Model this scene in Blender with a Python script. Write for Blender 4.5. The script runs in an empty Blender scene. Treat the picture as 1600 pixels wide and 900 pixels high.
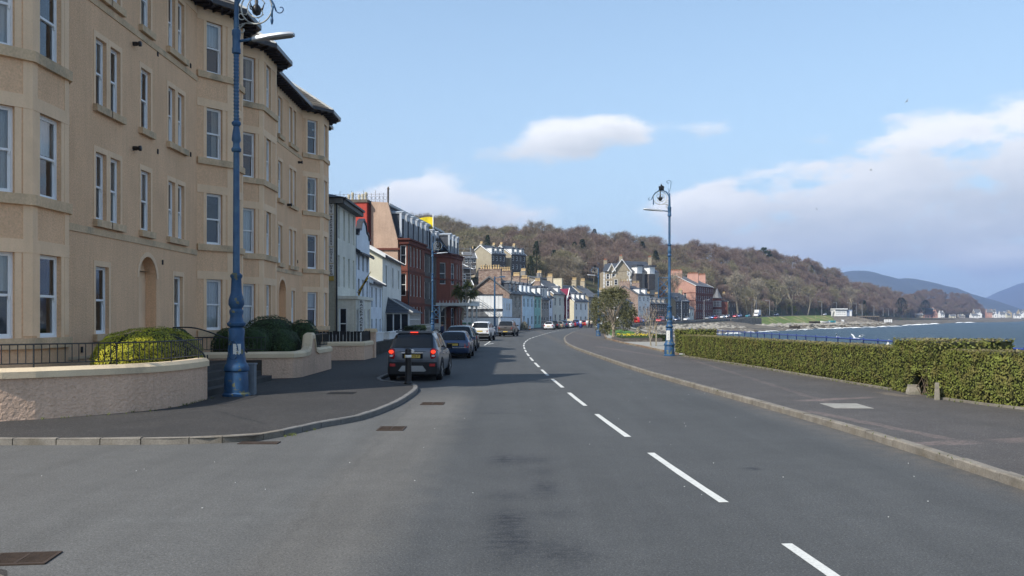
import bpy, bmesh, math, random
from mathutils import Vector, Matrix, noise
R = math.radians
rnd = random.Random(7)
SC = bpy.context.scene
COL = SC.collection
# ---------------------------------------------------------------- camera, light, exposure
H, F, VH = 2.1, 1380.0, 497.0          # eye height, focal length in photo pixels, horizon row
cd = bpy.data.cameras.new('camera'); cam = bpy.data.objects.new('camera', cd); COL.objects.link(cam)
cam.location = (0, 0, H); cam.rotation_euler = (R(90), 0, 0)
cd.sensor_width = 36; cd.lens = 36*F/1600; cd.shift_y = 47/1600
cd.clip_start = .1; cd.clip_end = 30000
SC.camera = cam
SUN_EL, SUN_DIR = R(45), Vector((-.74, -.67, 0)).normalized()
ld = bpy.data.lights.new('sun', 'SUN'); ld.energy = 3.3; ld.angle = R(.53); ld.color = (1, .945, .87)
sun = bpy.data.objects.new('sun', ld); COL.objects.link(sun)
tosun = Vector((SUN_DIR.x*math.cos(SUN_EL), SUN_DIR.y*math.cos(SUN_EL), math.sin(SUN_EL)))
sun.rotation_euler = tosun.to_track_quat('Z', 'Y').to_euler()
SC.view_settings.view_transform = 'Standard'; SC.view_settings.look = 'None'
SC.view_settings.exposure = 0.88; SC.view_settings.gamma = 1
SC.cycles.max_bounces = 6; SC.cycles.transparent_max_bounces = 16
SC.cycles.use_denoising = True

def world():
    w = bpy.data.worlds.new('World'); SC.world = w; w.use_nodes = True
    nt = w.node_tree; N = nt.nodes; L = nt.links; N.clear()
    out = N.new('ShaderNodeOutputWorld'); bg = N.new('ShaderNodeBackground'); L.new(bg.outputs[0], out.inputs[0])
    sky = N.new('ShaderNodeTexSky'); sky.sky_type = 'NISHITA'; sky.sun_disc = False
    sky.sun_elevation = SUN_EL; sky.sun_rotation = math.atan2(SUN_DIR.x, SUN_DIR.y)
    sky.air_density = 1.0; sky.dust_density = .6; sky.ozone_density = 1.4; sky.altitude = 10
    bg.inputs[1].default_value = .13
    tc = N.new('ShaderNodeTexCoord')
    def math_(op, a, b=None, c=None, clamp=False):
        n = N.new('ShaderNodeMath'); n.operation = op; n.use_clamp = clamp
        for i, v in enumerate((a, b, c)):
            if v is None: continue
            if isinstance(v, (int, float)): n.inputs[i].default_value = v
            else: L.new(v, n.inputs[i])
        return n.outputs[0]
    sep = N.new('ShaderNodeSeparateXYZ'); L.new(tc.outputs['Generated'], sep.inputs[0])
    az = math_('ARCTAN2', sep.outputs[0], sep.outputs[1])
    el = math_('ARCSINE', sep.outputs[2])
    # warp the direction a little so that cloud outlines billow
    def fbm(scale, detail, rough, zs=2.2, off=0.0, dist=0.0):
        mp = N.new('ShaderNodeMapping'); mp.inputs['Scale'].default_value = (1, 1, zs); mp.inputs['Location'].default_value = (off, off*.7, off*.3)
        L.new(tc.outputs['Generated'], mp.inputs[0])
        n = N.new('ShaderNodeTexNoise'); n.inputs['Scale'].default_value = scale; n.inputs['Detail'].default_value = detail
        n.inputs['Roughness'].default_value = rough; n.inputs['Distortion'].default_value = dist
        L.new(mp.outputs[0], n.inputs['Vector']); return n.outputs[0]
    n1 = fbm(8, 9, .55, 2.6, 1.3, .15); n2 = fbm(22, 7, .58, 2.2, 5.1, .15); n3 = fbm(3.1, 5, .5, 3.0, 8.4)
    nn = math_('ADD', math_('MULTIPLY', math_('SUBTRACT', n1, .5), 1.9), math_('MULTIPLY', math_('SUBTRACT', n2, .5), 1.1))
    # each cloud: (u, v, half width px, height above base px, softness below px, density)
    def A(u, v): x = (u-800)/F; z = (VH-v)/F; return math.atan2(x, 1), math.atan(z/math.hypot(x, 1))
    total = None; litsum = None
    blobs = [(915, 210, 85, 28, 34, .78), (800, 236, 130, 24, 40, .38), (975, 198, 40, 18, 24, .3), (640, 312, 100, 42, 55, .78), (740, 335, 120, 30, 60, .6),
             (700, 325, 40, 12, 30, .5), (1110, 200, 46, 16, 18, .38), (1275, 212, 36, 12, 14, .34), (1390, 182, 36, 9, 12, .30),
             (1150, 335, 100, 42, 50, 1.0), (1270, 312, 130, 38, 62, 1.25), (1440, 246, 62, 34, 50, 1.1), (1560, 252, 150, 44, 60, .95), (1380, 298, 130, 38, 62, 1.0),
             (1760, 250, 200, 70, 90, 1.1), (1570, 412, 70, 18, 26, .8), (1230, 380, 260, 30, 40, .32), (1480, 335, 220, 36, 50, .36),
             (-300, 250, 260, 60, 70, .9), (-700, 330, 200, 50, 60, .9), (2400, 300, 300, 60, 70, .9)]
    for (u, v, hw, up, dn, d) in blobs:
        if u < -200 or u > 1700: a0 = (u-800)/F*.9; e0 = (VH-v)/F*.9
        else: a0, e0 = A(u, v)
        dx = math_('DIVIDE', math_('SUBTRACT', az, a0), hw/F*1.15)
        de = math_('SUBTRACT', el, e0)
        dzu = math_('DIVIDE', math_('MAXIMUM', de, 0), up/F*1.15); dzd = math_('DIVIDE', math_('MINIMUM', de, 0), dn/F*1.15)
        rr = math_('ADD', math_('MULTIPLY', dx, dx), math_('ADD', math_('MULTIPLY', dzu, dzu), math_('MULTIPLY', dzd, dzd)))
        g = math_('MULTIPLY', math_('EXPONENT', math_('MULTIPLY', rr, -1.0)), d)
        total = g if total is None else math_('ADD', total, g)
        # lit from above-left-behind: the upper part of every blob is the brighter
        lg = math_('MULTIPLY', g, math_('MULTIPLY_ADD', math_('DIVIDE', de, (up+dn)/F), 1.5, .55, clamp=True))
        litsum = lg if litsum is None else math_('ADD', litsum, lg)
    # unseen cumulus behind and beside the camera, cover thickened to brighten the shade
    behind = math_('MULTIPLY', math_('SUBTRACT', math_('ABSOLUTE', az), .75), 3.0, clamp=True)
    gen = math_('MULTIPLY', math_('MULTIPLY', math_('SUBTRACT', n3, .43, clamp=True), 9.0), behind)
    low = math_('SUBTRACT', 1.0, math_('MULTIPLY', math_('ABSOLUTE', math_('SUBTRACT', el, .25)), 3.0), clamp=True)
    gen = math_('MULTIPLY', gen, low)
    tot1 = math_('MINIMUM', total, .88)
    cov = math_('ADD', math_('ADD', tot1, gen), math_('MULTIPLY', nn, math_('ADD', math_('MULTIPLY', total, .8, None, True), .35)))
    mr = N.new('ShaderNodeMapRange'); mr.interpolation_type = 'SMOOTHSTEP'; L.new(cov, mr.inputs[0])
    mr.inputs[1].default_value = .36; mr.inputs[2].default_value = .80; mr.inputs[3].default_value = 0; mr.inputs[4].default_value = .93
    mask = mr.outputs[0]
    lit = math_('DIVIDE', litsum, math_('MAXIMUM', total, .05))
    # fake relief from the noise field itself
    lit = math_('ADD', lit, math_('MULTIPLY', math_('SUBTRACT', n1, .5), 1.6))
    lit = math_('ADD', lit, math_('MULTIPLY', math_('SUBTRACT', cov, .95), -.42), clamp=True)
    cr = N.new('ShaderNodeMix'); cr.data_type = 'RGBA'; cr.inputs[6].default_value = (2.85, 3.0, 3.1, 1); cr.inputs[7].default_value = (5.3, 5.25, 5.15, 1)
    L.new(lit, cr.inputs[0])
    # thin veil towards the horizon
    hz = math_('MULTIPLY', math_('EXPONENT', math_('MULTIPLY', math_('MAXIMUM', el, 0), -3.6)), .9)
    veil = N.new('ShaderNodeMix'); veil.data_type = 'RGBA'; L.new(hz, veil.inputs[0]); tn = N.new('ShaderNodeVectorMath'); tn.operation = 'MULTIPLY'; tn.inputs[1].default_value = (.95, .99, .915); L.new(sky.outputs[0], tn.inputs[0]); L.new(tn.outputs[0], veil.inputs[6]); veil.inputs[7].default_value = (2.35, 2.95, 3.7, 1)
    mx = N.new('ShaderNodeMix'); mx.data_type = 'RGBA'; L.new(mask, mx.inputs[0]); L.new(veil.outputs[2], mx.inputs[6]); L.new(cr.outputs[2], mx.inputs[7])
    L.new(mx.outputs[2], bg.inputs[0])
    w.cycles.sampling_method = 'MANUAL'; w.cycles.sample_map_resolution = 512
world()

# ---------------------------------------------------------------- photo pixel -> place
def gp(u, v, z=0.0):
    Y = (H-z)*F/(v-VH); return ((u-800)/F*Y, Y)
def xx(u, Y): return (u-800)/F*Y
def zz(v, Y): return H-(v-VH)*Y/F
def yy(u, X): return X*F/(u-800)

# ---------------------------------------------------------------- materials
MATS = {}
def mat(name, col, rough=.8, var=.12, scale=2.0, bump=0.0, bscale=30.0, spec=.3, col2=None, metal=0.0, fine=.06, fscale=60.0, coords='Object',
        stretch=(1, 1, 1), emis=None, coat=0.0, c2lo=.45, c2hi=.62, c2scale=None, streak=0.0):
    if name in MATS: return MATS[name]
    m = bpy.data.materials.new(name); m.use_nodes = True; nt = m.node_tree; N = nt.nodes; L = nt.links
    b = N['Principled BSDF']; b.inputs['Roughness'].default_value = rough; b.inputs['Metallic'].default_value = metal
    b.inputs['Specular IOR Level'].default_value = spec; b.inputs['Coat Weight'].default_value = coat; b.inputs['Coat Roughness'].default_value = .08
    if coords == 'Object': tcn = N.new('ShaderNodeTexCoord'); src = tcn.outputs['Object']
    else: tcn = N.new('ShaderNodeNewGeometry'); src = tcn.outputs['Position']
    mp = N.new('ShaderNodeMapping'); mp.inputs['Scale'].default_value = stretch; L.new(src, mp.inputs[0]); src = mp.outputs[0]
    def noise_(s, d=4, r=.6):
        n = N.new('ShaderNodeTexNoise'); n.inputs['Scale'].default_value = s; n.inputs['Detail'].default_value = d; n.inputs['Roughness'].default_value = r
        L.new(src, n.inputs['Vector']); return n.outputs[0]
    def ramp(fac, lo, hi, a, b_):
        r = N.new('ShaderNodeMapRange'); L.new(fac, r.inputs[0]); r.inputs[1].default_value = lo; r.inputs[2].default_value = hi
        r.inputs[3].default_value = a; r.inputs[4].default_value = b_; return r.outputs[0]
    def scalec(colsock, fac):
        v = N.new('ShaderNodeVectorMath'); v.operation = 'SCALE'; L.new(colsock, v.inputs[0]); L.new(fac, v.inputs['Scale']); return v.outputs[0]
    rgb = N.new('ShaderNodeRGB'); rgb.outputs[0].default_value = (*col, 1); c = rgb.outputs[0]
    if col2 is not None:
        mx = N.new('ShaderNodeMix'); mx.data_type = 'RGBA'; L.new(ramp(noise_(c2scale or scale*.6, 5), c2lo, c2hi, 0, 1), mx.inputs[0]); L.new(c, mx.inputs[6])
        mx.inputs[7].default_value = (*col2, 1); c = mx.outputs[2]
    if var: c = scalec(c, ramp(noise_(scale), .3, .7, 1-var, 1+var))
    if fine: c = scalec(c, ramp(noise_(fscale, 3), .3, .7, 1-fine, 1+fine))
    if streak:
        mp2 = N.new('ShaderNodeMapping'); mp2.inputs['Scale'].default_value = (4, 4, .35); L.new(tcn.outputs[0] if coords != 'Object' else tcn.outputs['Object'], mp2.inputs[0])
        n = N.new('ShaderNodeTexNoise'); n.inputs['Scale'].default_value = 1.6; n.inputs['Detail'].default_value = 5; L.new(mp2.outputs[0], n.inputs['Vector'])
        c = scalec(c, ramp(n.outputs[0], .45, .75, 1.0, 1-streak))
    L.new(c, b.inputs['Base Color'])
    if bump:
        bp = N.new('ShaderNodeBump'); bp.inputs['Strength'].default_value = min(1, bump); bp.inputs['Distance'].default_value = .02*max(1, bump)
        L.new(noise_(bscale, 4), bp.inputs['Height']); L.new(bp.outputs[0], b.inputs['Normal'])
    if emis: b.inputs['Emission Color'].default_value = (*emis[0], 1); b.inputs['Emission Strength'].default_value = emis[1]
    MATS[name] = m; return m

# ---------------------------------------------------------------- mesh building
class MB:
    def __init__(s): s.v = []; s.f = []; s.m = []
    def q(s, *pts, mi=0):
        n = len(s.v); s.v.extend([tuple(p) for p in pts]); s.f.append(tuple(range(n, n+len(pts)))); s.m.append(mi)
    def box(s, x0, x1, y0, y1, z0, z1, mi=0):
        n = len(s.v); s.v += [(x, y, z) for z in (z0, z1) for x, y in ((x0, y0), (x1, y0), (x1, y1), (x0, y1))]
        for f in ((0, 3, 2, 1), (4, 5, 6, 7), (0, 1, 5, 4), (1, 2, 6, 5), (2, 3, 7, 6), (3, 0, 4, 7)):
            s.f.append(tuple(n+i for i in f)); s.m.append(mi)
    def obox(s, c, ax, ay, az, mi=0):           # oriented box: centre, three half vectors
        c = Vector(c); ax = Vector(ax); ay = Vector(ay); az = Vector(az); n = len(s.v)
        s.v += [tuple(c+sx*ax+sy*ay+sz*az) for sz in (-1, 1) for sx, sy in ((-1, -1), (1, -1), (1, 1), (-1, 1))]
        for f in ((0, 3, 2, 1), (4, 5, 6, 7), (0, 1, 5, 4), (1, 2, 6, 5), (2, 3, 7, 6), (3, 0, 4, 7)):
            s.f.append(tuple(n+i for i in f)); s.m.append(mi)
    def prism(s, poly, z0, z1, mi=0, top=True, bot=True, mtop=None):   # poly counter-clockwise
        n = len(s.v); k = len(poly)
        s.v += [(p[0], p[1], z0) for p in poly]+[(p[0], p[1], z1) for p in poly]
        for i in range(k): j = (i+1) % k; s.f.append((n+i, n+j, n+k+j, n+k+i)); s.m.append(mi)
        if top: s.f.append(tuple(n+k+i for i in range(k))); s.m.append(mi if mtop is None else mtop)
        if bot: s.f.append(tuple(n+k-1-i for i in range(k))); s.m.append(mi)
    def ring(s, rings, mi=0, closed=True, cap=True):
        n = len(s.v); k = len(rings[0])
        for r in rings: s.v += [tuple(p) for p in r]
        for a in range(len(rings)-1):
            for i in range(k if closed else k-1):
                j = (i+1) % k; s.f.append((n+a*k+i, n+a*k+j, n+(a+1)*k+j, n+(a+1)*k+i)); s.m.append(mi)
        if cap and closed:
            s.f.append(tuple(n+k-1-i for i in range(k))); s.m.append(mi)
            b = n+(len(rings)-1)*k; s.f.append(tuple(b+i for i in range(k))); s.m.append(mi)
    def lathe(s, prof, c=(0, 0), seg=16, mi=0):   # prof: (r, z)
        s.ring([[(c[0]+max(r, .001)*math.cos(2*math.pi*i/seg), c[1]+max(r, .001)*math.sin(2*math.pi*i/seg), z) for i in range(seg)] for r, z in prof], mi)
    def tube(s, pts, r, seg=6, mi=0):
        pts = [Vector(p) for p in pts]; rs = r if isinstance(r, (list, tuple)) else [r]*len(pts); rings = []; up = None
        for i, p in enumerate(pts):
            d = (pts[min(i+1, len(pts)-1)]-pts[max(i-1, 0)]); d = d.normalized() if d.length > 1e-9 else Vector((0, 0, 1))
            if up is None: up = d.orthogonal().normalized()
            a = (up-up.dot(d)*d); a = a.normalized() if a.length > 1e-6 else d.orthogonal().normalized(); up = a; b = d.cross(a)
            rings.append([p+rs[i]*(a*math.cos(2*math.pi*k/seg)+b*math.sin(2*math.pi*k/seg)) for k in range(seg)])
        s.ring(rings, mi)
    def data(s, name, mats, smooth=False):
        me = bpy.data.meshes.new(name); me.from_pydata(s.v, [], s.f)
        for m in (mats if isinstance(mats, (list, tuple)) else [mats]): me.materials.append(m)
        if any(s.m): me.polygons.foreach_set('material_index', s.m)
        if smooth: me.polygons.foreach_set('use_smooth', [True]*len(s.f))
        me.update()
        if smooth == 'auto':
            try: me.set_sharp_from_angle(angle=R(38))
            except Exception: pass
        return me
    def build(s, name, mats, parent=None, smooth=False, loc=None, rz=None, **tags):
        return link(name, s.data(name, mats, smooth), parent, loc, rz, **tags)
def link(name, data, parent=None, loc=None, rz=None, **tags):
    o = bpy.data.objects.new(name, data); COL.objects.link(o)
    if parent is not None: o.parent = parent
    if loc is not None: o.location = loc
    if rz is not None: o.rotation_euler = (0, 0, rz)
    for k, v in tags.items():
        if v is not None: o[k] = v
    return o
def thing(name, label, cat, loc=(0, 0, 0), rz=0, group=None):
    return link(name, None, None, loc, rz, label=label, category=cat, group=group)
def copy_tree(o, parent=None):
    c = o.copy(); COL.objects.link(c)
    if parent is not None: c.parent = parent
    for ch in o.children: copy_tree(ch, c)
    return c

# polyline helpers (plan)
def offset(poly, d):      # + = to the right of travel
    out = []
    n = len(poly)
    for i in range(n):
        p = Vector(poly[i][:2]); a = Vector(poly[max(i-1, 0)][:2]); b = Vector(poly[min(i+1, n-1)][:2])
        d1 = (p-a).normalized() if i > 0 else (b-p).normalized(); d2 = (b-p).normalized() if i < n-1 else d1
        n1 = Vector((d1.y, -d1.x)); n2 = Vector((d2.y, -d2.x)); m = n1+n2
        m = m/max(.3, m.dot(n1)) if m.length > 1e-6 else n1
        out.append((p.x+m.x*d, p.y+m.y*d))
    return out
def band(mb, poly, o0, o1, z0, z1, mi=0):      # solid strip between two offsets; z0/z1 numbers or lists
    a = offset(poly, o0); b = offset(poly, o1); n = len(poly)
    Z0 = z0 if isinstance(z0, (list, tuple)) else [z0]*n; Z1 = z1 if isinstance(z1, (list, tuple)) else [z1]*n
    mb.ring([[(a[i][0], a[i][1], Z0[i]), (b[i][0], b[i][1], Z0[i]), (b[i][0], b[i][1], Z1[i]), (a[i][0], a[i][1], Z1[i])] for i in range(n)], mi)
def resample(poly, step):
    P = [Vector(p) for p in poly]; out = [tuple(P[0])]; 
    for a, b in zip(P, P[1:]):
        k = max(1, round((b-a).length/step))
        for i in range(1, k+1): out.append(tuple(a.lerp(b, i/k)))
    return out
def smooth_path(pts, step=2.0):      # Catmull-Rom
    P = [Vector(p) for p in pts]; out = []
    for i in range(len(P)-1):
        p0, p1, p2, p3 = P[max(i-1, 0)], P[i], P[i+1], P[min(i+2, len(P)-1)]
        k = max(1, int((p2-p1).length/step))
        for j in range(k):
            t = j/k; out.append(tuple(.5*((2*p1)+(p2-p0)*t+(2*p0-5*p1+4*p2-p3)*t*t+(3*p1-p0-3*p2+p3)*t**3)))
    out.append(tuple(P[-1])); return out
# ================================================================ GROUND, ROAD, SEA
def ground_material(name, base, kind):
    m = bpy.data.materials.new(name); m.use_nodes = True; nt = m.node_tree; N = nt.nodes; L = nt.links; b = N['Principled BSDF']
    g = N.new('ShaderNodeNewGeometry'); pos = g.outputs['Position']
    def nz(s, d=4, r=.6, st=(1, 1, 1), off=(0, 0, 0)):
        mp = N.new('ShaderNodeMapping'); mp.inputs['Scale'].default_value = st; mp.inputs['Location'].default_value = off; L.new(pos, mp.inputs[0])
        n = N.new('ShaderNodeTexNoise'); n.inputs['Scale'].default_value = s; n.inputs['Detail'].default_value = d; n.inputs['Roughness'].default_value = r
        L.new(mp.outputs[0], n.inputs['Vector']); return n.outputs[0]
    def rmp(f, lo, hi, a, c): 
        r = N.new('ShaderNodeMapRange'); L.new(f, r.inputs[0]); r.inputs[1].default_value = lo; r.inputs[2].default_value = hi; r.inputs[3].default_value = a; r.inputs[4].default_value = c; return r.outputs[0]
    def M(op, a, c, clamp=False):
        n = N.new('ShaderNodeMath'); n.operation = op; n.use_clamp = clamp
        for i, v in enumerate((a, c)):
            if isinstance(v, (int, float)): n.inputs[i].default_value = v
            else: L.new(v, n.inputs[i])
        return n.outputs[0]
    fac = M('MULTIPLY', rmp(nz(.35, 5), .3, .7, .9, 1.1), rmp(nz(2.6, 4), .3, .7, .94, 1.06))
    fac = M('MULTIPLY', fac, rmp(nz(42, 3, .75), .28, .72, .55, 1.45))
    if kind == 'road': fac = M('MULTIPLY', fac, rmp(nz(1.5, 3, .6, (1, .05, 1)), .3, .7, .9, 1.1))
    fac = M('MULTIPLY', fac, rmp(nz(14, 4, .75), .3, .7, .88, 1.12)); fac = M('MULTIPLY', fac, rmp(nz(110, 2, .6), .3, .7, .75, 1.25))
    sep = N.new('ShaderNodeSeparateXYZ'); L.new(pos, sep.inputs[0]); X, Y = sep.outputs[0], sep.outputs[1]; grit = rmp(nz(55, 2, .5), .60, .68, 0, 1)
    col = N.new('ShaderNodeRGB'); col.outputs[0].default_value = (*base, 1); c = col.outputs[0]
    def mixc(c, f, colr):
        mx = N.new('ShaderNodeMix'); mx.data_type = 'RGBA'; L.new(f, mx.inputs[0]); L.new(c, mx.inputs[6]); mx.inputs[7].default_value = (*colr, 1); return mx.outputs[2]
    def spot(x, y, sx, sy, nscale=3.5):
        dx = M('DIVIDE', M('SUBTRACT', X, x), sx); dy = M('DIVIDE', M('SUBTRACT', Y, y), sy)
        r2 = M('ADD', M('MULTIPLY', dx, dx), M('MULTIPLY', dy, dy))
        e = M('EXPONENT', M('MULTIPLY', r2, -1.0), 0)
        e2 = N.new('ShaderNodeMath'); e2.operation = 'EXPONENT'; L.new(M('MULTIPLY', r2, -1.0), e2.inputs[0])
        return M('MULTIPLY', e2.outputs[0], rmp(nz(nscale*1.6, 5, .7, (1, 1.8, 1), (x, y, 0)), .36, .6, .15, 1), True)
    if kind == 'road':
        # tyre-polished wheel tracks, oil drips, the pale worn patches of the side road mouth
        tr = None
        for (x, y, sx, sy, k) in ((-.02, 8.4, .22, .75, .5), (-.05, 9.3, .2, .4, .4), (-.1, 13.1, .26, .45, .45), (.35, 13.1, .25, .4, .3), (.42, 10.9, .2, .55, .4), (.46, 7.9, .3, .5, .35), (.4, 12.1, .2, .3, .25), (-.06, 10.4, .25, .3, .25), (3.35, 12.3, .12, .12, .5), (.5, 9.5, .25, .3, .2), (-.4, 19.5, .5, .2, .2)):
            s_ = M('MULTIPLY', spot(x, y, sx, sy), k*2.0, True); tr = s_ if tr is None else M('ADD', tr, s_, True)
        c = mixc(c, tr, (.014, .016, .021))
        pl = None
        for (x, y, sx, sy, k) in ((-7.3, 11.5, .75, .22, .5), (-7.0, 12.1, .8, .18, .4), (-3.4, 9.2, .9, .14, .45), (-9, 13.2, .9, .15, .5), (-2.3, 9.7, .6, .12, .25), (-5.3, 9.5, 1.3, .5, .15)):
            s_ = M('MULTIPLY', spot(x, y, sx, sy, 2.0), k); pl = s_ if pl is None else M('ADD', pl, s_, True)
        c = mixc(c, pl, (.17, .18, .18))
        # older, greyer surfacing left of the joint that runs from the drain to the near left
        jx = M('ADD', M('MULTIPLY', Y, -.02), -2.0); w = M('MULTIPLY', M('SUBTRACT', nz(1.2, 3), .5), .5)
        side = M('MULTIPLY', M('SUBTRACT', M('ADD', jx, w), X), 2.5, True)
        near = M('MULTIPLY', M('SUBTRACT', 26.0, Y), .3, True)
        c = mixc(c, M('MULTIPLY', M('MULTIPLY', side, near), .75), (.112, .110, .102))
        b2 = M('MULTIPLY', M('SUBTRACT', M('ADD', rmp(Y, 5, 30, -.9, -.75), w), X), 1.6, True)
        c = mixc(c, M('MULTIPLY', M('MULTIPLY', b2, M('SUBTRACT', 1.0, side)), M('MULTIPLY', near, .8)), (.118, .112, .100))
        ln = N.new('ShaderNodeMath'); ln.operation = 'ABSOLUTE'; L.new(M('SUBTRACT', M('ADD', jx, w), X), ln.inputs[0])
        c = mixc(c, M('MULTIPLY', M('MULTIPLY', M('SUBTRACT', 1.0, M('MULTIPLY', ln.outputs[0], 14.0), True), near), .18), (.03, .03, .03))
        # sandy margins against the right-hand kerb and sparse pale grit
        d = M('SUBTRACT', X, rmp(Y, 8, 60, 6.28, 4.25)); 
        e2 = N.new('ShaderNodeMath'); e2.operation = 'ABSOLUTE'; L.new(d, e2.inputs[0])
        c = mixc(c, M('MULTIPLY', M('MULTIPLY', M('SUBTRACT', 1.0, M('MULTIPLY', e2.outputs[0], 1.6), True), rmp(nz(3, 4), .35, .65, .15, 1)), .45), (.16, .13, .10))
        dd = M('SUBTRACT', X, -2.9)
        e3 = N.new('ShaderNodeMath'); e3.operation = 'ABSOLUTE'; L.new(dd, e3.inputs[0])
    if kind == 'paveL' or kind == 'paveR':
        c = mixc(c, M('MULTIPLY', rmp(nz(.8, 5), .5, .66, 0, 1), .35), tuple(v*1.5 for v in base))
        c = mixc(c, M('MULTIPLY', rmp(nz(38, 2, .5), .68, .74, 0, 1), .55), (.42, .41, .39))
    if kind in ('paveR', 'paveL'):
        # pinkish trench reinstatements
        def strip(x0, y0, x1, y1, w_, k, colr):
            nonlocal c
            dx, dy = x1-x0, y1-y0; Ln = math.hypot(dx, dy); ux, uy = dx/Ln, dy/Ln
            wob = M('MULTIPLY', M('SUBTRACT', nz(1.3, 3), .5), .35)
            a = M('ADD', M('MULTIPLY', M('SUBTRACT', X, x0), -uy), M('MULTIPLY', M('SUBTRACT', Y, y0), ux)); a = M('ADD', a, wob)
            t = M('ADD', M('MULTIPLY', M('SUBTRACT', X, x0), ux), M('MULTIPLY', M('SUBTRACT', Y, y0), uy))
            ab = N.new('ShaderNodeMath'); ab.operation = 'ABSOLUTE'; L.new(a, ab.inputs[0])
            f = M('MULTIPLY', M('SUBTRACT', 1.0, M('DIVIDE', ab.outputs[0], w_), True), 3.0, True)
            f = M('MULTIPLY', f, M('MULTIPLY', M('MULTIPLY', t, 2.0, True), M('MULTIPLY', M('SUBTRACT', Ln, t), 2.0, True)))
            f = M('MULTIPLY', f, rmp(nz(9, 4), .38, .62, .3, 1)); c = mixc(c, M('MULTIPLY', f, k), colr)
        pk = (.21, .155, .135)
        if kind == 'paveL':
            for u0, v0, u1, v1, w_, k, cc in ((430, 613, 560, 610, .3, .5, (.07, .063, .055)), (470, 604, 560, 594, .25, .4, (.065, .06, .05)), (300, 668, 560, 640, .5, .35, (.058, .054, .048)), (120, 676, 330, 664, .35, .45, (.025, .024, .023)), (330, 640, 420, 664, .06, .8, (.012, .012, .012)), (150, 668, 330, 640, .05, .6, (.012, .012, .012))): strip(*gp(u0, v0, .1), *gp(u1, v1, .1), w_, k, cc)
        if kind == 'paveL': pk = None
    if kind == 'paveR':
        strip(*gp(1240, 627, .12), *gp(1372, 620, .12), .22, .7, pk)
        strip(*gp(1255, 640, .12), *gp(1500, 690, .12), .16, .5, pk)
        strip(*gp(1385, 695, .12), *gp(1540, 690, .12), .25, .55, pk)
        strip(*gp(1545, 690, .12), *gp(1680, 684, .12), .3, .6, pk)
        strip(*gp(1370, 612, .12), *gp(1425, 621, .12), .25, .5, (.25, .2, .14))
        strip(*gp(1080, 562, .12), *gp(1330, 640, .12), .12, .3, pk)
        strip(7.9, 44, 5.9, 62, .25, .35, pk)
        strip(9.3, 10, 6.9, 44, .3, .2, (.05, .05, .045))
        # sand and moss along the hedge foot
        e = N.new('ShaderNodeMath'); e.operation = 'ABSOLUTE'; L.new(M('SUBTRACT', X, rmp(Y, 19, 47, 11.1, 8.7)), e.inputs[0])
        c = mixc(c, M('MULTIPLY', M('MULTIPLY', M('SUBTRACT', 1.0, M('MULTIPLY', e.outputs[0], 2.2), True), rmp(nz(4, 4), .35, .65, .1, 1)), .6), (.15, .13, .085))
    c = mixc(c, M('MULTIPLY', grit, .4), (.20, .195, .185)); c = mixc(c, M('MULTIPLY', rmp(nz(48, 2, .5, off=(3, 9, 1)), .60, .68, 0, 1), .5), (.02, .02, .02))
    v = N.new('ShaderNodeVectorMath'); v.operation = 'SCALE'; L.new(c, v.inputs[0]); L.new(fac, v.inputs['Scale']); L.new(v.outputs[0], b.inputs['Base Color'])
    b.inputs['Roughness'].default_value = .82; b.inputs['Specular IOR Level'].default_value = .35
    bp = N.new('ShaderNodeBump'); bp.inputs['Strength'].default_value = .5; bp.inputs['Distance'].default_value = .012; L.new(nz(75, 3, .7), bp.inputs['Height']); L.new(bp.outputs[0], b.inputs['Normal'])
    return m
M_road = ground_material('road_asphalt', (.064, .066, .065), 'road')
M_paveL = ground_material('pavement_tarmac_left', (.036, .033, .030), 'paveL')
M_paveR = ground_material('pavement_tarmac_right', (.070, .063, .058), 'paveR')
M_kerb = mat('kerb_stone', (.20, .18, .15), .85, .25, 3, .4, 40, col2=(.16, .14, .11), coords='Position', fine=.2, fscale=45)
M_kerbdark = mat('kerb_granite', (.16, .155, .145), .85, .2, 3, .4, 40, coords='Position', fine=.2)
M_white = mat('road_marking_paint', (.56, .56, .52), .75, .06, 6, .2, 80, coords='Position', fine=.12, fscale=40, col2=(.45, .45, .43), c2lo=.52, c2hi=.7, c2scale=18)
M_grass = mat('grass', (.075, .12, .03), .95, .3, .5, .6, 30, coords='Position', col2=(.16, .15, .06), fine=.3, fscale=14)
M_lawn = mat('lawn', (.07, .16, .03), .95, .15, .5, .6, 60, coords='Position', fine=.3, fscale=30)
M_land = mat('hill_soil', (.075, .06, .038), .95, .3, .05, .3, 2, coords='Position', col2=(.05, .07, .028), fine=.35, fscale=.6)
M_shore = mat('shore_rubble', (.15, .13, .10), .95, .35, .35, .8, 4, coords='Position', col2=(.055, .05, .04), fine=.35, fscale=2.5)

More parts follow.
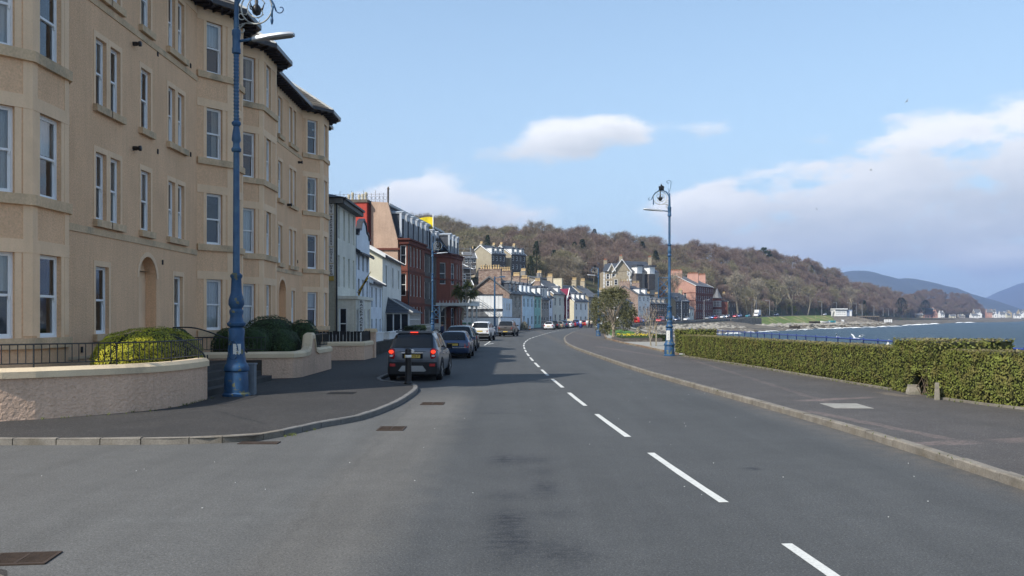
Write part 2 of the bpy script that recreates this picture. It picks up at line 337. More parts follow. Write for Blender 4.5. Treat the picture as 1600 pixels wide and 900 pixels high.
# centre line of the sea-front road (x, y, z)
RC = smooth_path([(2.9, -60, 0), (2.9, -20, 0), (2.75, 0, 0), (2.6, 7.6, 0), (2.29, 11.7, 0), (1.95, 17.3, 0), (1.68, 22.8, 0), (1.48, 28.1, 0), (1.28, 33.3, 0), (1.02, 43.9, 0), (.9, 52, 0), (.86, 60.4, 0), (.95, 70.7, 0), (1.3, 80.5, 0),
      (2.0, 92, 0), (3.6, 109, 0), (5.6, 129, 0), (8.1, 149, 0), (11.2, 170, 0), (16, 196, 0.05), (27, 232, .2), (51, 300, .6), (81, 362, 1.4), (118, 430, 2.6),
      (187, 552, 3.8), (254, 650, 3.5), (350, 800, 2.6), (480, 1000, 1.6), (640, 1230, 1.0), (800, 1400, 1.0), (1100, 1600, 1)], 2.5)
RKERB = smooth_path([(6.5, -60, 0), (6.35, 0, 0), (6.26, 8, 0), (6.26, 12.7, 0), (6.1, 17.6, 0), (5.55, 25.4, 0), (4.98, 34.1, 0), (4.6, 45.3, 0), (4.3, 59.1, 0), (4.35, 70, 0), (4.75, 80, 0), (5.6, 94, 0), (7.4, 113, 0), (9.6, 134, 0),
      (12.6, 155, 0), (16.6, 178, 0.0), (24, 205, .1), (31, 231, .2)], 1.0)
SEAWALL = [(16.3, -60, .1), (16.3, 80, .1), (16.5, 120, .1), (19, 150, .1), (23.5, 185, .1), (33, 230, .3), (57, 297, .7), (88, 358, 1.3)]
# ground: one land sheet swept along the road, inland to beyond the hill, seaward to the shore
SHORE = [(16.6, -60), (16.6, 80), (17, 120), (20, 150), (26, 185), (38, 226), (64, 284), (100, 330), (128, 352), (165, 376), (215, 420), (262, 490), (330, 590), (440, 760), (560, 960), (700, 1120), (860, 1230), (1100, 1330), (1500, 1400), (2400, 1500)]
def land():
    inner = [(-40, -60), (-40, 80), (-40, 120), (-38, 150), (-32, 190), (-15, 240), (8, 305), (35, 366), (50, 400), (68, 440), (100, 500), (140, 590), (185, 640), (265, 770), (400, 990), (560, 1170), (740, 1300), (1000, 1500), (1400, 1600), (2400, 1750)]
    zin = [0, 0, 0, 0, .1, .4, .9, 1.6, 2.0, 2.6, 3.2, 3.8, 3.6, 3.0, 1.9, 1.4, 1.2, 1.2, 1.2, 1.2]
    SH2 = [(16.6, -60), (16.6, 80), (17, 120), (20, 150), (26, 190), (34, 231), (58, 297), (89, 357), (106, 387), (123, 416), (150, 470), (192, 549), (238, 600), (317, 729), (453, 949), (621, 1129), (800, 1225), (1100, 1330), (1500, 1400), (2400, 1500)]
    ZS = [0, 0, 0, 0, 0, .1, .45, 1.0, 1.7, 2.2, 3.0, 3.7, 3.55, 2.9, 1.7, 1.0, .9, .6, .4, .3]
    O = offset([(p[0], p[1]) for p in RC], 4.3); SH2 = SH2[:8]+[min(O, key=lambda q: abs(q[1]-y)) for y in (387, 416, 470, 549, 600, 729, 949, 1129, 1225, 1330)]+SH2[18:]
    N_ = len(SH2)
    mb = MB(); rows = []
    for i in range(N_):
        a = Vector(inner[i]); b = Vector(SH2[i]); row = [(-3000 if i < 8 else a.x-3000, a.y+ (0 if i < 8 else 2500), zin[i]), (a.x, a.y, zin[i]), ]
        steps = 10
        for k in range(1, steps+1):
            t = k/steps; p = a.lerp(b, t)
            row.append((p.x, p.y, zin[i]*(1-t)+ZS[i]*t-.04))
        row.append((b.x+.6, b.y-.3, -4))
        rows.append(row)
    rows = [[(x, y-300 if i == 0 else y, z) for x, y, z in r] for i, r in enumerate(rows)]
    mb.ring([list(r) for r in rows], closed=False)
    return mb
land().build('ground', M_land, kind='structure', smooth=True)
def sweep(name, path, l, r, dz, m, **t):       # l/r = offsets to the left/right of travel
    P2 = [(p[0], p[1]) for p in path]; a = offset(P2, -l); b = offset(P2, r); mb = MB()
    for i in range(len(P2)-1):
        mb.q((*a[i], path[i][2]+dz), (*b[i], path[i][2]+dz), (*b[i+1], path[i+1][2]+dz), (*a[i+1], path[i+1][2]+dz))
    return mb.build(name, m, **t)
near_rc = [p for p in RC if p[1] < 200]; far_rc = [p for p in RC if p[1] > 196]
# near road: one sheet from the left side across to the right kerb
def near_road():
    mb = MB(); ys = [-60, -20, 0, 3, 6, 7, 8, 10, 12, 14.5, 17, 20, 24, 28, 30, 34, 40, 50, 60, 70, 80, 90, 100, 115, 130, 150, 170, 185, 200]
    def rx(y):
        for a, b in zip(RKERB, RKERB[1:]):
            if a[1] <= y <= b[1]: return a[0]+(b[0]-a[0])*(y-a[1])/max(1e-6, b[1]-a[1])
        return RKERB[-1][0]
    def cx(y):
        for a, b in zip(RC, RC[1:]):
            if a[1] <= y <= b[1]: return a[0]+(b[0]-a[0])*(y-a[1])/max(1e-6, b[1]-a[1])
    rows = []
    for y in ys:
        L_ = -7.6 if y < 70 else cx(y)-7.6
        rows.append([(L_+(rx(y)+.05-L_)*k/6, y, .0) for k in range(7)])
    mb.ring(rows, closed=False)
    mb.q((-60, 6.3, -.002), (-7.6, 6.3, -.002), (-7.6, 17.5, -.002), (-60, 17.5, -.002))
    return mb, rx, cx
mb, rx, cx = near_road()
ROAD = mb.build('road', M_road, kind='structure')
sweep('coast_road', far_rc, 3.8, 3.8, .03, M_road, kind='structure')
# ---- right pavement (promenade)
def promenade():
    mb = MB(); ks = RKERB; z = .12
    for a, b in zip(ks, ks[1:]):
        def sw(y):
            for p, q in zip(SEAWALL, SEAWALL[1:]):
                if p[1] <= y <= q[1]: return p[0]+(q[0]-p[0])*(y-p[1])/(q[1]-p[1])
            return 33
        xa, xb = sw(a[1]), sw(b[1])
        if xa <= a[0]+.3: continue
        mb.q((a[0]+.12, a[1], z), (xa, a[1], z), (xb, b[1], z), (b[0]+.12, b[1], z))
    return mb.build('promenade_pavement', M_paveR, kind='structure')
PAVR = promenade()
def kerb_stones(path, parent, m, step, w=.13, h=.13, ymax=60, flip=1, near_m=None):
    P = [p[:2] for p in path]; total = 0; seg = []
    pts = resample(P, .25); stones = []; cur = [pts[0]]; acc = 0
    for a, b in zip(pts, pts[1:]):
        acc += math.dist(a, b); cur.append(b)
        if acc >= step: stones.append(cur); cur = [b]; acc = 0
    rest = MB()
    for s_ in stones:
        a, b = Vector(s_[0]), Vector(s_[-1]); d = b-a; L_ = d.length; d.normalize(); nrm = Vector((d.y, -d.x))*flip
        ms = m or (M_kerb if a.y < 15.5 else M_kerbdark)
        a2 = a+d*.008; b2 = b-d*.008; j = rnd.uniform(-.006, .006); mb = MB() if a.y < ymax else rest
        z0 = rnd.uniform(-.006, .004); c = .02
        sec = lambda p, t: [(p.x, p.y, -.05), (p.x, p.y, h+z0-c+t), (p.x+nrm.x*c, p.y+nrm.y*c, h+z0+t), (p.x+nrm.x*w, p.y+nrm.y*w, h+z0+t), (p.x+nrm.x*w, p.y+nrm.y*w, -.05)]
        mb.ring([sec(a2, j), sec(b2, -j)])
        if a.y < ymax: mb.build('kerb_stone', ms, parent)
    if rest.v: rest.build('far_kerb', m or M_kerbdark, parent, kind='stuff')
kr = [p for p in RKERB if p[1] >= 7 and p[1] < 200]
kerb_stones([(p[0]-.02, p[1]) for p in kr], PAVR, M_kerb, .92, w=.15, h=.13, ymax=75)
# ---- left pavement
LK = smooth_path([(-40, 14.7), (-20, 14.65), (-8.5, 14.6), (-6.4, 14.62), (-5.1, 14.75), (-4.4, 15.0), (-4.05, 15.7), (-3.65, 16.9), (-3.1, 18.1), (-2.75, 20.7), (-2.66, 23.5), (-2.72, 25.6), (-3.1, 27.2), (-3.9, 28.0), (-4.35, 29.2), (-4.4, 32), (-4.35, 45), (-4.3, 60), (-4.3, 70), (-3.9, 80), (-2.9, 92), (-1.0, 109), (1.2, 129), (4.0, 149), (7.4, 170), (12.5, 198)], .5)
mbp = MB()
PL = LK+[(-30, 240), (-60, 240), (-60, 14.7)]
bm = bmesh.new(); vs = [bm.verts.new((p[0], p[1], .1)) for p in PL[::1]]
f = bm.faces.new(vs); bmesh.ops.triangulate(bm, faces=[f]); me = bpy.data.meshes.new('left_pavement'); bm.to_mesh(me); bm.free()
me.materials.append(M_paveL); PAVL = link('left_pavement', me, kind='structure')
for p_ in me.polygons:
    if p_.normal.z < 0: p_.flip()
lk2 = [p for p in LK if p[0] > -14 or p[1] > 20]
kerb_stones(lk2, PAVL, None, .5, w=.13, h=.113, flip=-1)
# near-left corner pavement
mb = MB(); NC = smooth_path([(-30, 7.4), (-15, 7.4), (-8, 7.4), (-6, 7.4), (-4.6, 7.35), (-4.0, 7.0), (-3.65, 6.2), (-3.5, 5), (-3.5, 3), (-3.5, 0), (-3.5, -20), (-3.5, -50)], .4)
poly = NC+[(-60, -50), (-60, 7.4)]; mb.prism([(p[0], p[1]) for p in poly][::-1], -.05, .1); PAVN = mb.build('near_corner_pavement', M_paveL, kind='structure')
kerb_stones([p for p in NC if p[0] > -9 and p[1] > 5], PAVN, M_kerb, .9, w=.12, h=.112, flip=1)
# ---- markings: individual dashes of the centre line
def along(path, s0):
    acc = 0
    for a, b in zip(path, path[1:]):
        L_ = math.dist(a[:2], b[:2])
        if acc+L_ >= s0: t = (s0-acc)/L_; return Vector(a).lerp(Vector(b), t), (Vector(b)-Vector(a)).normalized()
        acc += L_
    return Vector(path[-1]), Vector((0, 1, 0))
acc = 0
for a, b in zip(RC, RC[1:]):
    if b[1] >= 4.2: break
    acc += math.dist(a[:2], b[:2])
s = acc; n = 0
# find the arc length at which y = 13.8 (far end of the second dash of the photo)
def s_at(y):
    acc = 0
    for a, b in zip(RC, RC[1:]):
        if b[1] >= y: return acc+math.dist(a[:2], b[:2])*(y-a[1])/(b[1]-a[1])
        acc += math.dist(a[:2], b[:2])
s0 = s_at(13.75)-5.55*2-3.7
for k in range(38):
    a = s0+k*5.55; pts = [along(RC, a+3.7*i/4) for i in range(5)]
    if pts[0][0].y > 196: break
    jit = .0; w = .055; mb = MB()
    rows = []
    for i, (p, d) in enumerate(pts):
        nr = Vector((d.y, -d.x, 0)); ww = w+rnd.uniform(-.004, .004)
        rows.append([tuple(p-nr*ww+Vector((0, 0, .004+p.z))*1), tuple(p+nr*ww+Vector((0, 0, .004+p.z)))])
    mb.ring(rows, closed=False); mb.build('centre_dash', M_white, ROAD)
# parking bay ticks and T marks near the parked cars
for (u0, v0, u1, v1) in ((757, 539.5, 766, 533.5), (763, 538, 771, 536.4)):
    a = Vector((*gp(u0, v0), .004)); b = Vector((*gp(u1, v1), .004)); d = (b-a).normalized(); nr = Vector((d.y, -d.x, 0))*.06
    mb = MB(); mb.q(a-nr, a+nr, b+nr, b-nr); mb.build('bay_mark', M_white, ROAD)
# pale specks of litter and grit on the road
mb = MB()
for i in range(90):
    y = 6+rnd.random()**1.2*35; x = rnd.uniform(-7, 6.2)
    if y > 14 and x < -2.6: continue
    r_ = rnd.uniform(.004, .009); a = rnd.random()*6; mb.prism([(x+r_*math.cos(a+k*1.57)*rnd.uniform(.6, 1.5), y+r_*math.sin(a+k*1.57)) for k in range(4)], .001, .007)
mb.build('road_grit', mat('grit', (.55, .55, .52), .8), ROAD, kind='stuff')
# drains
M_iron = mat('rusty_iron', (.06, .043, .033), .8, .25, 8, .3, 60, metal=.3, coords='Position')
M_dark = mat('dark_void', (.006, .006, .006), .9, 0, fine=0)
def drain(x, y, lx, ly, rz, label):
    t = thing('drain_grate', label, 'drain', (x, y, .0), rz)
    mb = MB(); mb.q((-lx, -ly, .003), (lx, -ly, .003), (lx, ly, .003), (-lx, ly, .003)); mb.build('drain_pit', M_dark, t)
    mb = MB(); w = .03
    mb.box(-lx, lx, -ly, -ly+w, .002, .014); mb.box(-lx, lx, ly-w, ly, .002, .014); mb.box(-lx, -lx+w, -ly+w, ly-w, .002, .014); mb.box(lx-w, lx, -ly+w, ly-w, .002, .014)
    mb.box(-.012, .012, -ly+w, ly-w, .002, .013); mb.build('grate_frame', M_iron, t)
    mb = MB(); k = 9
    for i in range(k):
        yy_ = -ly+w+(i+.5)*(2*ly-2*w)/k; mb.obox((0, yy_, .008), (lx-w, .0, 0), (0, .008, 0), (0, 0, .004))
    mb.build('grate_bars', M_iron, t, kind='stuff')
drain(*gp(35, 874), .26, .2, .12, 'rusty iron drain grate in the near left road corner')
drain(*gp(405, 692.5), .33, .13, 0, 'dark drain grate beside the pale kerb at the side road mouth')
drain(*gp(612, 670), .25, .3, 0, 'worn reddish drain grate on the road below the dark kerb')
drain(*gp(676, 631), .28, .3, 0, 'rusty drain grate on the road behind the parked grey car')
# inspection covers in pavements
M_conc = mat('pale_concrete', (.27, .26, .23), .9, .15, 4, .2, 60, coords='Position')
c = gp(1322, 634, .125); mb = MB(); mb.box(-.42, .42, -.55, .55, 0, .006); mb.build('pavement_cover', M_conc, loc=(c[0], c[1], .121), rz=-.05, label='pale concrete access cover set in the pavement before the hedge', category='cover')
c = gp(534, 614, .105); mb = MB(); mb.box(-.35, .35, -.3, .3, 0, .006); mb.build('pavement_cover', M_dark, loc=(c[0], c[1], .101), label='dark iron access cover in the shaded left pavement', category='cover')
# ---- sea
def sea():
    m = bpy.data.materials.new('sea_water'); m.use_nodes = True; nt = m.node_tree; N = nt.nodes; L = nt.links; b = N['Principled BSDF']
    b.inputs['Roughness'].default_value = .4; b.inputs['IOR'].default_value = 1.33; b.inputs['Specular IOR Level'].default_value = .13
    g = N.new('ShaderNodeNewGeometry')
    def nz(s, st=(1, 1, 1), d=4, r=.6):
        mp = N.new('ShaderNodeMapping'); mp.inputs['Scale'].default_value = st; L.new(g.outputs['Position'], mp.inputs[0])
        n = N.new('ShaderNodeTexNoise'); n.inputs['Scale'].default_value = s; n.inputs['Detail'].default_value = d; n.inputs['Roughness'].default_value = r; L.new(mp.outputs[0], n.inputs['Vector']); return n.outputs[0]
    cr = N.new('ShaderNodeValToRGB'); cr.color_ramp.elements[0].position = .3; cr.color_ramp.elements[0].color = (.018, .045, .08, 1); cr.color_ramp.elements[1].position = .72; cr.color_ramp.elements[1].color = (.08, .12, .14, 1)
    L.new(nz(.35, (1, .8, 1), 6, .65), cr.inputs[0])
    cap = N.new('ShaderNodeMapRange'); cap.inputs[1].default_value = .655; cap.inputs[2].default_value = .69; L.new(nz(.28, (1, 1.6, 1), 8, .72), cap.inputs[0])
    mx = N.new('ShaderNodeMix'); mx.data_type = 'RGBA'; L.new(cap.outputs[0], mx.inputs[0]); L.new(cr.outputs[0], mx.inputs[6]); mx.inputs[7].default_value = (.7, .72, .72, 1)
    L.new(mx.outputs[2], b.inputs['Base Color'])
    bp = N.new('ShaderNodeBump'); bp.inputs['Strength'].default_value = 1; bp.inputs['Distance'].default_value = 1.3; L.new(nz(.55, (1, 1.3, 1), 6, .65), bp.inputs['Height']); L.new(bp.outputs[0], b.inputs['Normal'])
    mb = MB(); nx, ny = 90, 140; rows = []
    for j in range(ny+1):
        y = -200+(j/ny)**2.2*9200; row = []
        for i in range(nx+1):
            x = -200+ (i/nx)**1.6*9000
            z = -2.0+.16*noise.noise(Vector((x*.12, y*.16, 0)))+.12*noise.noise(Vector((x*.4, y*.5, 3))) if x < 900 and y < 1200 else -2.0
            row.append((x, y, z))
        rows.append(row)
    mb.ring(rows, closed=False); mb.build('sea', m, kind='structure', smooth=True)
sea()
# sea wall
M_wallst = mat('sea_wall_stone', (.20, .19, .175), .9, .25, .8, .5, 6, coords='Position', col2=(.08, .08, .085), streak=.3)
mb = MB(); P = [(p[0], p[1]) for p in resample([q[:2] for q in SEAWALL], 6)]
zs = [0.13]*len(P)
def zsw(y):
    for p, q in zip(SEAWALL, SEAWALL[1:]):
        if p[1] <= y <= q[1]: return p[2]+(q[2]-p[2])*(y-p[1])/(q[1]-p[1])
    return 1.3
band(mb, P, 0, .45, [-4]*len(P), [zsw(p[1])+ (.16 if p[1] < 140 else .45) for p in P]); mb.build('sea_wall', M_wallst, label='long low stone sea wall edging the promenade above the water', category='wall')
# ================================================================ WINDOWS, WALLS WITH OPENINGS
M_sash = mat('white_window_frame', (.82, .82, .81), .45, .04, 3, spec=.4, fine=0)
M_soil = mat('garden_soil', (.05, .042, .034), .95, .3, 2, .5, 30, coords='Position')
M_curt = mat('net_curtain', (.78, .77, .74), .9, .12, 1, fine=.1, fscale=9, stretch=(6, 6, .4))
M_curt2 = mat('beige_curtain', (.45, .38, .30), .9, .15, 1, fine=.1, fscale=9, stretch=(6, 6, .4))
M_room = mat('dark_room', (.02, .02, .022), .95, 0, fine=0)
def glass_mat():
    m = bpy.data.materials.new('window_glass'); m.use_nodes = True; nt = m.node_tree; N = nt.nodes; L = nt.links; N.clear()
    o = N.new('ShaderNodeOutputMaterial'); mx = N.new('ShaderNodeMixShader'); tr = N.new('ShaderNodeBsdfTransparent'); gl = N.new('ShaderNodeBsdfGlossy')
    tr.inputs[0].default_value = (.72, .76, .78, 1); gl.inputs['Roughness'].default_value = .03; gl.inputs[0].default_value = (.95, .97, 1, 1)
    fr = N.new('ShaderNodeFresnel'); fr.inputs[0].default_value = 1.5
    mr = N.new('ShaderNodeMath'); mr.operation = 'MULTIPLY_ADD'; mr.use_clamp = True; mr.inputs[1].default_value = 1.1; mr.inputs[2].default_value = .04
    g = N.new('ShaderNodeNewGeometry'); n = N.new('ShaderNodeTexNoise'); n.inputs['Scale'].default_value = .9; L.new(g.outputs['Position'], n.inputs['Vector'])
    bp = N.new('ShaderNodeBump'); bp.inputs['Strength'].default_value = .25; bp.inputs['Distance'].default_value = .02; L.new(n.outputs[0], bp.inputs['Height']); L.new(bp.outputs[0], gl.inputs['Normal'])
    L.new(fr.outputs[0], mr.inputs[0]); L.new(mr.outputs[0], mx.inputs[0]); L.new(tr.outputs[0], mx.inputs[1]); L.new(gl.outputs[0], mx.inputs[2]); L.new(mx.outputs[0], o.inputs[0])
    return m
M_glass = glass_mat()
M_pane = mat('dark_pane', (.012, .014, .018), .15, .2, 1.5, spec=.35, fine=0)
WD = {}
def sash_data(w, h, fw=.068, horns=True):
    k = (round(w, 2), round(h, 2), fw)
    if k in WD: return WD[k]
    f = MB(); d = .05      # local: x across, y inward, z up, origin bottom centre, outer face at y=0
    x = w/2; mid = h*.5
    f.box(-x, -x+fw*.55, .0, .12, 0, h); f.box(x-fw*.55, x, .0, .12, 0, h); f.box(-x+fw*.55, x-fw*.55, 0, .12, h-fw*.55, h); f.box(-x+fw*.55, x-fw*.55, -.02, .12, 0, fw*.7)
    xi = x-fw*.55
    for z0, z1, y0 in ((fw*.7, mid+.02, .055), (mid-.02, h-fw*.55, .015)):
        f.box(-xi, -xi+fw*.8, y0, y0+.035, z0, z1); f.box(xi-fw*.8, xi, y0, y0+.035, z0, z1)
        f.box(-xi+fw*.8, xi-fw*.8, y0+.002, y0+.033, z0, z0+fw*.8); f.box(-xi+fw*.8, xi-fw*.8, y0+.002, y0+.033, z1-fw*.7, z1)
    if horns:
        for sx in (-1, 1): f.box(sx*(xi-fw*.4)-.02, sx*(xi-fw*.4)+.02, .013, .052, mid-.09, mid-.018)
    g = MB(); g.q((-xi, .07, fw), (xi, .07, fw), (xi, .07, mid), (-xi, .07, mid)); g.q((-xi, .03, mid), (xi, .03, mid), (xi, .03, h-fw*.5), (-xi, .03, h-fw*.5))
    WD[k] = (f.data('window', M_sash), g.data('pane', M_glass)); return WD[k]
def curtain_data(w, h, kind):
    k = ('c', round(w, 2), round(h, 2), kind)
    if k in WD: return WD[k]
    mb = MB(); 
    def drape(x0, x1, z0, z1, taper=0):
        n = 14; rows = []
        for zi in range(5):
            t = zi/4; rows.append([(x0+(x1-x0)*i/n*(1-taper*math.sin(t*3.0)*.5), .15+.018*math.sin(i*2.1), z0+(z1-z0)*t) for i in range(n+1)])
        mb.ring(rows, closed=False)
    if kind == 0: drape(-w/2+.02, w/2-.02, .02, h-.05)
    elif kind == 1: drape(-w/2+.02, -w/2+w*.3, .02, h-.05, .5); drape(w/2-w*.3, w/2-.02, .02, h-.05)
    elif kind == 2: drape(-w/2+.02, w/2-.02, h*.55, h-.05)
    else: drape(w/2-w*.45, w/2-.02, .02, h-.05)
    WD[k] = mb.data('curtain', [M_curt if kind != 3 else M_curt2], True); return WD[k]
def put_window(parent, p, dirx, w, h, depth=.12, curtain=None, name='window', z=None):
    """p = plan point of the opening's bottom centre on the wall face, dirx = travel direction along the wall (outside on the right)"""
    a = math.atan2(dirx[1], dirx[0]); f, g = sash_data(w, h)
    # local x = travel, local y must be inward = left of travel
    nrm = (-dirx[1], dirx[0])
    o = link(name, f, parent, (p[0]+nrm[0]*depth, p[1]+nrm[1]*depth, p[2]), a)
    link('pane', g, o)
    if curtain is not None: link('curtain', curtain_data(w, h, curtain), o)
    return o
def wall_openings(mb, p0, p1, z0, z1, holes, depth=.14, mi=0, mr=None):
    """vertical wall p0->p1 (outside on the right of travel) with rectangular holes (s0,s1,za,zb) and their reveals"""
    P0 = Vector(p0[:2]); P1 = Vector(p1[:2]); L_ = (P1-P0).length; d = (P1-P0)/L_; n = Vector((-d.y, d.x)); mr = mi if mr is None else mr
    ss = sorted({0.0, L_} | {h[0] for h in holes} | {h[1] for h in holes}); zs_ = sorted({z0, z1} | {h[2] for h in holes} | {h[3] for h in holes})
    pt = lambda s, z, y=0.0: (P0.x+d.x*s+n.x*y, P0.y+d.y*s+n.y*y, z)
    for a, b in zip(ss, ss[1:]):
        for c, e in zip(zs_, zs_[1:]):
            ms, mz = (a+b)/2, (c+e)/2
            if any(h[0] < ms < h[1] and h[2] < mz < h[3] for h in holes): continue
            mb.q(pt(a, c), pt(b, c), pt(b, e), pt(a, e), mi=mi)
    for h in holes:
        a, b, c, e = h[:4]; D = h[4] if len(h) > 4 else depth
        mb.q(pt(a, c), pt(a, e), pt(a, e, D), pt(a, c, D), mi=mr); mb.q(pt(b, e), pt(b, c), pt(b, c, D), pt(b, e, D), mi=mr)
        mb.q(pt(a, e), pt(b, e), pt(b, e, D), pt(a, e, D), mi=mr); mb.q(pt(b, c), pt(a, c), pt(a, c, D), pt(b, c, D), mi=mr)
    return d

# ================================================================ THE CREAM TENEMENT
M_harl = mat('cream_harling', (.78, .50, .30), .95, .07, .7, 1.0, 28, coords='Position', fine=.13, fscale=20, streak=.08, spec=.1)
M_stone = mat('cream_painted_stone', (.83, .575, .36), .85, .07, 1.2, .15, 30, coords='Position', fine=.04, fscale=30, streak=.06)
M_cope = mat('weathered_cream_sill', (.62, .44, .27), .9, .12, 2, .3, 25, coords='Position', col2=(.38, .30, .2), c2lo=.52, c2hi=.7, fine=.12, fscale=18)
M_timber = mat('dark_brown_timber', (.022, .016, .015), .6, .15, 3, fine=.05)
M_gutter = mat('black_gutter', (.018, .016, .018), .35, .1, 3, spec=.5, fine=0)
M_slate = mat('grey_brown_tile', (.085, .073, .063), .85, .25, 1.6, .3, 12, coords='Position', col2=(.14, .12, .09), fine=.2, fscale=9)
M_lead = mat('pale_lead_flashing', (.42, .43, .42), .6, .15, 3, coords='Position')
def roof_courses(mb, a, b, c, d, rows, t=.02, mi=0):
    """stepped courses: eave a->b, ridge d->c (outside facing up when a->b runs with the slope on its left)"""
    a, b, c, d = map(Vector, (a, b, c, d)); nrm = (b-a).cross(d-a); nrm = nrm.normalized() if nrm.length > 1e-6 else Vector((0, 0, 1))
    for r in range(rows):
        t0, t1 = r/rows, (r+1)/rows
        p0, p1 = a.lerp(d, t0), b.lerp(c, t0); q0, q1 = a.lerp(d, t1), b.lerp(c, t1)
        mb.q(p0+nrm*t, p1+nrm*t, q1, q0, mi=mi); mb.q(p0, p1, p1+nrm*t, p0+nrm*t, mi=mi)
hotel = thing('apartment_block', 'long cream four storey apartment block with canted bays filling the left of the street', 'building', (-14, 34, 0))
HP = Vector((-14, 34, 0))
class HB(MB):      # world coordinates in, stored relative to the block's base
    def data(s, name, mats, smooth=False):
        s.v = [(x-HP.x, y-HP.y, z-HP.z) for x, y, z in s.v]; return MB.data(s, name, mats, smooth)
W0, W1 = -11.6, -10.7
PLAN = [(W0, 18.35), (W0, 18.6), (W1, 19.7), (W1, 21.3), (W0, 22.4), (W0, 32.5), (W1, 33.7), (W1, 35.1), (W0, 36.2), (W0, 36.8), (W1, 37.9), (W1, 40.1), (W0, 41.2), (W0, 48.8), (W1, 49.9), (W1, 51.5), (W0, 52.6), (W0, 54.0)]
SILL = [1.65+3.2*k for k in range(4)]; WH = 1.9; ZT = 13.6
segs = list(zip(PLAN, PLAN[1:])); wallm = HB(); stone = HB(); wins = []; margins = HB()
bays = {1: 'n', 2: 'f', 3: 'r', 5: 'n', 6: 'f', 7: 'r', 9: 'n', 10: 'f', 11: 'r', 13: 'n', 14: 'f', 15: 'r'}
def add_open(si, s0, s1, floors, w=None):
    for k in floors: OPEN.setdefault(si, []).append((s0, s1, SILL[k], SILL[k]+WH)); 
OPEN = {}
for i in (1, 5, 9, 13): L_ = math.dist(*segs[i]); add_open(i, L_*.5-.34, L_*.5+.34, range(4))
for i in (3, 7, 11, 15): L_ = math.dist(*segs[i]); add_open(i, L_*.5-.34, L_*.5+.34, range(4))
add_open(2, .3, 1.25, range(4)); add_open(6, .35, 1.05, range(4)); add_open(10, .55, 1.3, range(4)); add_open(14, .4, 1.15, range(4))
def on_wall(si, ya, yb, floors): y0 = segs[si][0][1]; add_open(si, ya-y0, yb-y0, floors)
on_wall(4, 24.6, 25.25, (1, 2, 3)); on_wall(4, 25.5, 26.15, (1, 2, 3)); on_wall(4, 27.6, 28.35, (1, 2, 3)); on_wall(4, 29.8, 30.4, (1, 2, 3)); on_wall(4, 30.65, 31.25, (1, 2, 3))
on_wall(4, 24.6, 25.4, (0,)); on_wall(4, 30.3, 31.1, (0,))
on_wall(12, 41.9, 42.6, (0, 1, 2, 3)); on_wall(12, 43.8, 44.6, (1, 2, 3)); on_wall(12, 46.0, 46.6, (1, 2, 3)); on_wall(12, 46.85, 47.45, (1, 2, 3)); on_wall(12, 46.4, 47.2, (0,))
ARCH = {4: (27.45-22.4, 28.8-22.4), 12: (43.9-41.2, 45.3-41.2)}
for si, (a, b) in enumerate(segs):
    holes = list(OPEN.get(si, []))
    if si in ARCH: s0, s1 = ARCH[si]; holes.append((s0, s1, .75, 4.05, .35))
    d = wall_openings(wallm, a, b, -.1, ZT, holes)
    n = Vector((-d.y, d.x))
    for h in OPEN.get(si, []):
        s0, s1, za, zb = h; mid = (s0+s1)/2; p = (a[0]+d.x*mid, a[1]+d.y*mid, za)
        ck = rnd.choice([0, 0, 1, 1, 2, 2, 3, 3, None, None]); put_w = (p[0]-HP.x, p[1]-HP.y, za)
        put_window(hotel, put_w, d, s1-s0, zb-za, .10, ck)
        # smooth painted margin round the opening, 12 mm proud of the harl
        m_ = .14 if si not in (4, 12) else .12
        def slab(sa, sb, z0, z1, pr=.012): 
            c = Vector((a[0]+d.x*(sa+sb)/2, a[1]+d.y*(sa+sb)/2, (z0+z1)/2)) - Vector((n.x, n.y, 0))*(pr/2-.001)
            margins.obox(c, Vector((d.x, d.y, 0))*(sb-sa)/2, Vector((n.x, n.y, 0))*(pr/2+.001), Vector((0, 0, (z1-z0)/2)))
        slab(s0-m_, s0, za, zb); slab(s1, s1+m_, za, zb); slab(s0-m_, s1+m_, zb, zb+.16)
        if si in (4, 12) and True:
            c = Vector((a[0]+d.x*mid, a[1]+d.y*mid, za-.1))-Vector((n.x, n.y, 0))*.04
            sl = MB(); sl.obox((0, 0, 0), Vector((d.x, d.y, 0))*((s1-s0)/2+.15), Vector((n.x, n.y, 0))*.085, Vector((0, 0, .098)))
            sl.build('sill', M_cope, hotel, loc=tuple(c-HP))
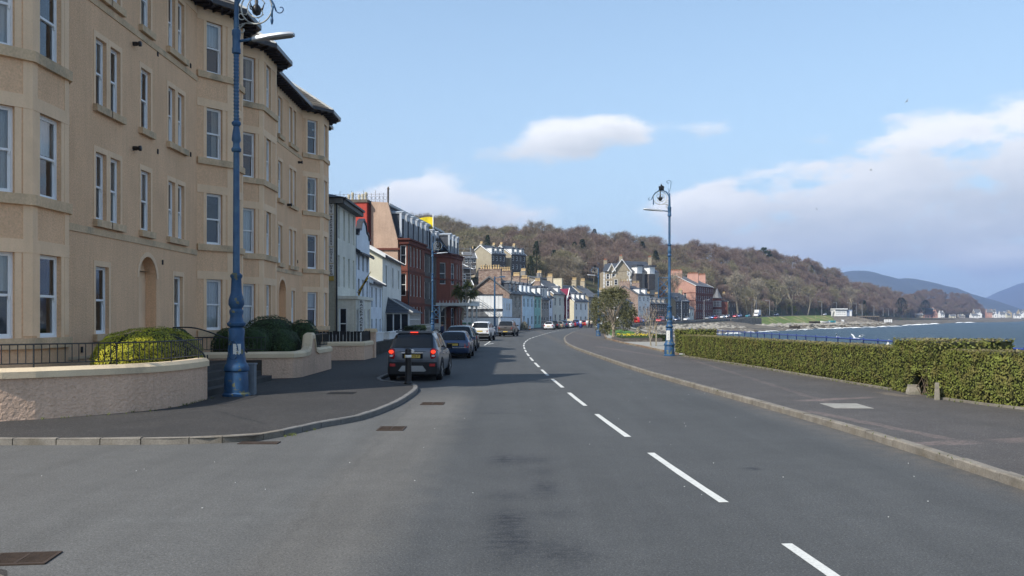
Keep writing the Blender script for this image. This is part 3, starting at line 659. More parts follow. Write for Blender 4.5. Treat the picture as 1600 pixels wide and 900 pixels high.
# arch spandrels, recess backs, doors
for si, (s0, s1) in ARCH.items():
    a, b = segs[si]; d = (Vector(b)-Vector(a)).normalized(); n = Vector((-d.y, d.x)); r_ = (s1-s0)/2; zc = 4.05-r_; cs = (s0+s1)/2
    pt = lambda s, z, y=0.0: (a[0]+d.x*s+n.x*y, a[1]+d.y*s+n.y*y, z)
    K = 14; arc = [(cs-r_*math.cos(math.pi*i/K), zc+r_*math.sin(math.pi*i/K)) for i in range(K+1)]
    for i in range(K):
        (sa, za), (sb, zb) = arc[i], arc[i+1]
        wallm.q(pt(sa, za), pt(sb, zb), pt(sb, 4.05), pt(sa, 4.05)); wallm.q(pt(sb, zb), pt(sa, za), pt(sa, za, .35), pt(sb, zb, .35))
    ar = HB()
    for i in range(K):
        (sa, za), (sb, zb) = arc[i], arc[i+1]; e = 1.22
        oa = (cs+(sa-cs)*e, zc+(za-zc)*e); ob = (cs+(sb-cs)*e, zc+(zb-zc)*e)
        ar.q(pt(sa, za, -.02), pt(sb, zb, -.02), pt(*ob, -.02), pt(*oa, -.02)); ar.q(pt(*oa, -.02), pt(*ob, -.02), pt(*ob, .0), pt(*oa, .0))
    ar.build('arch_surround', M_stone, hotel)
    dr = HB(); dr.q(pt(s0, .7, .349), pt(s1, .7, .349), pt(s1, 4.05, .349), pt(s0, 4.05, .349)); dr.build('recess_panel', M_stone, hotel)
# closing walls and inner floors
wallm.q((-24, 18.35, -.1), (W0, 18.35, -.1), (W0, 18.35, ZT), (-24, 18.35, ZT)); wallm.q((W0, 54, -.1), (-24, 54, -.1), (-24, 54, ZT), (W0, 54, ZT)); wallm.q((-24, 54, -.1), (-24, 18.35, -.1), (-24, 18.35, ZT), (-24, 54, ZT))
wallm.build('wall', M_harl, hotel)
inn = HB()
for k in range(5): inn.q((-23.9, 18.45, 3.2*k+.4), (-11.8, 18.45, 3.2*k+.4), (-11.8, 53.9, 3.2*k+.4), (-23.9, 53.9, 3.2*k+.4))
for y in (23.5, 27, 29.2, 32.3, 36.5, 41.5, 45.5, 48.6): inn.q((-11.9, y, .4), (-16, y, .4), (-16, y, ZT-.1), (-11.9, y, ZT-.1))
inn.q((-15.9, 18.5, .4), (-15.9, 53.8, .4), (-15.9, 53.8, ZT-.1), (-15.9, 18.5, ZT-.1)); inn.build('inner_floors', mat('inner_room', (.16, .15, .14), .95, 0, fine=0), hotel)
margins.build('window_margins', M_stone, hotel, kind='stuff')
# string courses that wrap the bays
sc_ = HB(); lb = HB()
bayruns = [PLAN[1:5], PLAN[5:9], PLAN[9:13], PLAN[13:17]]
for run in bayruns:
    for k in range(4):
        band(sc_, run, -.02, .09, SILL[k]-.24, SILL[k]-.004); band(lb, run, -.02, .022, SILL[k]+WH+.0, SILL[k]+WH+.3)
    band(lb, run, -.02, .03, ZT-.26, ZT)
full = [PLAN[4:6], PLAN[12:14], PLAN[0:2], PLAN[16:18]]
for run in full:
    band(sc_, run, -.02, .03, SILL[1]-.44, SILL[1]-.25); band(sc_, run, -.02, .03, SILL[3]-.44, SILL[3]-.25); band(sc_, run, -.02, .035, 1.0, 1.08)
    band(lb, run, -.02, .02, ZT-.3, ZT)
sc_.build('string_courses', M_cope, hotel, kind='stuff'); lb.build('lintel_bands', M_stone, hotel, kind='stuff')
# corner margins of bays (flush strips each side of the arrises)
cm = HB()
for run in bayruns:
    for i in (1, 2):
        p = run[i]; d0 = (Vector(p)-Vector(run[i-1])).normalized(); d1 = (Vector(run[i+1])-Vector(p)).normalized(); 
        a_ = Vector(p)-d0*.2; b_ = Vector(p)+d1*.2; band(cm, [tuple(a_), p, tuple(b_)], -.01, .014, 1.7, ZT-.3)
cm.build('corner_margins', M_stone, hotel, kind='stuff')
# eaves: soffit, brackets, gutter
EV = [PLAN[0]]+PLAN[1:]; so = HB(); gu = HB(); so_o = offset(PLAN, .62); so_i = offset(PLAN, -.05)
band(so, PLAN, -.05, .56, ZT+.02, ZT+.06); so.build('soffit', M_timber, hotel)
rel = lambda x, y, z: (x-HP.x, y-HP.y, z-HP.z)
pth = resample([p for p in offset(PLAN, .58)], .45); bk = MB(); bk.box(-.26, .28, -.03, .03, -.1, 0); bkd = bk.data('eave_bracket', M_timber)
cen = offset(PLAN, .3); cr_ = resample(cen, .42)
for a, b in zip(cr_, cr_[1:]):
    d = (Vector(b)-Vector(a)).normalized(); link('eave_bracket', bkd, hotel, rel((a[0]+b[0])/2, (a[1]+b[1])/2, ZT+.02), math.atan2(d.y, d.x)-math.pi/2)
band(gu, PLAN, .55, .68, ZT+.02, ZT+.2); gu.build('gutter', M_gutter, hotel)
# roofs: main slope and one hipped roof over every bay, in courses
rf = HB(); roof_courses(rf, (-10.95, 18.0, ZT+.16), (-10.95, 54.4, ZT+.16), (-17.6, 54.4, 16.9), (-17.6, 18.0, 16.9), 26)
roof_courses(rf, (-24.6, 54.4, ZT+.16), (-24.6, 18, ZT+.16), (-17.6, 18, 16.9), (-17.6, 54.4, 16.9), 10)
rf.q((-10.95, 18.0, ZT+.1), (-17.6, 18, 16.9), (-24.6, 18, ZT+.1)); rf.q((-24.6, 54.4, ZT+.1), (-17.6, 54.4, 16.9), (-10.95, 54.4, ZT+.1)); rf.build('roof', M_slate, hotel)
for j, run in enumerate(bayruns):
    e = offset(run, .64); ym = (run[1][1]+run[2][1])/2; apex = (-12.7, ym, 15.6 if j else 19.4); 
    if j == 0: apex = (-11.6, ym, 19.4)
    e = [(e[0][0]-.9, e[0][1]-.75)]+[tuple(q) for q in e[1:3]]+[(e[3][0]-.9, e[3][1]+.75)]; br = HB()
    pts = [(x, y, ZT+.16) for x, y in e]
    for a, b in zip(pts, pts[1:]): roof_courses(br, a, b, apex, apex, 11)
    bro = br.build('bay_roof', M_slate, hotel); hp = MB()
    for p in pts[1:3]: hp.tube([Vector(rel(*p))+Vector((0, 0, .04)), Vector(rel(*apex))+Vector((0, 0, .05))], .06, 5)
    hp.build('hip_ridge', M_lead, bro)
# chimney stacks on the ridge
ch = MB()
for y in (30, 45): pass
M_chim = mat('chimney_render', (.36, .27, .18), .9, .15, 1, .3, 20, coords='Position')
M_pot = mat('buff_chimney_pot', (.52, .38, .2), .8, .15, 6); M_potr = mat('red_chimney_pot', (.42, .14, .07), .8, .15, 6)
def pot_data(h=.75, r=.16):
    k = ('pot', h, r)
    if k not in WD: mb = MB(); mb.lathe([(r*.9, 0), (r*1.1, .04), (r*.95, .1), (r*.82, h*.8), (r*1.05, h*.86), (r*1.0, h), (r*.7, h), (r*.6, h-.1)], seg=8); WD[k] = mb.data('chimney_pot', M_pot, True); mb2 = MB(); mb2.v, mb2.f, mb2.m = mb.v, mb.f, mb.m; WD[('potr', h, r)] = mb2.data('chimney_pot', M_potr, True)
    return WD[k]
for y in (28.5, 45):
    mb = HB(); mb.box(-18.1, -17.1, y, y+2.2, 15.5, 18.2); mb.box(-18.2, -17.0, y-.1, y+2.3, 18.2, 18.4); c = mb.build('chimney', M_chim, hotel)
    for i in range(4): link('chimney_pot', pot_data(), c, rel(-17.6, y+.3+i*.53, 18.4))
# boiler flues, air bricks, alarm box
M_black = mat('black_plastic', (.012, .012, .013), .4, .05, 3, fine=0, spec=.5)
fl = MB(); fl.lathe([(.07, 0), (.07, .12), (.05, .2), (.085, .2), (.085, .26), (.001, .27)], seg=10); fld = fl.data('flue', M_black, True)
for y, z in ((27.05, SILL[3]-.75), (27.05, SILL[2]-.75), (47.9, SILL[3]-.7), (45.6, SILL[2]-.1)):
    o = link('flue', fld, hotel, rel(W0-.02, y, z)); o.rotation_euler = (0, R(90), 0)
vb = MB(); vb.box(0, .03, -.045, .045, -.08, .08); vd = vb.data('air_vent', M_timber)
for y, z in ((28.9, SILL[3]-.5), (28.9, SILL[2]-.5), (31.85, SILL[3]-.05), (31.85, SILL[2]-.05), (29.3, SILL[1]-.9), (23.8, 1.25), (47.75, SILL[1]+.3)): link('air_vent', vd, hotel, rel(W0-.004, y, z))
mb = MB(); mb.tube([rel(-11.46, 52.9, .3), rel(-11.46, 52.9, ZT)], .05, 8); mb.build('downpipe', mat('cream_pipe', (.5, .38, .25), .5), hotel)
# ================================================================ GARDEN WALLS, RAILINGS, HEDGES
M_wallr = mat('pink_cream_roughcast', (.66, .46, .33), .95, .08, .8, 2.6, 13, coords='Position', fine=.1, fscale=20, spec=.1, streak=.12)
M_coping = mat('cream_coping', (.68, .54, .36), .85, .1, 1.2, .3, 20, coords='Position', col2=(.34, .28, .2), c2lo=.55, c2hi=.75, fine=.08)
M_rail = mat('black_iron', (.010, .011, .012), .45, .1, 4, spec=.5, fine=0)
TERR = .72
def coping_wall(name, label, pts, h, m=None, mc=None, thick=.26, over=.05, ch=.2):
    m = m or M_wallr; mc = mc or M_coping; hs = h if isinstance(h, (list, tuple)) else [h]*len(pts)
    t = thing(name, label, 'wall', (pts[0][0], pts[0][1], .1)); b0 = Vector((pts[0][0], pts[0][1], .1)); rl = [(p[0]-b0.x, p[1]-b0.y) for p in pts]
    mb = MB(); band(mb, rl, 0, -thick, -.15, [q-ch-.1 for q in hs]); mb.build('wall_face', m, t)
    # coping stones with a weathered chamfer
    L_ = 0; 
    segs_ = []; cur = [(*rl[0], hs[0]-.1)]
    P3 = [(rl[i][0], rl[i][1], hs[i]-.1) for i in range(len(rl))]; rs = resample(P3, .3); acc = 0; cur = [rs[0]]
    def sec(run):
        pl = [(p[0], p[1]) for p in run]; o = {k: offset(pl, k) for k in (over, over-.035, -.02, -thick+.02, -thick-over)}
        mb = MB(); mb.ring([[(*o[over][i], run[i][2]-ch+.002), (*o[over][i], run[i][2]-.07), (*o[-.02][i], run[i][2]), (*o[-thick+.02][i], run[i][2]), (*o[-thick-over][i], run[i][2]-.07), (*o[-thick-over][i], run[i][2]-ch+.002)] for i in range(len(run))])
        mb.build('coping_stone', mc, t)
    for a, b in zip(rs, rs[1:]):
        acc += math.dist(a, b); cur.append(b)
        if acc > 1.25: sec(cur); cur = [b]; acc = 0
    if len(cur) > 1: sec(cur)
    return t
def railing(label, pts, z, h=.46, step=.135, group=None):
    t = thing('railing', label, 'railing', (pts[0][0], pts[0][1], z), group=group); rl = [(p[0]-pts[0][0], p[1]-pts[0][1], (p[2]-z if len(p) > 2 else 0)) for p in pts]
    P = resample(rl, .15)
    mb = MB(); mb.tube([(p[0], p[1], p[2]+h) for p in rl], .016, 5); mb.build('top_rail', M_rail, t)
    mb = MB(); mb.tube([(p[0], p[1], p[2]+.06) for p in rl], .012, 5); mb.build('bottom_rail', M_rail, t)
    bar = MB(); bar.box(-.0075, .0075, -.0075, .0075, .06, h); bd = bar.data('bar', M_rail); pb = MB(); pb.box(-.012, .012, -.012, .012, -.02, h); pd = pb.data('post', M_rail)
    for i, p in enumerate(resample(rl, step)): link('post' if i % 12 == 6 else 'bar', pd if i % 12 == 6 else bd, t, p)
    return t
# 1: near curved wall
W1P = smooth_path([(-30, 15.9), (-20, 15.95), (-14, 16.1), (-11.4, 16.5), (-9.88, 17.1), (-8.6, 18.2), (-7.85, 19.1), (-7.56, 20.1), (-7.5, 21.0), (-7.52, 21.8)], .5)
coping_wall('garden_wall', 'curved roughcast wall with pale coping at the near left corner', W1P, 1.12)
railing('black iron railing along the curved wall at the near left corner', [tuple(p) for p in offset(W1P, -.13) if p[0] > -15], 1.14, .44)
W2P = [(-10.6, 28.7), (-9.0, 29.0), (-7.3, 29.45), (-7.12, 30.0), (-7.12, 30.9), (-7.12, 31.2), (-7.12, 31.4), (-7.12, 31.75), (-7.12, 32.0), (-7.12, 32.4), (-7.12, 34.8)]
coping_wall('garden_wall', 'cream wall with swept up middle pier behind the near lamp post', W2P, [.98, .98, .98, .98, 1.0, 1.12, 1.55, 1.58, 1.1, 1.0, 1.0])
railing('short black railing behind the steps beside the near lamp post', [(-10.4, 28.9), (-8.2, 29.35)], 1.0, .46)
railing('black railing on the low wall beyond the raised pier', [(-7.26, 32.6), (-7.26, 34.7), (-8.6, 34.9)], 1.0, .5)
coping_wall('garden_wall', 'return end of the cream wall towards the block', [(-7.2, 34.82), (-9.5, 35.2)], 1.0)
W3P = [(-10.0, 41.3), (-8.6, 41.75), (-7.06, 42.2), (-7.0, 44.4)]
coping_wall('garden_wall', 'cream front wall of the hostel garden next to a square gatepost', W3P, .98)
t = thing('gatepost', 'square cream gatepost at the end of the hostel garden wall', 'gatepost', (-7.15, 44.7, .1))
mb = MB(); mb.box(-.24, .24, -.24, .24, -.05, 1.28); mb.build('post_shaft', M_wallr, t); mb = MB(); mb.box(-.3, .3, -.3, .3, 1.281, 1.42); mb.prism([(-.27, -.27), (.27, -.27), (.27, .27), (-.27, .27)], 1.42, 1.47); mb.build('post_cap', M_coping, t)
t = thing('garden_fence', 'dark boarded fence standing on the hostel garden wall', 'fence', (-7.2, 42.35, .9))
pl = [(-9.8, 41.55), (-8.6, 41.95), (-7.2, 42.4), (-7.14, 44.4)]
bb = MB(); bb.box(-.07, .07, -.012, .012, 0, 1); bd = bb.data('board', mat('black_stained_board', (.012, .011, .010), .7, .2, 3))
for i, p in enumerate(resample(pl, .155)):
    a, b = (Vector(pl[0]), Vector(pl[2])) if p[0] < -7.2 else (Vector(pl[2]), Vector(pl[3])); d = b-a
    o = link('board', bd, t, (p[0]+7.2, p[1]-42.35, -.05), math.atan2(d.y, d.x)); o.scale = (1, 1, .62+.06*noise.noise(Vector((i*1.3, 0, 0))))
# terraces (raised garden ground behind the walls)
mb = MB(); mb.prism([(-30, 16.2), (-14, 16.4), (-11.5, 16.8), (-10.1, 17.3), (-8.8, 18.4), (-8.1, 19.2), (-7.8, 20.1), (-7.75, 21.9), (-9.2, 21.9), (-9.2, 28.7), (-7.5, 29.6), (-7.4, 34.8), (-9.5, 35.0), (-11.55, 35.0), (-11.55, 17.7), (-30, 17.5)][::1], -.02, TERR)
mb.build('garden_terrace', M_soil, kind='structure')
mb = MB(); mb.prism([(-11.5, 41.6), (-7.3, 42.4), (-7.2, 44.8), (-7.8, 62), (-11, 62)], -.02, .75); mb.build('hostel_terrace', M_soil, kind='structure')
# steps
M_step = mat('dark_step_stone', (.05, .048, .045), .85, .25, 2, .2, 30, coords='Position')
t = thing('entrance_steps', 'dark stone steps between the two cream garden walls', 'steps', (-8.3, 25.2, .1))
for k in range(4): mb = MB(); mb.box(-1.0, .55-.34*k, -3.25, 3.3, .155*k+ (.001 if k else -.05), .155*(k+1)); mb.build('step', M_step, t)
def handrail(label, pts):
    t = thing('handrail', label, 'handrail', pts[0]); b0 = Vector(pts[0]); P = smooth_path([tuple(Vector(p)-b0) for p in pts], .12)
    mb = MB(); mb.tube(P, .022, 7); mb.build('rail', M_rail, t, smooth=True); mb = MB(); e = P[-1]; mb.tube([e, (e[0], e[1], -.6)], .018, 6); f = P[0]; mb.tube([f, (f[0], f[1], -1.0)], .018, 6); mb.build('stanchions', M_rail, t, kind='stuff')
handrail('curved black handrail at the near side of the entrance steps', [(-9.1, 22.1, 1.78), (-8.6, 22.1, 1.7), (-8.0, 22.1, 1.42), (-7.72, 22.1, 1.2), (-7.62, 22.1, .95)])
handrail('black handrail sloping down behind the near lamp post', [(-10.6, 27.6, 1.8), (-9.9, 27.7, 1.78), (-9.0, 27.9, 1.45), (-8.5, 28.0, 1.2), (-8.4, 28.0, 1.0)])

# ---- leaf clad hedges and bushes
M_weed = mat('weed_green', (.12, .14, .04), .8, .3, 8, coords='Position', fine=.3)
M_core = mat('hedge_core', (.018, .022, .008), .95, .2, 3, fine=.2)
M_coret = mat('hedge_twig_core', (.035, .028, .015), .95, .3, 8, fine=.3)
def leafm(name, c1, c2, scale=5): return mat(name, c1, .6, .35, scale, spec=.25, col2=c2, c2scale=scale*.8, fine=.3, fscale=scale*6, coords='Position')
M_hedge = leafm('hedge_leaf', (.145, .165, .035), (.15, .135, .04), 4)
M_gold = leafm('golden_leaf', (.36, .33, .02), (.22, .24, .02), 4)
M_green = leafm('dark_green_leaf', (.028, .055, .015), (.045, .075, .02), 4)
def leaf_faces(mb, surf, n, size, mi=0, tilt=.9, depth=.04, rg=rnd):
    """surf() -> (point, normal)"""
    for _ in range(n):
        p, nn = surf(); a = rg.random()*6.283; t1 = nn.orthogonal().normalized(); t2 = nn.cross(t1)
        d = (t1*math.cos(a)+t2*math.sin(a)+nn*rg.uniform(-.2, tilt)).normalized(); w = (d.cross(nn)+nn*rg.uniform(-.4, .4)).normalized(); s_ = size*rg.uniform(.6, 1.4)
        p = p+nn*rg.uniform(-depth, depth*.7); l = d*s_; w = w*s_*.38
        mb.q(p-l*.1, p+l*.4+w, p+l, p+l*.4-w, mi=mi)
def hedge_box(name, label, pts, w, z0, h, n_m2, size, m=M_hedge, group=None, top_tan=True, cut=None, rough=.03, undercut=True, ends=True, cat='hedge'):
    """pts = front base line (travel so that the hedge body lies to the left); h list or number"""
    hs = h if isinstance(h, (list, tuple)) else [h]*len(pts); b0 = Vector((pts[0][0], pts[0][1], z0)); t = thing(name, label, cat, b0, group=group)
    pl = [(p[0]-b0.x, p[1]-b0.y) for p in pts]
    core = MB(); ins = .05; rr = resample([(*pl[i], hs[i]) for i in range(len(pl))], .35); cp = [(p[0], p[1]) for p in rr]
    A = offset(cp, -ins); B = offset(cp, -w+ins); A2 = offset(cp, -ins-.08)
    jz = lambda i, s_: .025*noise.noise(Vector((rr[i][0]*1.1, rr[i][1]*1.1, s_)))
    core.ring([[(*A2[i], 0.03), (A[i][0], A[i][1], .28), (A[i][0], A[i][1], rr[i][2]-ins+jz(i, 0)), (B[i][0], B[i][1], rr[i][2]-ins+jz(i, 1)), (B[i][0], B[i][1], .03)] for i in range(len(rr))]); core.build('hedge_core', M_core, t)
    mb = MB(); total = 0
    for (a, b), (ha, hb) in zip(zip(pl, pl[1:]), zip(hs, hs[1:])):
        a = Vector((*a, 0)); b = Vector((*b, 0)); d = b-a; L_ = d.length; d.normalize(); n = Vector((d.y, -d.x, 0)); hm = (ha+hb)/2
        def front():
            s_ = rnd.random(); zz_ = rnd.random()**.9; H_ = ha+(hb-ha)*s_; P = a+d*L_*s_; zz_ *= H_
            bul = rough*noise.noise(Vector((P.x*2.2, P.y*2.2, zz_*2.2)))+(-.10*max(0, 1-zz_/.3) if undercut else 0); return P+Vector((0, 0, zz_))+n*bul, n
        def top(): s_ = rnd.random(); H_ = ha+(hb-ha)*s_; P = a+d*L_*s_-n*w*rnd.random(); return P+Vector((0, 0, H_+rough*.8*noise.noise(Vector((P.x*2, P.y*2, 0))))), Vector((0, 0, 1))
        def back(): s_ = rnd.random(); H_ = ha+(hb-ha)*s_; return a+d*L_*s_-n*w+Vector((0, 0, rnd.random()*H_)), -n
        k = n_m2; leaf_faces(mb, front, int(L_*hm*k), size, 0, .5, .025); leaf_faces(mb, top, int(L_*w*k), size, 1 if top_tan else 0, .4); leaf_faces(mb, back, int(L_*hm*k*.4), size*1.2, 0)
    if ends:
        for P, nx_, H_ in ((pl[0], (Vector((*pl[0], 0))-Vector((*pl[1], 0))).normalized(), hs[0]), (pl[-1], (Vector((*pl[-1], 0))-Vector((*pl[-2], 0))).normalized(), hs[-1])):
            P = Vector((*P, 0)); s_ = Vector((-nx_.y, nx_.x, 0)); 
            inner = s_ if (P is not None and nx_ == nx_) else s_
            dd = (Vector((*pl[1], 0))-Vector((*pl[0], 0))).normalized(); left = Vector((-dd.y, dd.x, 0))
            def endf(): return P+left*w*rnd.random()+Vector((0, 0, rnd.random()*H_)), nx_
            leaf_faces(mb, endf, int(w*H_*n_m2), size, 0)
    mb.build('foliage', [m, M_tan] if top_tan else [m], t); return t
M_tan = leafm('clipped_tan_leaf', (.24, .19, .09), (.15, .16, .05), 5)
# front hedges along the promenade: travel from far to near keeps the body on the left (+x)
hl = [(8.9, 46.0), (9.35, 41), (9.8, 35.5), (10.15, 29.5), (10.4, 25.0), (10.42, 24.2)]
hedge_box('clipped_hedge', 'long low clipped hedge running from the lamp post to the gap', hl, .9, .12, [1.1, 1.12, 1.12, 1.15, 1.18, 1.18], 800, .046)
hr = [(10.5, 21.55), (10.75, 20.2), (11.25, 18.6), (11.6, 16), (11.9, 12), (12, 4)]
hedge_box('clipped_hedge', 'clipped hedge nearest the camera at the right edge', hr, .95, .12, [1.2, 1.22, 1.24, 1.25, 1.25, 1.25], 1000, .045)
# the taller arched hedge over the gap
def arch_hedge():
    b0 = Vector((10.42, 22.9, .12)); t = thing('arched_hedge', 'taller clipped hedge arched over the little gateway', 'hedge', b0)
    mb = MB(); core = MB(); y0, y1, h = -1.35, 1.3, 1.42; dp = 1.25
    openz = lambda y: max(0, .62*math.sqrt(max(0, 1-((y+.35)/.5)**2)))   # arch opening, near side
    ys = [y0+(y1-y0)*i/26 for i in range(27)]
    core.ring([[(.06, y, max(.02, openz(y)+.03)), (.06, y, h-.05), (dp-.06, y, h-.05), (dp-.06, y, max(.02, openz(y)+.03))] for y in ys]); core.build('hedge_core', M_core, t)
    def fr():
        while True:
            y = rnd.uniform(y0, y1); z = rnd.random()*h
            if z > openz(y)+rnd.uniform(-.05, .06): return Vector((.0+.05*noise.noise(Vector((y*2, z*2, 5)))-.02, y, z)), Vector((-1, 0, 0))
    leaf_faces(mb, fr, 3600, .045, 0); leaf_faces(mb, lambda: (Vector((rnd.random()*dp, rnd.uniform(y0, y1), h)), Vector((0, 0, 1))), 1200, .055, 1, .4)
    leaf_faces(mb, lambda: (Vector((rnd.random()*dp, y0, rnd.uniform(.2, 1)*h)), Vector((0, -1, 0))), 900, .06, 0)
    leaf_faces(mb, lambda: (Vector((rnd.random()*dp, rnd.uniform(-.85, .15), 0))+Vector((0, 0, openz(-.35)*rnd.uniform(.8, 1))), Vector((0, 0, -1))), 400, .07, 0)
    leaf_faces(mb, lambda: (Vector((dp, rnd.uniform(y0, y1), rnd.uniform(.3, h))), Vector((1, 0, 0))), 500, .07, 0)
    mb.build('foliage', [M_hedge, M_tan], t)
    tw = MB()
    for i in range(26):
        y = -.1+rnd.random()*1.0*(1 if i % 3 else -1)*.6; x = rnd.uniform(.05, .6); p = [(x, y, 0)]
        for k in range(4): p.append((p[-1][0]+rnd.uniform(-.1, .1), p[-1][1]+rnd.uniform(-.12, .12), p[-1][2]+.2))
        tw.tube(p, .011, 4)
    tw.build('twigs', mat('hedge_twig', (.13, .10, .07), .9), t, kind='stuff')
    return t
arch_hedge()
hedge_box('clipped_hedge', 'raised clipped hedge running back from the gateway towards the sea', [(13.35, 24.4), (11.6, 24.1)], .7, .12, 1.40, 420, .06, ends=True)
hedge_box('clipped_hedge', 'short clipped hedge behind the blue lamp post', [(9.3, 49.6), (11.5, 49.6)][::1], .8, .12, 1.35, 350, .07)
# stone stubs at the gap and pale edging under the hedges
M_stub = mat('weathered_stub_stone', (.30, .27, .22), .9, .2, 5, .5, 30, col2=(.18, .17, .13))
def stub(loc, w, h, label):
    mb = MB(); mb.ring([[(sx*w*(1+.05*math.sin(k*3+z*9))*(1 if z < h*.8 else .8), sy*w*.7*(1 if z < h*.8 else .8), z) for k, (sx, sy) in enumerate(((-1, -1), (1, -1), (1, 1), (-1, 1)))] for z in (0, h*.3, h*.8, h)]); mb.build('gate_stub', M_stub, loc=loc, label=label, category='stone')
stub((*gp(1427, 616, .12), .12), .15, .25, 'rounded pale stone stub at the left of the hedge gateway')
stub((*gp(1464, 625, .12), .12), .05, .42, 'thin pale stone post at the right of the hedge gateway')
eg = MB(); band(eg, [(p[0]-.02, p[1]) for p in hl], .03, -.10, -.03, .045); band(eg, [(p[0]-.02, p[1]) for p in hr], .03, -.10, -.03, .045); eg.build('hedge_edging', M_kerb, PAVR, kind='stuff', loc=(0, 0, .12))
tf = MB(); rt = random.Random(21)
def tufts(pts, n, sp, h, mi=0):
    P = resample(pts, .4)
    for _ in range(n):
        a = rt.choice(P); x, y = a[0]+rt.gauss(0, sp), a[1]+rt.gauss(0, .25); z = a[2] if len(a) > 2 else .12
        for k in range(5): an = rt.random()*6.28; l = h*rt.uniform(.4, 1.2); tf.q((x-.006, y, z), (x+.006, y, z), (x+l*.6*math.cos(an), y+l*.6*math.sin(an), z+l), mi=mi)
tufts([(p[0]-.06, p[1], .12) for p in hl], 260, .05, .07); tufts([(p[0]-.06, p[1], .12) for p in hr], 160, .05, .08); tufts([(-4.0, 15.6, .0), (-3.75, 16.6, .0)], 30, .04, .05); tufts([(p[0]-.01, p[1], .115) for p in RKERB if 8 < p[1] < 60], 90, .03, .04)
tufts([(-7.45, 22, .1), (-7.5, 20.2, .1), (-7.8, 19, .1), (-8.6, 18.1, .1), (-9.9, 17, .1)], 60, .03, .05)
tf.build('kerb_weeds', [M_weed], PAVR, kind='stuff')
# grass strip and path between hedge and sea wall
mb = MB(); ys = [4, 10, 16, 20, 25, 30, 36, 42, 47, 48]
def hx(y):
    pts = sorted([(p[1], p[0]) for p in hl+hr])
    for a, b in zip(pts, pts[1:]):
        if a[0] <= y <= b[0]: return a[1]+(b[1]-a[1])*(y-a[0])/max(1e-6, b[0]-a[0])
    return pts[-1][1] if y > pts[-1][0] else pts[0][1]
mb.ring([[(hx(y)+.1, y, .127), (14.4, y, .127)] for y in ys], closed=False); mb.build('sea_front_lawn', M_lawn, kind='structure')
# near bushes on the terrace
def bush(name, label, c, rad, m, n, size, power=2.6, group=None, flat=.9, mats2=None, split=None):
    t = thing(name, label, 'bush', c, group=group); mb = MB(); core = MB(); rx_, ry_, rz_ = rad
    def sup(a, e):
        f_ = lambda v: math.copysign(abs(v)**(2/power), v)
        d = Vector((f_(math.cos(e))*f_(math.cos(a)), f_(math.cos(e))*f_(math.sin(a)), f_(math.sin(e))))
        k = 1+.05*noise.noise(Vector((d.x*2.2+c[0], d.y*2.2, d.z*2.2)))+.03*noise.noise(Vector((d.x*6+c[0], d.y*6, d.z*6)))
        return Vector((d.x*rx_, d.y*ry_, d.z*rz_))*k
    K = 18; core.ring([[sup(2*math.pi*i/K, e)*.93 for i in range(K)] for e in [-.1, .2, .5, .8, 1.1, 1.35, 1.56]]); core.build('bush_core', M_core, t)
    def surf():
        a = rnd.random()*6.283; e = math.asin(rnd.random()); p = sup(a, e); q = sup(a+.03, e); r_ = sup(a, min(1.57, e+.03))
        nn = (q-p).cross(r_-p); nn = nn.normalized() if nn.length > 1e-9 else Vector((0, 0, 1))
        return p, (nn if nn.dot(p) > 0 else -nn)
    leaf_faces(mb, surf, int(n*1.5), size*.8, 0, .45, .025); mb.build('foliage', m, t); return t
bush('rounded_bush', 'large rounded golden green bush behind the curved railing', (-9.15, 22.35, TERR), (.95, 2.25, 1.12), M_gold, 15000, .042, 2.7)
# steep dark cypress end of the same hedge
bush('clipped_bush', 'dark green clipped bush at the right end of the golden bush', (-9.55, 24.3, TERR), (.6, .95, 1.08), M_green, 8000, .045, 4)
bush('clipped_bush', 'dark green clipped bush just right of the near lamp post', (-9.3, 30.6, TERR), (1.0, .9, 1.05), M_green, 8000, .045, 3.6)
bush('clipped_bush', 'rounded dark bush in front of the raised pier', (-8.3, 31.5, TERR), (.7, 1.0, .98), M_green, 7000, .045, 3)
bush('rounded_bush', 'big domed dark bush behind the clipped pair', (-9.3, 33.9, TERR), (1.2, 1.6, 1.45), M_green, 4500, .07, 2.3)
bush('rounded_bush', 'small domed dark bush at the end of the cream wall', (-8.1, 34.2, TERR), (.65, .8, 1.3), M_green, 2600, .06, 2.5)

# ================================================================ LAMP POSTS
M_blue = mat('faded_blue_paint', (.028, .085, .18), .45, .15, 5, .1, 30, spec=.45, col2=(.05, .12, .2), fine=.1, streak=.25)
M_bluew = mat('worn_blue_paint', (.02, .07, .155), .5, .2, 5, .2, 30, spec=.4, col2=(.13, .13, .065), c2lo=.57, c2hi=.62, c2scale=6, fine=.15)
M_white_iron = mat('chalky_white_iron', (.52, .52, .47), .7, .2, 7, col2=(.2, .2, .18), fine=.15)
M_lampmetal = mat('grey_lamp_housing', (.42, .44, .46), .45, .1, 4, metal=.3)
M_lens = mat('lamp_lens', (.25, .26, .26), .2, .1, 8)
def scroll(cx, cz, r0, r1, a0, a1, n=26):
    return [(cx+(r0+(r1-r0)*i/n)*math.cos(a0+(a1-a0)*i/n), 0, cz+(r0+(r1-r0)*i/n)*math.sin(a0+(a1-a0)*i/n)) for i in range(n+1)]
LAMP = {}
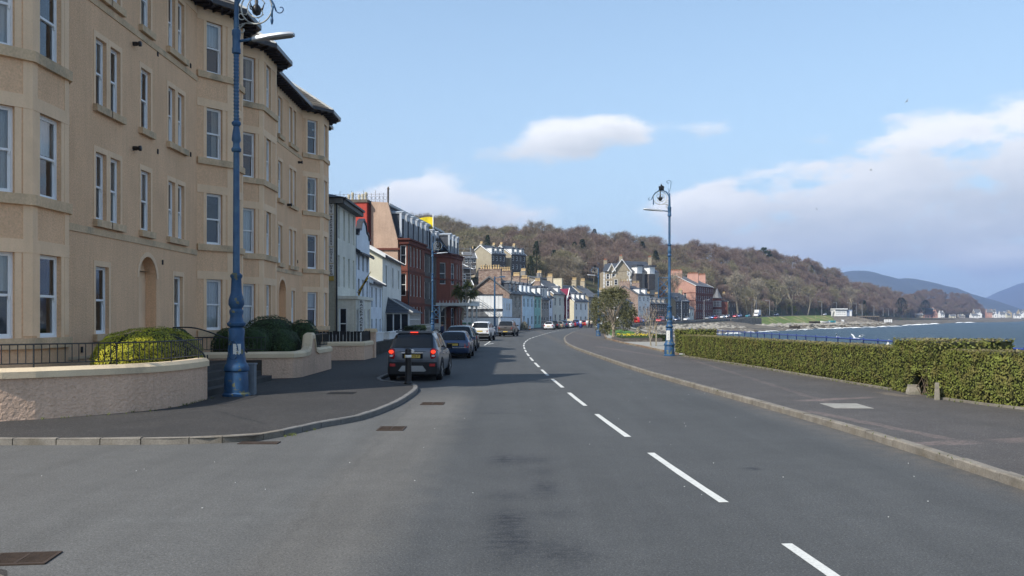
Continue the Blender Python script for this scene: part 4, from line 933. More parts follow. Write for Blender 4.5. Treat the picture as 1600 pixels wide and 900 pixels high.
def lamp_parts():
    D = LAMP
    mb = MB(); mb.lathe([(.30, 0), (.30, .04), (.265, .08), (.25, .5), (.24, .52)], seg=18); D['plinth'] = (mb.data('plinth', M_bluew, 'auto'))
    mb = MB(); mb.lathe([(.24, .52), (.27, .54), (.28, .60), (.25, .66), (.21, .72), (.175, .95), (.165, 1.2), (.18, 1.4), (.17, 1.42), (.14, 1.46), (.19, 1.5), (.2, 1.55), (.15, 1.6), (.13, 1.7), (.15, 1.78), (.15, 1.82), (.12, 1.86), (.17, 1.95), (.165, 2.05), (.12, 2.2), (.105, 2.5), (.13, 2.54), (.13, 2.58), (.085, 2.62)], seg=18); D['pedestal'] = mb.data('pedestal', M_bluew, 'auto')
    mb = MB(); mb.lathe([(.075, 2.6), (.066, 5.0), (.065, 5.2), (.10, 5.22), (.11, 5.27), (.075, 5.32), (.07, 5.4), (.10, 5.46), (.085, 5.6), (.06, 5.75), (.10, 5.8), (.10, 5.84), (.06, 5.88)], seg=14); D['column'] = mb.data('column', M_blue, 'auto')
    mb = MB(); pr = []
    for i in range(19):
        z = 5.88+i*.075; pr += [(.05, z), (.062, z+.02), (.062, z+.045), (.05, z+.07)]
    mb.lathe(pr, seg=12); D['ribbed_shaft'] = mb.data('ribbed_shaft', M_blue, 'auto')
    mb = MB(); mb.lathe([(.065, 7.3), (.095, 7.32), (.095, 7.42), (.085, 7.44), (.085, 7.68), (.095, 7.7), (.095, 7.8), (.06, 7.84), (.05, 8.7), (.04, 9.0), (.03, 9.05)], seg=12); D['upper_shaft'] = mb.data('upper_shaft', M_blue, 'auto')
    # ornamental crook: arm reaches +x
    mb = MB(); mb.tube([(.0, 0, 8.55), (.04, 0, 8.85), (.18, 0, 9.1), (.42, 0, 9.22), (.66, 0, 9.2), (.9, 0, 9.05), (1.05, 0, 8.8), (1.12, 0, 8.62)], [.04, .038, .036, .034, .032, .03, .026, .02], 7)
    mb.tube(scroll(1.24, 8.68, .14, .03, math.pi, math.pi+5.2), .016, 5); mb.tube([(1.03, 0, 8.75), (1.0, 0, 8.6), (1.0, 0, 8.45)], .03, 6); mb.lathe([(.001, 8.25), (.03, 8.3), (.045, 8.38), (.03, 8.46)], (1.0, 0), 8); D['crook'] = mb.data('crook', M_blue, True)
    mb = MB(); mb.tube(scroll(.57, 8.72, .43, .43, 0, 2*math.pi, 36), .02, 5); mb.tube(scroll(.57, 8.72, .26, .26, .4, 5.6, 24), .014, 5)
    mb.tube(scroll(.62, 8.62, .2, .03, 3.6, 8.8), .013, 5); mb.tube(scroll(.16, 8.15, .15, .04, 1.2, 6.8), .018, 5); mb.tube([(.16, 0, 8.3), (.3, 0, 8.32), (.45, 0, 8.3)], .018, 5)
    mb.tube(scroll(.14, 8.52, .12, .03, 5.6, 0.4), .015, 5); mb.tube([(.0, 0, 8.05), (.1, 0, 8.2), (.25, 0, 8.32)], .02, 5)
    for a in (0.9, 2.2, 3.5, 4.8): mb.tube([(.57+.26*math.cos(a), 0, 8.72+.26*math.sin(a)), (.57+.34*math.cos(a+.2), 0, 8.72+.34*math.sin(a+.2)), (.57+.43*math.cos(a), 0, 8.72+.43*math.sin(a))], .011, 4)
    D['scrollwork'] = mb.data('scrollwork', M_white_iron, True)
    mb = MB(); mb.lathe([(.001, 8.5), (.1, 8.56), (.13, 8.66), (.11, 8.74), (.04, 8.82), (.05, 8.9), (.02, 8.98)], (.57, 0), 9)
    for i in range(6): a = i*1.05; mb.tube([(.57, 0, 8.62), (.57+.17*math.cos(a), .17*math.sin(a), 8.7), (.57+.22*math.cos(a), .2*math.sin(a), 8.84)], [.02, .025, .006], 4)
    mb.lathe([(.03, 8.98), (.03, 9.2)], (.57, 0), 6); D['lantern_rose'] = mb.data('lantern_rose', M_rail, True)
    mb = MB(); mb.lathe([(.15, 9.24), (.17, 9.27), (.15, 9.34), (.13, 9.36)], (.5, 0), 10)
    for i in range(6): a = i*math.pi/3; mb.lathe([(.035, 9.3), (.035, 9.46), (.05, 9.47), (.05, 9.53), (.01, 9.6)], (.5+.13*math.cos(a), .13*math.sin(a)), 6)
    mb.lathe([(.045, 9.3), (.045, 9.56), (.06, 9.58), (.06, 9.65), (.01, 9.74)], (.5, 0), 6); D['castle_finial'] = mb.data('castle_finial', M_rail)
    mb = MB(); mb.tube([(.1, 0, 9.02), (-.02, 0, 9.2), (-.08, 0, 9.5), (-.1, 0, 9.8)]+scroll(.06, 9.86, .17, .04, math.pi, -2.6), .018, 5); mb.tube([(.02, 0, 9.15), (.08, 0, 9.4), (.13, 0, 9.45)], .012, 4); D['top_scroll'] = mb.data('top_scroll', M_blue, True)
    for nm in ('crook', 'scrollwork', 'lantern_rose', 'castle_finial', 'top_scroll'):
        for v in D[nm].vertices: v.co.z = 8.28+(v.co.z-8.72)*(.8 if v.co.z < 9.3 else .72); v.co.x *= .8
    for v in D['upper_shaft'].vertices:
        if v.co.z > 7.9: v.co.z = 7.9+(v.co.z-7.9)*.55
    mb = MB(); mb.tube([(.08, 0, 7.58), (.42, 0, 7.62)], .03, 7); D['bracket_arm'] = mb.data('bracket_arm', M_blue, True)
    mb = MB(); prof = [(.36, .05, .05), (.5, .075, .07), (.62, .09, .07), (.75, .12, .06), (1.0, .13, .06), (1.22, .12, .05), (1.3, .07, .03)]
    mb.ring([[(x, -w, 7.60+.10*(x-.4)), (x, -w*.75, 7.60+.10*(x-.4)+h), (x, w*.75, 7.60+.10*(x-.4)+h), (x, w, 7.60+.10*(x-.4)), (x, w*.8, 7.6+.10*(x-.4)-.025), (x, -w*.8, 7.6+.10*(x-.4)-.025)] for x, w, h in prof]); D['lamp_head'] = mb.data('lamp_head', M_lampmetal, 'auto')
    mb = MB(); mb.obox((1.0, 0, 7.63), (.24, 0, .024), (0, .09, 0), (0, 0, .006)); D['lens'] = mb.data('lens', M_lens)
    mb = MB(); mb.tube([(.13*math.cos(a)*.8, -.19, .98+.2*math.sin(a)) for a in [i*math.pi/8 for i in range(17)]], .014, 4); D['cast_ring'] = mb.data('cast_ring', M_bluew, True)
lamp_parts()
def lamp_post(label, x, y, z, sc, rz):
    t = thing('lamp_post', label, 'lamp post', (x, y, z), rz, 'blue ornamental lamp posts along the sea front'); t.scale = (sc[0], sc[0], sc[1])
    for k, d in LAMP.items(): link(k, d, t)
    return t
x, y = gp(369, 618, .1); near_lamp = lamp_post('nearest blue ornate lamp post standing before the cream block', -7.1, 22.75, .1, (1.17, 1.205), R(-4))
x, y = gp(1046, 556, .12); L2 = lamp_post('tall blue ornate lamp post at the far end of the long hedge', x, y, .12, (1.05, 1.0), R(180))
lamp_post('blue ornate lamp post behind the twin trunked tree', *gp(935, 525, .12), .12, (.95, .88), R(172))
lamp_post('blue ornate lamp post in front of the red sandstone building', -6.75, 75, .1, (1.0, .985), R(8))
def notice(label, parent_loc, off, rz, w, h, z):
    mb = MB(); mb.ring([[(w*math.sin(a), -.215*math.cos(a)*1.0, zz_) for a in (-.5, -.25, 0, .25, .5)] for zz_ in (0, h)], closed=False)
    t = mb.build('notice', mat('notice_paper', (.62, .62, .58), .8, .1, 20), loc=(parent_loc[0]+off[0], parent_loc[1]+off[1], z), rz=rz, label=label, category='notice')
    k = MB()
    for i in range(7): k.ring([[(w*.8*math.sin(a), -.218*math.cos(a), zz_) for a in (-.4, 0, .4-.15*(i % 3))] for zz_ in (h*(.1+.12*i), h*(.1+.12*i)+h*.035)], closed=False)
    k.build('print_lines', M_black, t, kind='stuff')
notice('black and white paper notice stuck on the nearest lamp post', (-7.1, 22.75), (0, 0), R(22), .2, .42, 1.02)
notice('white paper notice stuck on the lamp post by the long hedge', (L2.location.x, L2.location.y), (0, 0), R(-30), .2, .5, .95)
# bracket frames of illuminations fixed part way up two posts
def illum(label, loc, s, dirx):
    t = thing('lattice_bracket', label, 'bracket', loc); mb = MB(); d = dirx
    mb.tube([(0, 0, 0), (d*.5*s, 0, 0), (d*.5*s, 0, 1.0*s), (0, 0, 1.0*s)], .03*s, 5); mb.build('outer_frame', M_blue, t)
    mb = MB(); 
    for a, b in (((0, .1), (.45, .5)), ((.45, .5), (0, .9)), ((0, .5), (.45, .1)), ((0, .5), (.45, .9))): mb.tube([(d*a[0]*s, 0, a[1]*s), (d*b[0]*s, 0, b[1]*s)], .02*s, 4)
    mb.tube([(d*s*(.25+.15*math.cos(a)), 0, s*(.5+.15*math.sin(a))) for a in [i*.6 for i in range(12)]], .02*s, 4); mb.build('lattice_bars', M_blue, t, kind='stuff')
illum('small blue lattice bracket half way up the far left lamp post', (-6.7, 75, 2.05), 1.1, 1)
illum('blue lattice bracket high on the hedge end lamp post', (L2.location.x-.05, L2.location.y, zz(466, 46.8)), 1.05, -1)

# cabinet beside the near lamp
M_grey = mat('grey_blue_cabinet_paint', (.16, .19, .22), .5, .15, 3, spec=.4, streak=.3)
t = thing('utility_cabinet', 'narrow grey steel cabinet against the nearest lamp post', 'cabinet', (-6.86, 23.15, .1)); mb = MB(); mb.box(-.17, .13, -.12, .12, -.02, .78); mb.build('cabinet_body', M_grey, t); mb = MB(); mb.box(-.19, .15, -.14, .14, .781, .82); mb.build('lid', M_grey, t); mb = MB(); mb.box(-.14, .1, -.135, -.121, .05, .74); mb.build('door', M_grey, t)
# bollard on the build-out
x, y = gp(638, 600, .1); t = thing('bollard', 'black cast bollard with a white band behind the parked grey car', 'bollard', (x, y, .1))
mb = MB(); mb.lathe([(.13, -.02), (.13, .05), (.1, .08), (.088, .9), (.1, .93), (.1, .97), (.088, .99)], seg=16); mb.build('bollard_shaft', M_black, t, smooth='auto')
mb = MB(); mb.lathe([(.092, .8), (.0925, .86), (.092, .88)], seg=16); mb.build('reflective_band', M_sash, t, smooth=True)
mb = MB(); mb.lathe([(.088, .99), (.1, 1.0), (.095, 1.05), (.05, 1.09), (.001, 1.1)], seg=16); mb.build('bollard_cap', M_black, t, smooth=True)

# ---- blue sea railing
M_brail = mat('blue_railing_paint', (.035, .06, .22), .45, .1, 4, spec=.4)
t = thing('sea_railing', 'long blue tubular railing on the sea wall behind the hedges', 'railing', (15.7, 10, .12)); mb = MB(); mb.tube([(0, 0, 1.02), (0, 35, 1.02), (-.05, 68, 1.02)], .035, 7); mb.build('top_rail', M_brail, t, smooth=True); mb = MB(); mb.tube([(0, 0, .5), (0, 35, .5), (-.05, 68, .5)], .022, 6); mb.build('mid_rail', M_brail, t, smooth=True)
pm = MB(); pm.lathe([(.04, 0), (.035, .08), (.03, 1.05), (.045, 1.06), (.03, 1.1)], seg=8); pd = pm.data('post', M_brail, True)
for k in range(45): link('post', pd, t, (0, k*1.55, 0))
# ================================================================ HOUSES
def wm(name, c, **k): 
    k.setdefault('bump', .3); k.setdefault('bscale', 12); k.setdefault('var', .1); k.setdefault('scale', .6); k.setdefault('fine', .1); k.setdefault('fscale', 9); k.setdefault('streak', .12)
    return mat(name, c, .92, coords='Position', **k)
def rubble(name, c, c2, c3=None, sx=2.6):
    """random rubble: stones of uneven colour with recessed joints, for walls too far off to lay stone by stone"""
    if name in MATS: return MATS[name]
    m = bpy.data.materials.new(name); m.use_nodes = True; nt = m.node_tree; N = nt.nodes; L = nt.links; b = N['Principled BSDF']; b.inputs['Roughness'].default_value = .93
    g = N.new('ShaderNodeNewGeometry'); mp = N.new('ShaderNodeMapping'); mp.inputs['Scale'].default_value = (1, 1, 1.7); L.new(g.outputs['Position'], mp.inputs[0])
    vo = N.new('ShaderNodeTexVoronoi'); vo.inputs['Scale'].default_value = sx; L.new(mp.outputs[0], vo.inputs['Vector'])
    ve = N.new('ShaderNodeTexVoronoi'); ve.feature = 'DISTANCE_TO_EDGE'; ve.inputs['Scale'].default_value = sx; L.new(mp.outputs[0], ve.inputs['Vector'])
    sep = N.new('ShaderNodeSeparateColor'); L.new(vo.outputs['Color'], sep.inputs[0])
    cr = N.new('ShaderNodeValToRGB'); e = cr.color_ramp.elements; e[0].color = (*c, 1); e[1].color = (*c2, 1); x = e.new(.5); x.color = (*(c3 or [(a+b_)/2 for a, b_ in zip(c, c2)]), 1); L.new(sep.outputs[0], cr.inputs[0])
    mr = N.new('ShaderNodeMapRange'); mr.inputs[1].default_value = .01; mr.inputs[2].default_value = .07; mr.inputs[3].default_value = .62; mr.inputs[4].default_value = 1; L.new(ve.outputs['Distance'], mr.inputs[0])
    v = N.new('ShaderNodeVectorMath'); v.operation = 'SCALE'; L.new(cr.outputs[0], v.inputs[0]); L.new(mr.outputs[0], v.inputs['Scale']); L.new(v.outputs[0], b.inputs['Base Color'])
    bp = N.new('ShaderNodeBump'); bp.inputs['Strength'].default_value = .6; bp.inputs['Distance'].default_value = .04; L.new(mr.outputs[0], bp.inputs['Height']); L.new(bp.outputs[0], b.inputs['Normal'])
    MATS[name] = m; return m
M_offw = wm('off_white_render', (.66, .64, .55)); M_bluew_ = wm('pale_blue_white_render', (.70, .75, .80)); M_paleg = wm('pale_grey_render', (.68, .68, .63)); M_creamr = wm('pale_cream_render', (.60, .57, .44))
M_whiter = wm('white_render', (.74, .74, .72), streak=.06); M_skyr = wm('sky_blue_render', (.58, .72, .80)); M_greenr = wm('sea_green_render', (.30, .52, .46)); M_greyst = rubble('grey_ashlar', (.28, .26, .23), (.38, .35, .31), sx=1.6)
M_redst = wm('red_sandstone', (.19, .065, .042), var=.18, streak=.2, col2=(.16, .06, .042)); M_redst2 = wm('dark_red_sandstone', (.13, .045, .033), var=.15); M_peach = wm('peach_render', (.45, .32, .235), col2=(.40, .24, .17), c2lo=.6, c2hi=.7)
M_redr = wm('red_painted_render', (.45, .07, .05)); M_pinkst = wm('pink_sandstone', (.46, .26, .20)); M_brownr = rubble('brown_rubble', (.20, .13, .10), (.34, .26, .21), (.27, .20, .16)); M_darkr = rubble('dark_rubble', (.075, .065, .06), (.13, .115, .10)); M_buffst = rubble('buff_rubble', (.36, .30, .20), (.27, .22, .15), (.42, .36, .26))
M_maroon = wm('maroon_paint', (.17, .025, .05)); M_slateb = mat('blue_grey_slate', (.055, .062, .075), .6, .2, .8, .25, 6, coords='Position', fine=.2, fscale=5, spec=.45); M_slateg = mat('grey_slate', (.11, .115, .12), .6, .2, .8, .25, 6, coords='Position', fine=.2, fscale=5, spec=.45)
M_wtrim = mat('white_trim', (.74, .74, .72), .6, .05, 3, fine=0); M_dtrim = mat('dark_trim', (.03, .032, .04), .5, .1, 3, fine=0)
FW = {}
def far_window(parent, p, d, w, h, depth=.1, frame=None, bars=1, tiny=False):
    fr = frame or M_wtrim; k = (round(w, 1), round(h, 1), fr.name, bars, tiny); w, h = round(w, 1), round(h, 1)
    if k not in FW:
        f = MB(); t = .07 if not tiny else .12; x = w/2
        f.box(-x, -x+t, 0, .06, 0, h); f.box(x-t, x, 0, .06, 0, h); f.box(-x+t, x-t, 0, .06, 0, t); f.box(-x+t, x-t, 0, .06, h-t, h)
        if bars >= 1: f.box(-x+t, x-t, .005, .055, h/2-t*.4, h/2+t*.4)
        for b in range(1, bars): c = -x+w*b/bars; f.box(c-t*.45, c+t*.45, .002, .058, t, h-t)
        g = MB(); g.q((-x, .05, 0), (x, .05, 0), (x, .05, h), (-x, .05, h))
        if tiny:
            f.q((-x, .05, 0), (x, .05, 0), (x, .05, h), (-x, .05, h), mi=1); FW[k] = (f.data('window', [fr, M_pane]), None)
        else: FW[k] = (f.data('window', fr), g.data('pane', M_pane))
    a = math.atan2(d[1], d[0]); n = (-d[1], d[0]); f, g = FW[k]
    o = link('window', f, parent, (p[0]+n[0]*depth, p[1]+n[1]*depth, p[2]), a)
    if g: link('pane', g, o)
    return o
def chimney(parent, x, y, w, d, z0, z1, n, m, along='x', red=False, ph=.7):
    mb = MB(); mb.box(x-w/2, x+w/2, y-d/2, y+d/2, z0, z1); mb.box(x-w/2-.08, x+w/2+.08, y-d/2-.08, y+d/2+.08, z1, z1+.16); c = mb.build('chimney', m, parent)
    pot_data(ph, .16); pd = WD[('potr' if red else 'pot', ph, .16)]
    for i in range(n):
        t = (i+.5)/n-.5; link('chimney_pot', pd, c, (x+(w*.9*t if along == 'x' else 0), y+(d*.9*t if along == 'y' else 0), z1+.16))
    return c
def house(label, p0, p1, depth, eave, ridge, wall, roof, floors=2, cols=3, z0=None, cat='house', name='house', door=None, ww=.9, wh=1.5, dormers=0, dorm_m=None, chims=((0, .5), (1, .5)), pots=4, potred=False,
          side=None, sidewin=(), tiny=False, frame=None, roof_kind='gable', barge=None, over=.25, cm=None, skip=(), group=None, porch=False, winy=None, dormh=1.3, bars=1, surround=None, front_over=None, base=None):
    x0, y0 = p0[:2]; zb = p0[2] if len(p0) > 2 else 0; zb = z0 if z0 is not None else zb; d = Vector((p1[0]-x0, p1[1]-y0)); L_ = d.length; a = math.atan2(d.y, d.x)
    t = thing(name, label, cat, (x0, y0, zb), a, group); E = eave-zb; Rg = ridge-zb; D = depth; side = side or wall
    w = MB(); holes = []; wins = []; fh = E/floors
    for f in range(floors):
        hh = min(wh, fh*.62); sill = (fh*f+(fh-hh)*.5 if winy is None else winy[f])
        for c in range(cols):
            if (f, c) in skip: continue
            s = L_*(c+.5)/cols
            if door is not None and f == 0 and c == door: holes.append((s-.5, s+.5, .02, 2.15)); wins.append(('d', s, .02, 1.0, 2.13)); continue
            holes.append((s-ww/2, s+ww/2, sill, sill+hh)); wins.append(('w', s, sill, ww, hh))
    wall_openings(w, (0, 0), (L_, 0), -1.5, E, holes, .12)
    w.q((L_, D, -1.5), (0, D, -1.5), (0, D, E), (L_, D, E))
    mi = 1 if side is not wall else 0
    sh = [(s-ww_/2, s+ww_/2, z, z+h_) for s, z, ww_, h_ in sidewin]
    wall_openings(w, (0, D), (0, 0), -1.5, E, sh, .1, mi, mi); w.q((L_, 0, -1.5), (L_, D, -1.5), (L_, D, E), (L_, 0, E), mi=mi)
    if roof_kind == 'gable':
        w.q((0, D, E), (0, 0, E), (0, D/2, Rg-.05), mi=mi); w.q((L_, 0, E), (L_, D, E), (L_, D/2, Rg-.05), mi=mi)
    w.build('wall', [wall, side], t)
    for k, s, z, ww_, hh in wins:
        if k == 'w': far_window(t, (s, 0, z), (1, 0), ww_, hh, .1, frame, bars, tiny)
        else: mb = MB(); mb.box(s-.5, s+.5, .08, .13, z, z+hh); mb.build('door', M_dtrim, t)
        if surround and not tiny:
            mb = MB(); mb.box(s-ww_/2-.14, s-ww_/2, -.03, .02, z-.1, z+hh+.14); mb.box(s+ww_/2, s+ww_/2+.14, -.03, .02, z-.1, z+hh+.14); mb.box(s-ww_/2, s+ww_/2, -.03, .02, z+hh, z+hh+.14); mb.build('window_surround', surround, t)
    for s, z, ww_, h_ in sidewin: far_window(t, (0, D-s, z), (0, -1), ww_, h_, .08, frame, 1, tiny)
    rf = MB(); o = over; fo = .3 if front_over is None else front_over; rows = 3 if tiny else 9; sl = (Rg-E)/(D/2)
    if roof_kind == 'gable':
        e0 = E-sl*fo
        roof_courses(rf, (-o, -fo, e0+.04), (L_+o, -fo, e0+.04), (L_+o, D/2, Rg+.04), (-o, D/2, Rg+.04), rows); roof_courses(rf, (L_+o, D+fo, e0+.04), (-o, D+fo, e0+.04), (-o, D/2, Rg+.04), (L_+o, D/2, Rg+.04), rows)
        for X in (-o, L_+o): rf.q((X, -fo, e0), (X, D/2, Rg), (X, D/2, Rg+.04), (X, -fo, e0+.04)); rf.q((X, D/2, Rg), (X, D+fo, e0), (X, D+fo, e0+.04), (X, D/2, Rg+.04))
        rf.q((-o, -fo, e0), (L_+o, -fo, e0), (L_+o, D/2, Rg-.02), (-o, D/2, Rg-.02)); rf.q((L_+o, D+fo, e0), (-o, D+fo, e0), (-o, D/2, Rg-.02), (L_+o, D/2, Rg-.02))
    elif roof_kind == 'hip':
        q = min(D/2, L_/2)*.9; e0 = E
        A_, B_, C_, D_ = (-fo, -fo, e0), (L_+fo, -fo, e0), (L_+fo, D+fo, e0), (-fo, D+fo, e0); r0, r1 = (q, D/2, Rg), (L_-q, D/2, Rg)
        roof_courses(rf, A_, B_, r1, r0, rows); roof_courses(rf, C_, D_, r0, r1, rows); roof_courses(rf, D_, A_, r0, r0, rows); roof_courses(rf, B_, C_, r1, r1, rows); rf.q(A_, D_, C_, B_)
    elif roof_kind == 'flat':
        rf.box(-.1, L_+.1, -.1, D+.1, E, E+.25)
    ro = rf.build('roof', roof, t)
    if roof_kind == 'gable':
        bm_ = MB(); 
        for X0, X1 in ((-o-.05, -o+.12), (L_+o-.12, L_+o+.05)):
            for ya, yb in ((-fo, D/2), (D+fo, D/2)):
                bm_.ring([[(X0, ya, e0-.12), (X1, ya, e0-.12), (X1, ya, e0+.14), (X0, ya, e0+.14)], [(X0, yb, Rg-.12), (X1, yb, Rg-.12), (X1, yb, Rg+.14), (X0, yb, Rg+.14)]])
        bm_.build('skews', barge or M_wtrim, t, kind='stuff')
        rd = MB(); rd.box(-o+.13, L_+o-.13, D/2-.12, D/2+.12, Rg+.0, Rg+.12); rd.build('ridge', M_lead, t)
    g = MB(); g.box(-.1, L_+.1, -fo-.09, -fo+.02, E-(sl*fo if roof_kind == 'gable' else 0)-.08, E-(sl*fo if roof_kind == 'gable' else 0)+.05); g.build('gutter', M_dtrim, t)
    for i in range(dormers):
        s = L_*(i+.5)/dormers; dw = 1.5; zt = E+.15; yf = .35; top = zt+dormh
        yb = min(D/2, (top-E)/sl) if roof_kind == 'gable' else D/2
        db = MB(); db.box(s-dw/2, s+dw/2, yf, yb+.3, zt-.25, top); dm = db.build('dormer', dorm_m or M_wtrim, t)
        far_window(dm, (s, yf-.01, zt+.12), (1, 0), .9, dormh-.3, -.04, frame, 1, True)
        dr = MB(); dr.ring([[(s-dw/2-.15, yf-.25, top), (s, yf-.25, top+.45), (s+dw/2+.15, yf-.25, top)], [(s-dw/2-.15, yb+1.0, top), (s, yb+1.2, top+.45), (s+dw/2+.15, yb+1.0, top)]]); dr.build('dormer_roof', roof, dm)
    for c, n_ in zip(chims, range(9)):
        s = .45+(L_-.9)*c[0]; cw = .75; zc = Rg+(c[2] if len(c) > 2 else 1.1)
        chimney(t, s, D*c[1], cw, c[3] if len(c) > 3 else 1.4, E, zc, pots, cm or side, 'y', potred, .7)
    return t

def fr(u, off):    # the point of the building line (road centre moved `off` metres inland) seen in photo column u
    P = [(p[0], p[1]) for p in RC]; O = offset(P, -off); best = None
    for (a, b), (c, d) in zip(zip(O, O[1:]), zip(RC, RC[1:])):
        if a[1] < 75: continue
        ua, ub = 800+F*a[0]/a[1], 800+F*b[0]/b[1]
        if (ua-u)*(ub-u) <= 0 and ua != ub:
            t = (u-ua)/(ub-ua); return (a[0]+(b[0]-a[0])*t, a[1]+(b[1]-a[1])*t, c[2]+(d[2]-c[2])*t)
    raise ValueError(u)

# ---- backpackers hostel
def hostel():
    X = -11.0; t = house('off white three storey hostel with dark cornice and vertical letter signs', (X, 55.2), (X, 62.2), 9, 9.6, 11.0, M_offw, M_slateb, 3, 4, z0=0, name='hostel', cat='building', ww=.62, wh=2.0, chims=(), winy=(3.9, 4.1, 7.15), skip=((0, 0), (0, 1), (0, 2), (0, 3)), roof_kind='hip', frame=M_paleg, side=wm('grey_green_render', (.40, .39, .31)), front_over=.55)
    c = MB(); c.box(-.35, 7.3, -.5, .02, 9.25, 9.58); c.box(-.3, 0.0, -.5, 9, 9.25, 9.58); c.build('cornice', mat('grey_cornice', (.16, .16, .15), .8, .15, 2), t)
    # projecting ground floor
    g = MB(); L0, L1 = .4, 6.3; pj = 1.18
    wall_openings(g, (L0, 0), (L0, -pj), -.2, 3.45, [(.1, .62, .75, 2.75)], .08); wall_openings(g, (L0, -pj), (L1, -pj), -.2, 3.45, [(.25, 1.1, .8, 2.7), (2.4, 3.4, .8, 2.7), (4.5, 5.5, .8, 2.7)], .1)
    wall_openings(g, (L1, -pj), (L1, 0), -.2, 3.45, []); g.q((L0, -pj, 3.45), (L1, -pj, 3.45), (L1, 0, 3.45), (L0, 0, 3.45)); g.build('front_extension', M_offw, t)
    far_window(t, (L0, -.36, .75), (0, -1), .5, 2.0, .06, M_wtrim)
    for s in (L0+.67, L0+2.9, L0+5.0): far_window(t, (s, -pj, .8), (1, 0), .9, 1.9, .08, M_wtrim)
    g = MB(); g.box(L0-.12, L1+.12, -pj-.14, .0, 3.3, 3.5); g.build('extension_cornice', M_offw, t)
    for s in (.95, 1.15): pp = MB(); pp.box(L0-.04, L0+.02, -s-.06, -s+.04, 0, 3.28); pp.build('pilaster', M_offw, t)
    dp = MB(); dp.tube([(-.06, -.06, 0), (-.06, -.06, 9.3)], .05, 6); dp.build('downpipe', M_dtrim, t)
    # hanging letter boards
    def board(txt, x0, x1, y, z0, z1, label, cols):
        b = thing('letter_sign', label, 'sign', ((x0+x1)/2, y, z0)); w = x1-x0; h = z1-z0
        mb = MB(); mb.box(-w/2, w/2, 0, .06, 0, h); mb.build('board', M_wtrim, b); n = len(txt); st = h/n
        for k, ch in enumerate(txt):
            if ch == ' ':
                mb = MB(); mb.box(-w/2+.01, w/2-.01, -.012, 0, h-st*(k+.62), h-st*(k+.38)); mb.build('gold_bar', M_goldp, b); continue
            cu = bpy.data.curves.new('letter', 'FONT'); cu.body = ch; cu.size = cols; cu.align_x = 'CENTER'; cu.align_y = 'CENTER'; cu.extrude = .008; cu.offset = .004; cu.materials.append(M_black)
            o = bpy.data.objects.new('letter', cu); COL.objects.link(o); lm = bpy.data.meshes.new_from_object(o); bpy.data.objects.remove(o); o = link('letter', lm, b); o.location = (0, -.012, h-st*(k+.5)); o.rotation_euler = (R(90), 0, 0)
            o.scale = (1.25 if w > .33 else 1.05, .9, 1)
        return b
    s1 = board('BUTE BACKPACKERS HOTEL OPEN', -11.42, -11.13, 55.1, 4.75, 9.35, 'tall white board lettered BUTE BACKPACKERS HOTEL OPEN on the side wall', .20)
    for z in (-.32, 4.62):
        mb = MB(); mb.box(-.16, .16, -.02, .08, z, z+.28 if z < 0 else z+.14)
        mb.build('gold_end', M_goldp, s1)
    board('BACKPACKERS', -9.8, -9.44, 56.4, .9, 3.25, 'lower white board lettered BACKPACKERS beside the hostel entrance', .24)
    # flag on a slanting pole
    f = thing('flag', 'yellow and black furled flag on a slanting pole over the hostel door', 'flag', (-9.85, 56.2, 3.9)); mb = MB(); mb.tube([(0, 0, -.2), (.9, -.2, 1.15)], .022, 5); mb.build('pole', M_goldp, f)
    mb = MB(); rows = []
    for i in range(7):
        t_ = i/6; rows.append([(.1+.62*t_+.03*math.sin(k*2+i), -.04-.13*t_+.05*math.sin(k*1.7), -.02+.95*t_-.10*k*(1-t_*.5)) for k in range(5)])
    mb.ring(rows, closed=False); mb.build('cloth', mat('yellow_black_flag', (.42, .27, .02), .8, .1, 3, col2=(.03, .02, .01), c2lo=.5, c2hi=.55), f)
    a = MB()
    for k in range(9): a.ring([[(0, 0, 0), (.01, .01, 0)], [(.25*math.cos(k*.7), .25*math.sin(k*.7), .38), (.25*math.cos(k*.7)+.02, .25*math.sin(k*.7), .36)], [(.42*math.cos(k*.7), .42*math.sin(k*.7), .3), (.42*math.cos(k*.7)+.005, .42*math.sin(k*.7), .3)]], closed=False)
    a.build('spiky_plant', M_green, loc=(-9.6, 54.6, .72), label='small spiky plant on the terrace before the hostel window', category='plant')
M_goldp = mat('gold_paint', (.45, .32, .08), .5, .1, 3)
hostel()
# ---- shaped-gable blue-white house
def shaped():
    X = -11.0; t = house('blue white narrow house with shaped black edged gable top', (X, 62.5), (X, 68.1), 8, 6.9, 9.2, M_bluew_, M_slateb, 3, 3, z0=0, ww=.75, wh=1.7, frame=M_dtrim, winy=(.9, 3.5, 5.6-.05), chims=(), barge=M_dtrim)
    prof = [(0, 6.9), (0, 8.0), (.5, 8.0), (.7, 8.35), (1.5, 8.45), (1.9, 9.0), (2.8, 9.3), (3.7, 9.0), (4.1, 8.45), (4.9, 8.35), (5.1, 8.0), (5.6, 8.0), (5.6, 6.9)]
    mb = MB(); mb.ring([[(s, -.02, z) for s, z in prof], [(s, .22, z) for s, z in prof]]); mb.build('shaped_gable', M_bluew_, t)
    mb = MB(); mb.ring([[(s, -.12, z+.01), (s, .32, z+.01), (s, .32, z+.16), (s, -.12, z+.16)] for s, z in prof[1:-1]]); mb.build('gable_coping', M_dtrim, t)
shaped()
house('low blue white cottage with six narrow dark windows', (-11.0, 68.3), (-11.0, 74.8), 6, 5.0, 6.6, M_bluew_, M_slateb, 2, 3, z0=0, ww=.7, wh=1.6, frame=M_dtrim, chims=())
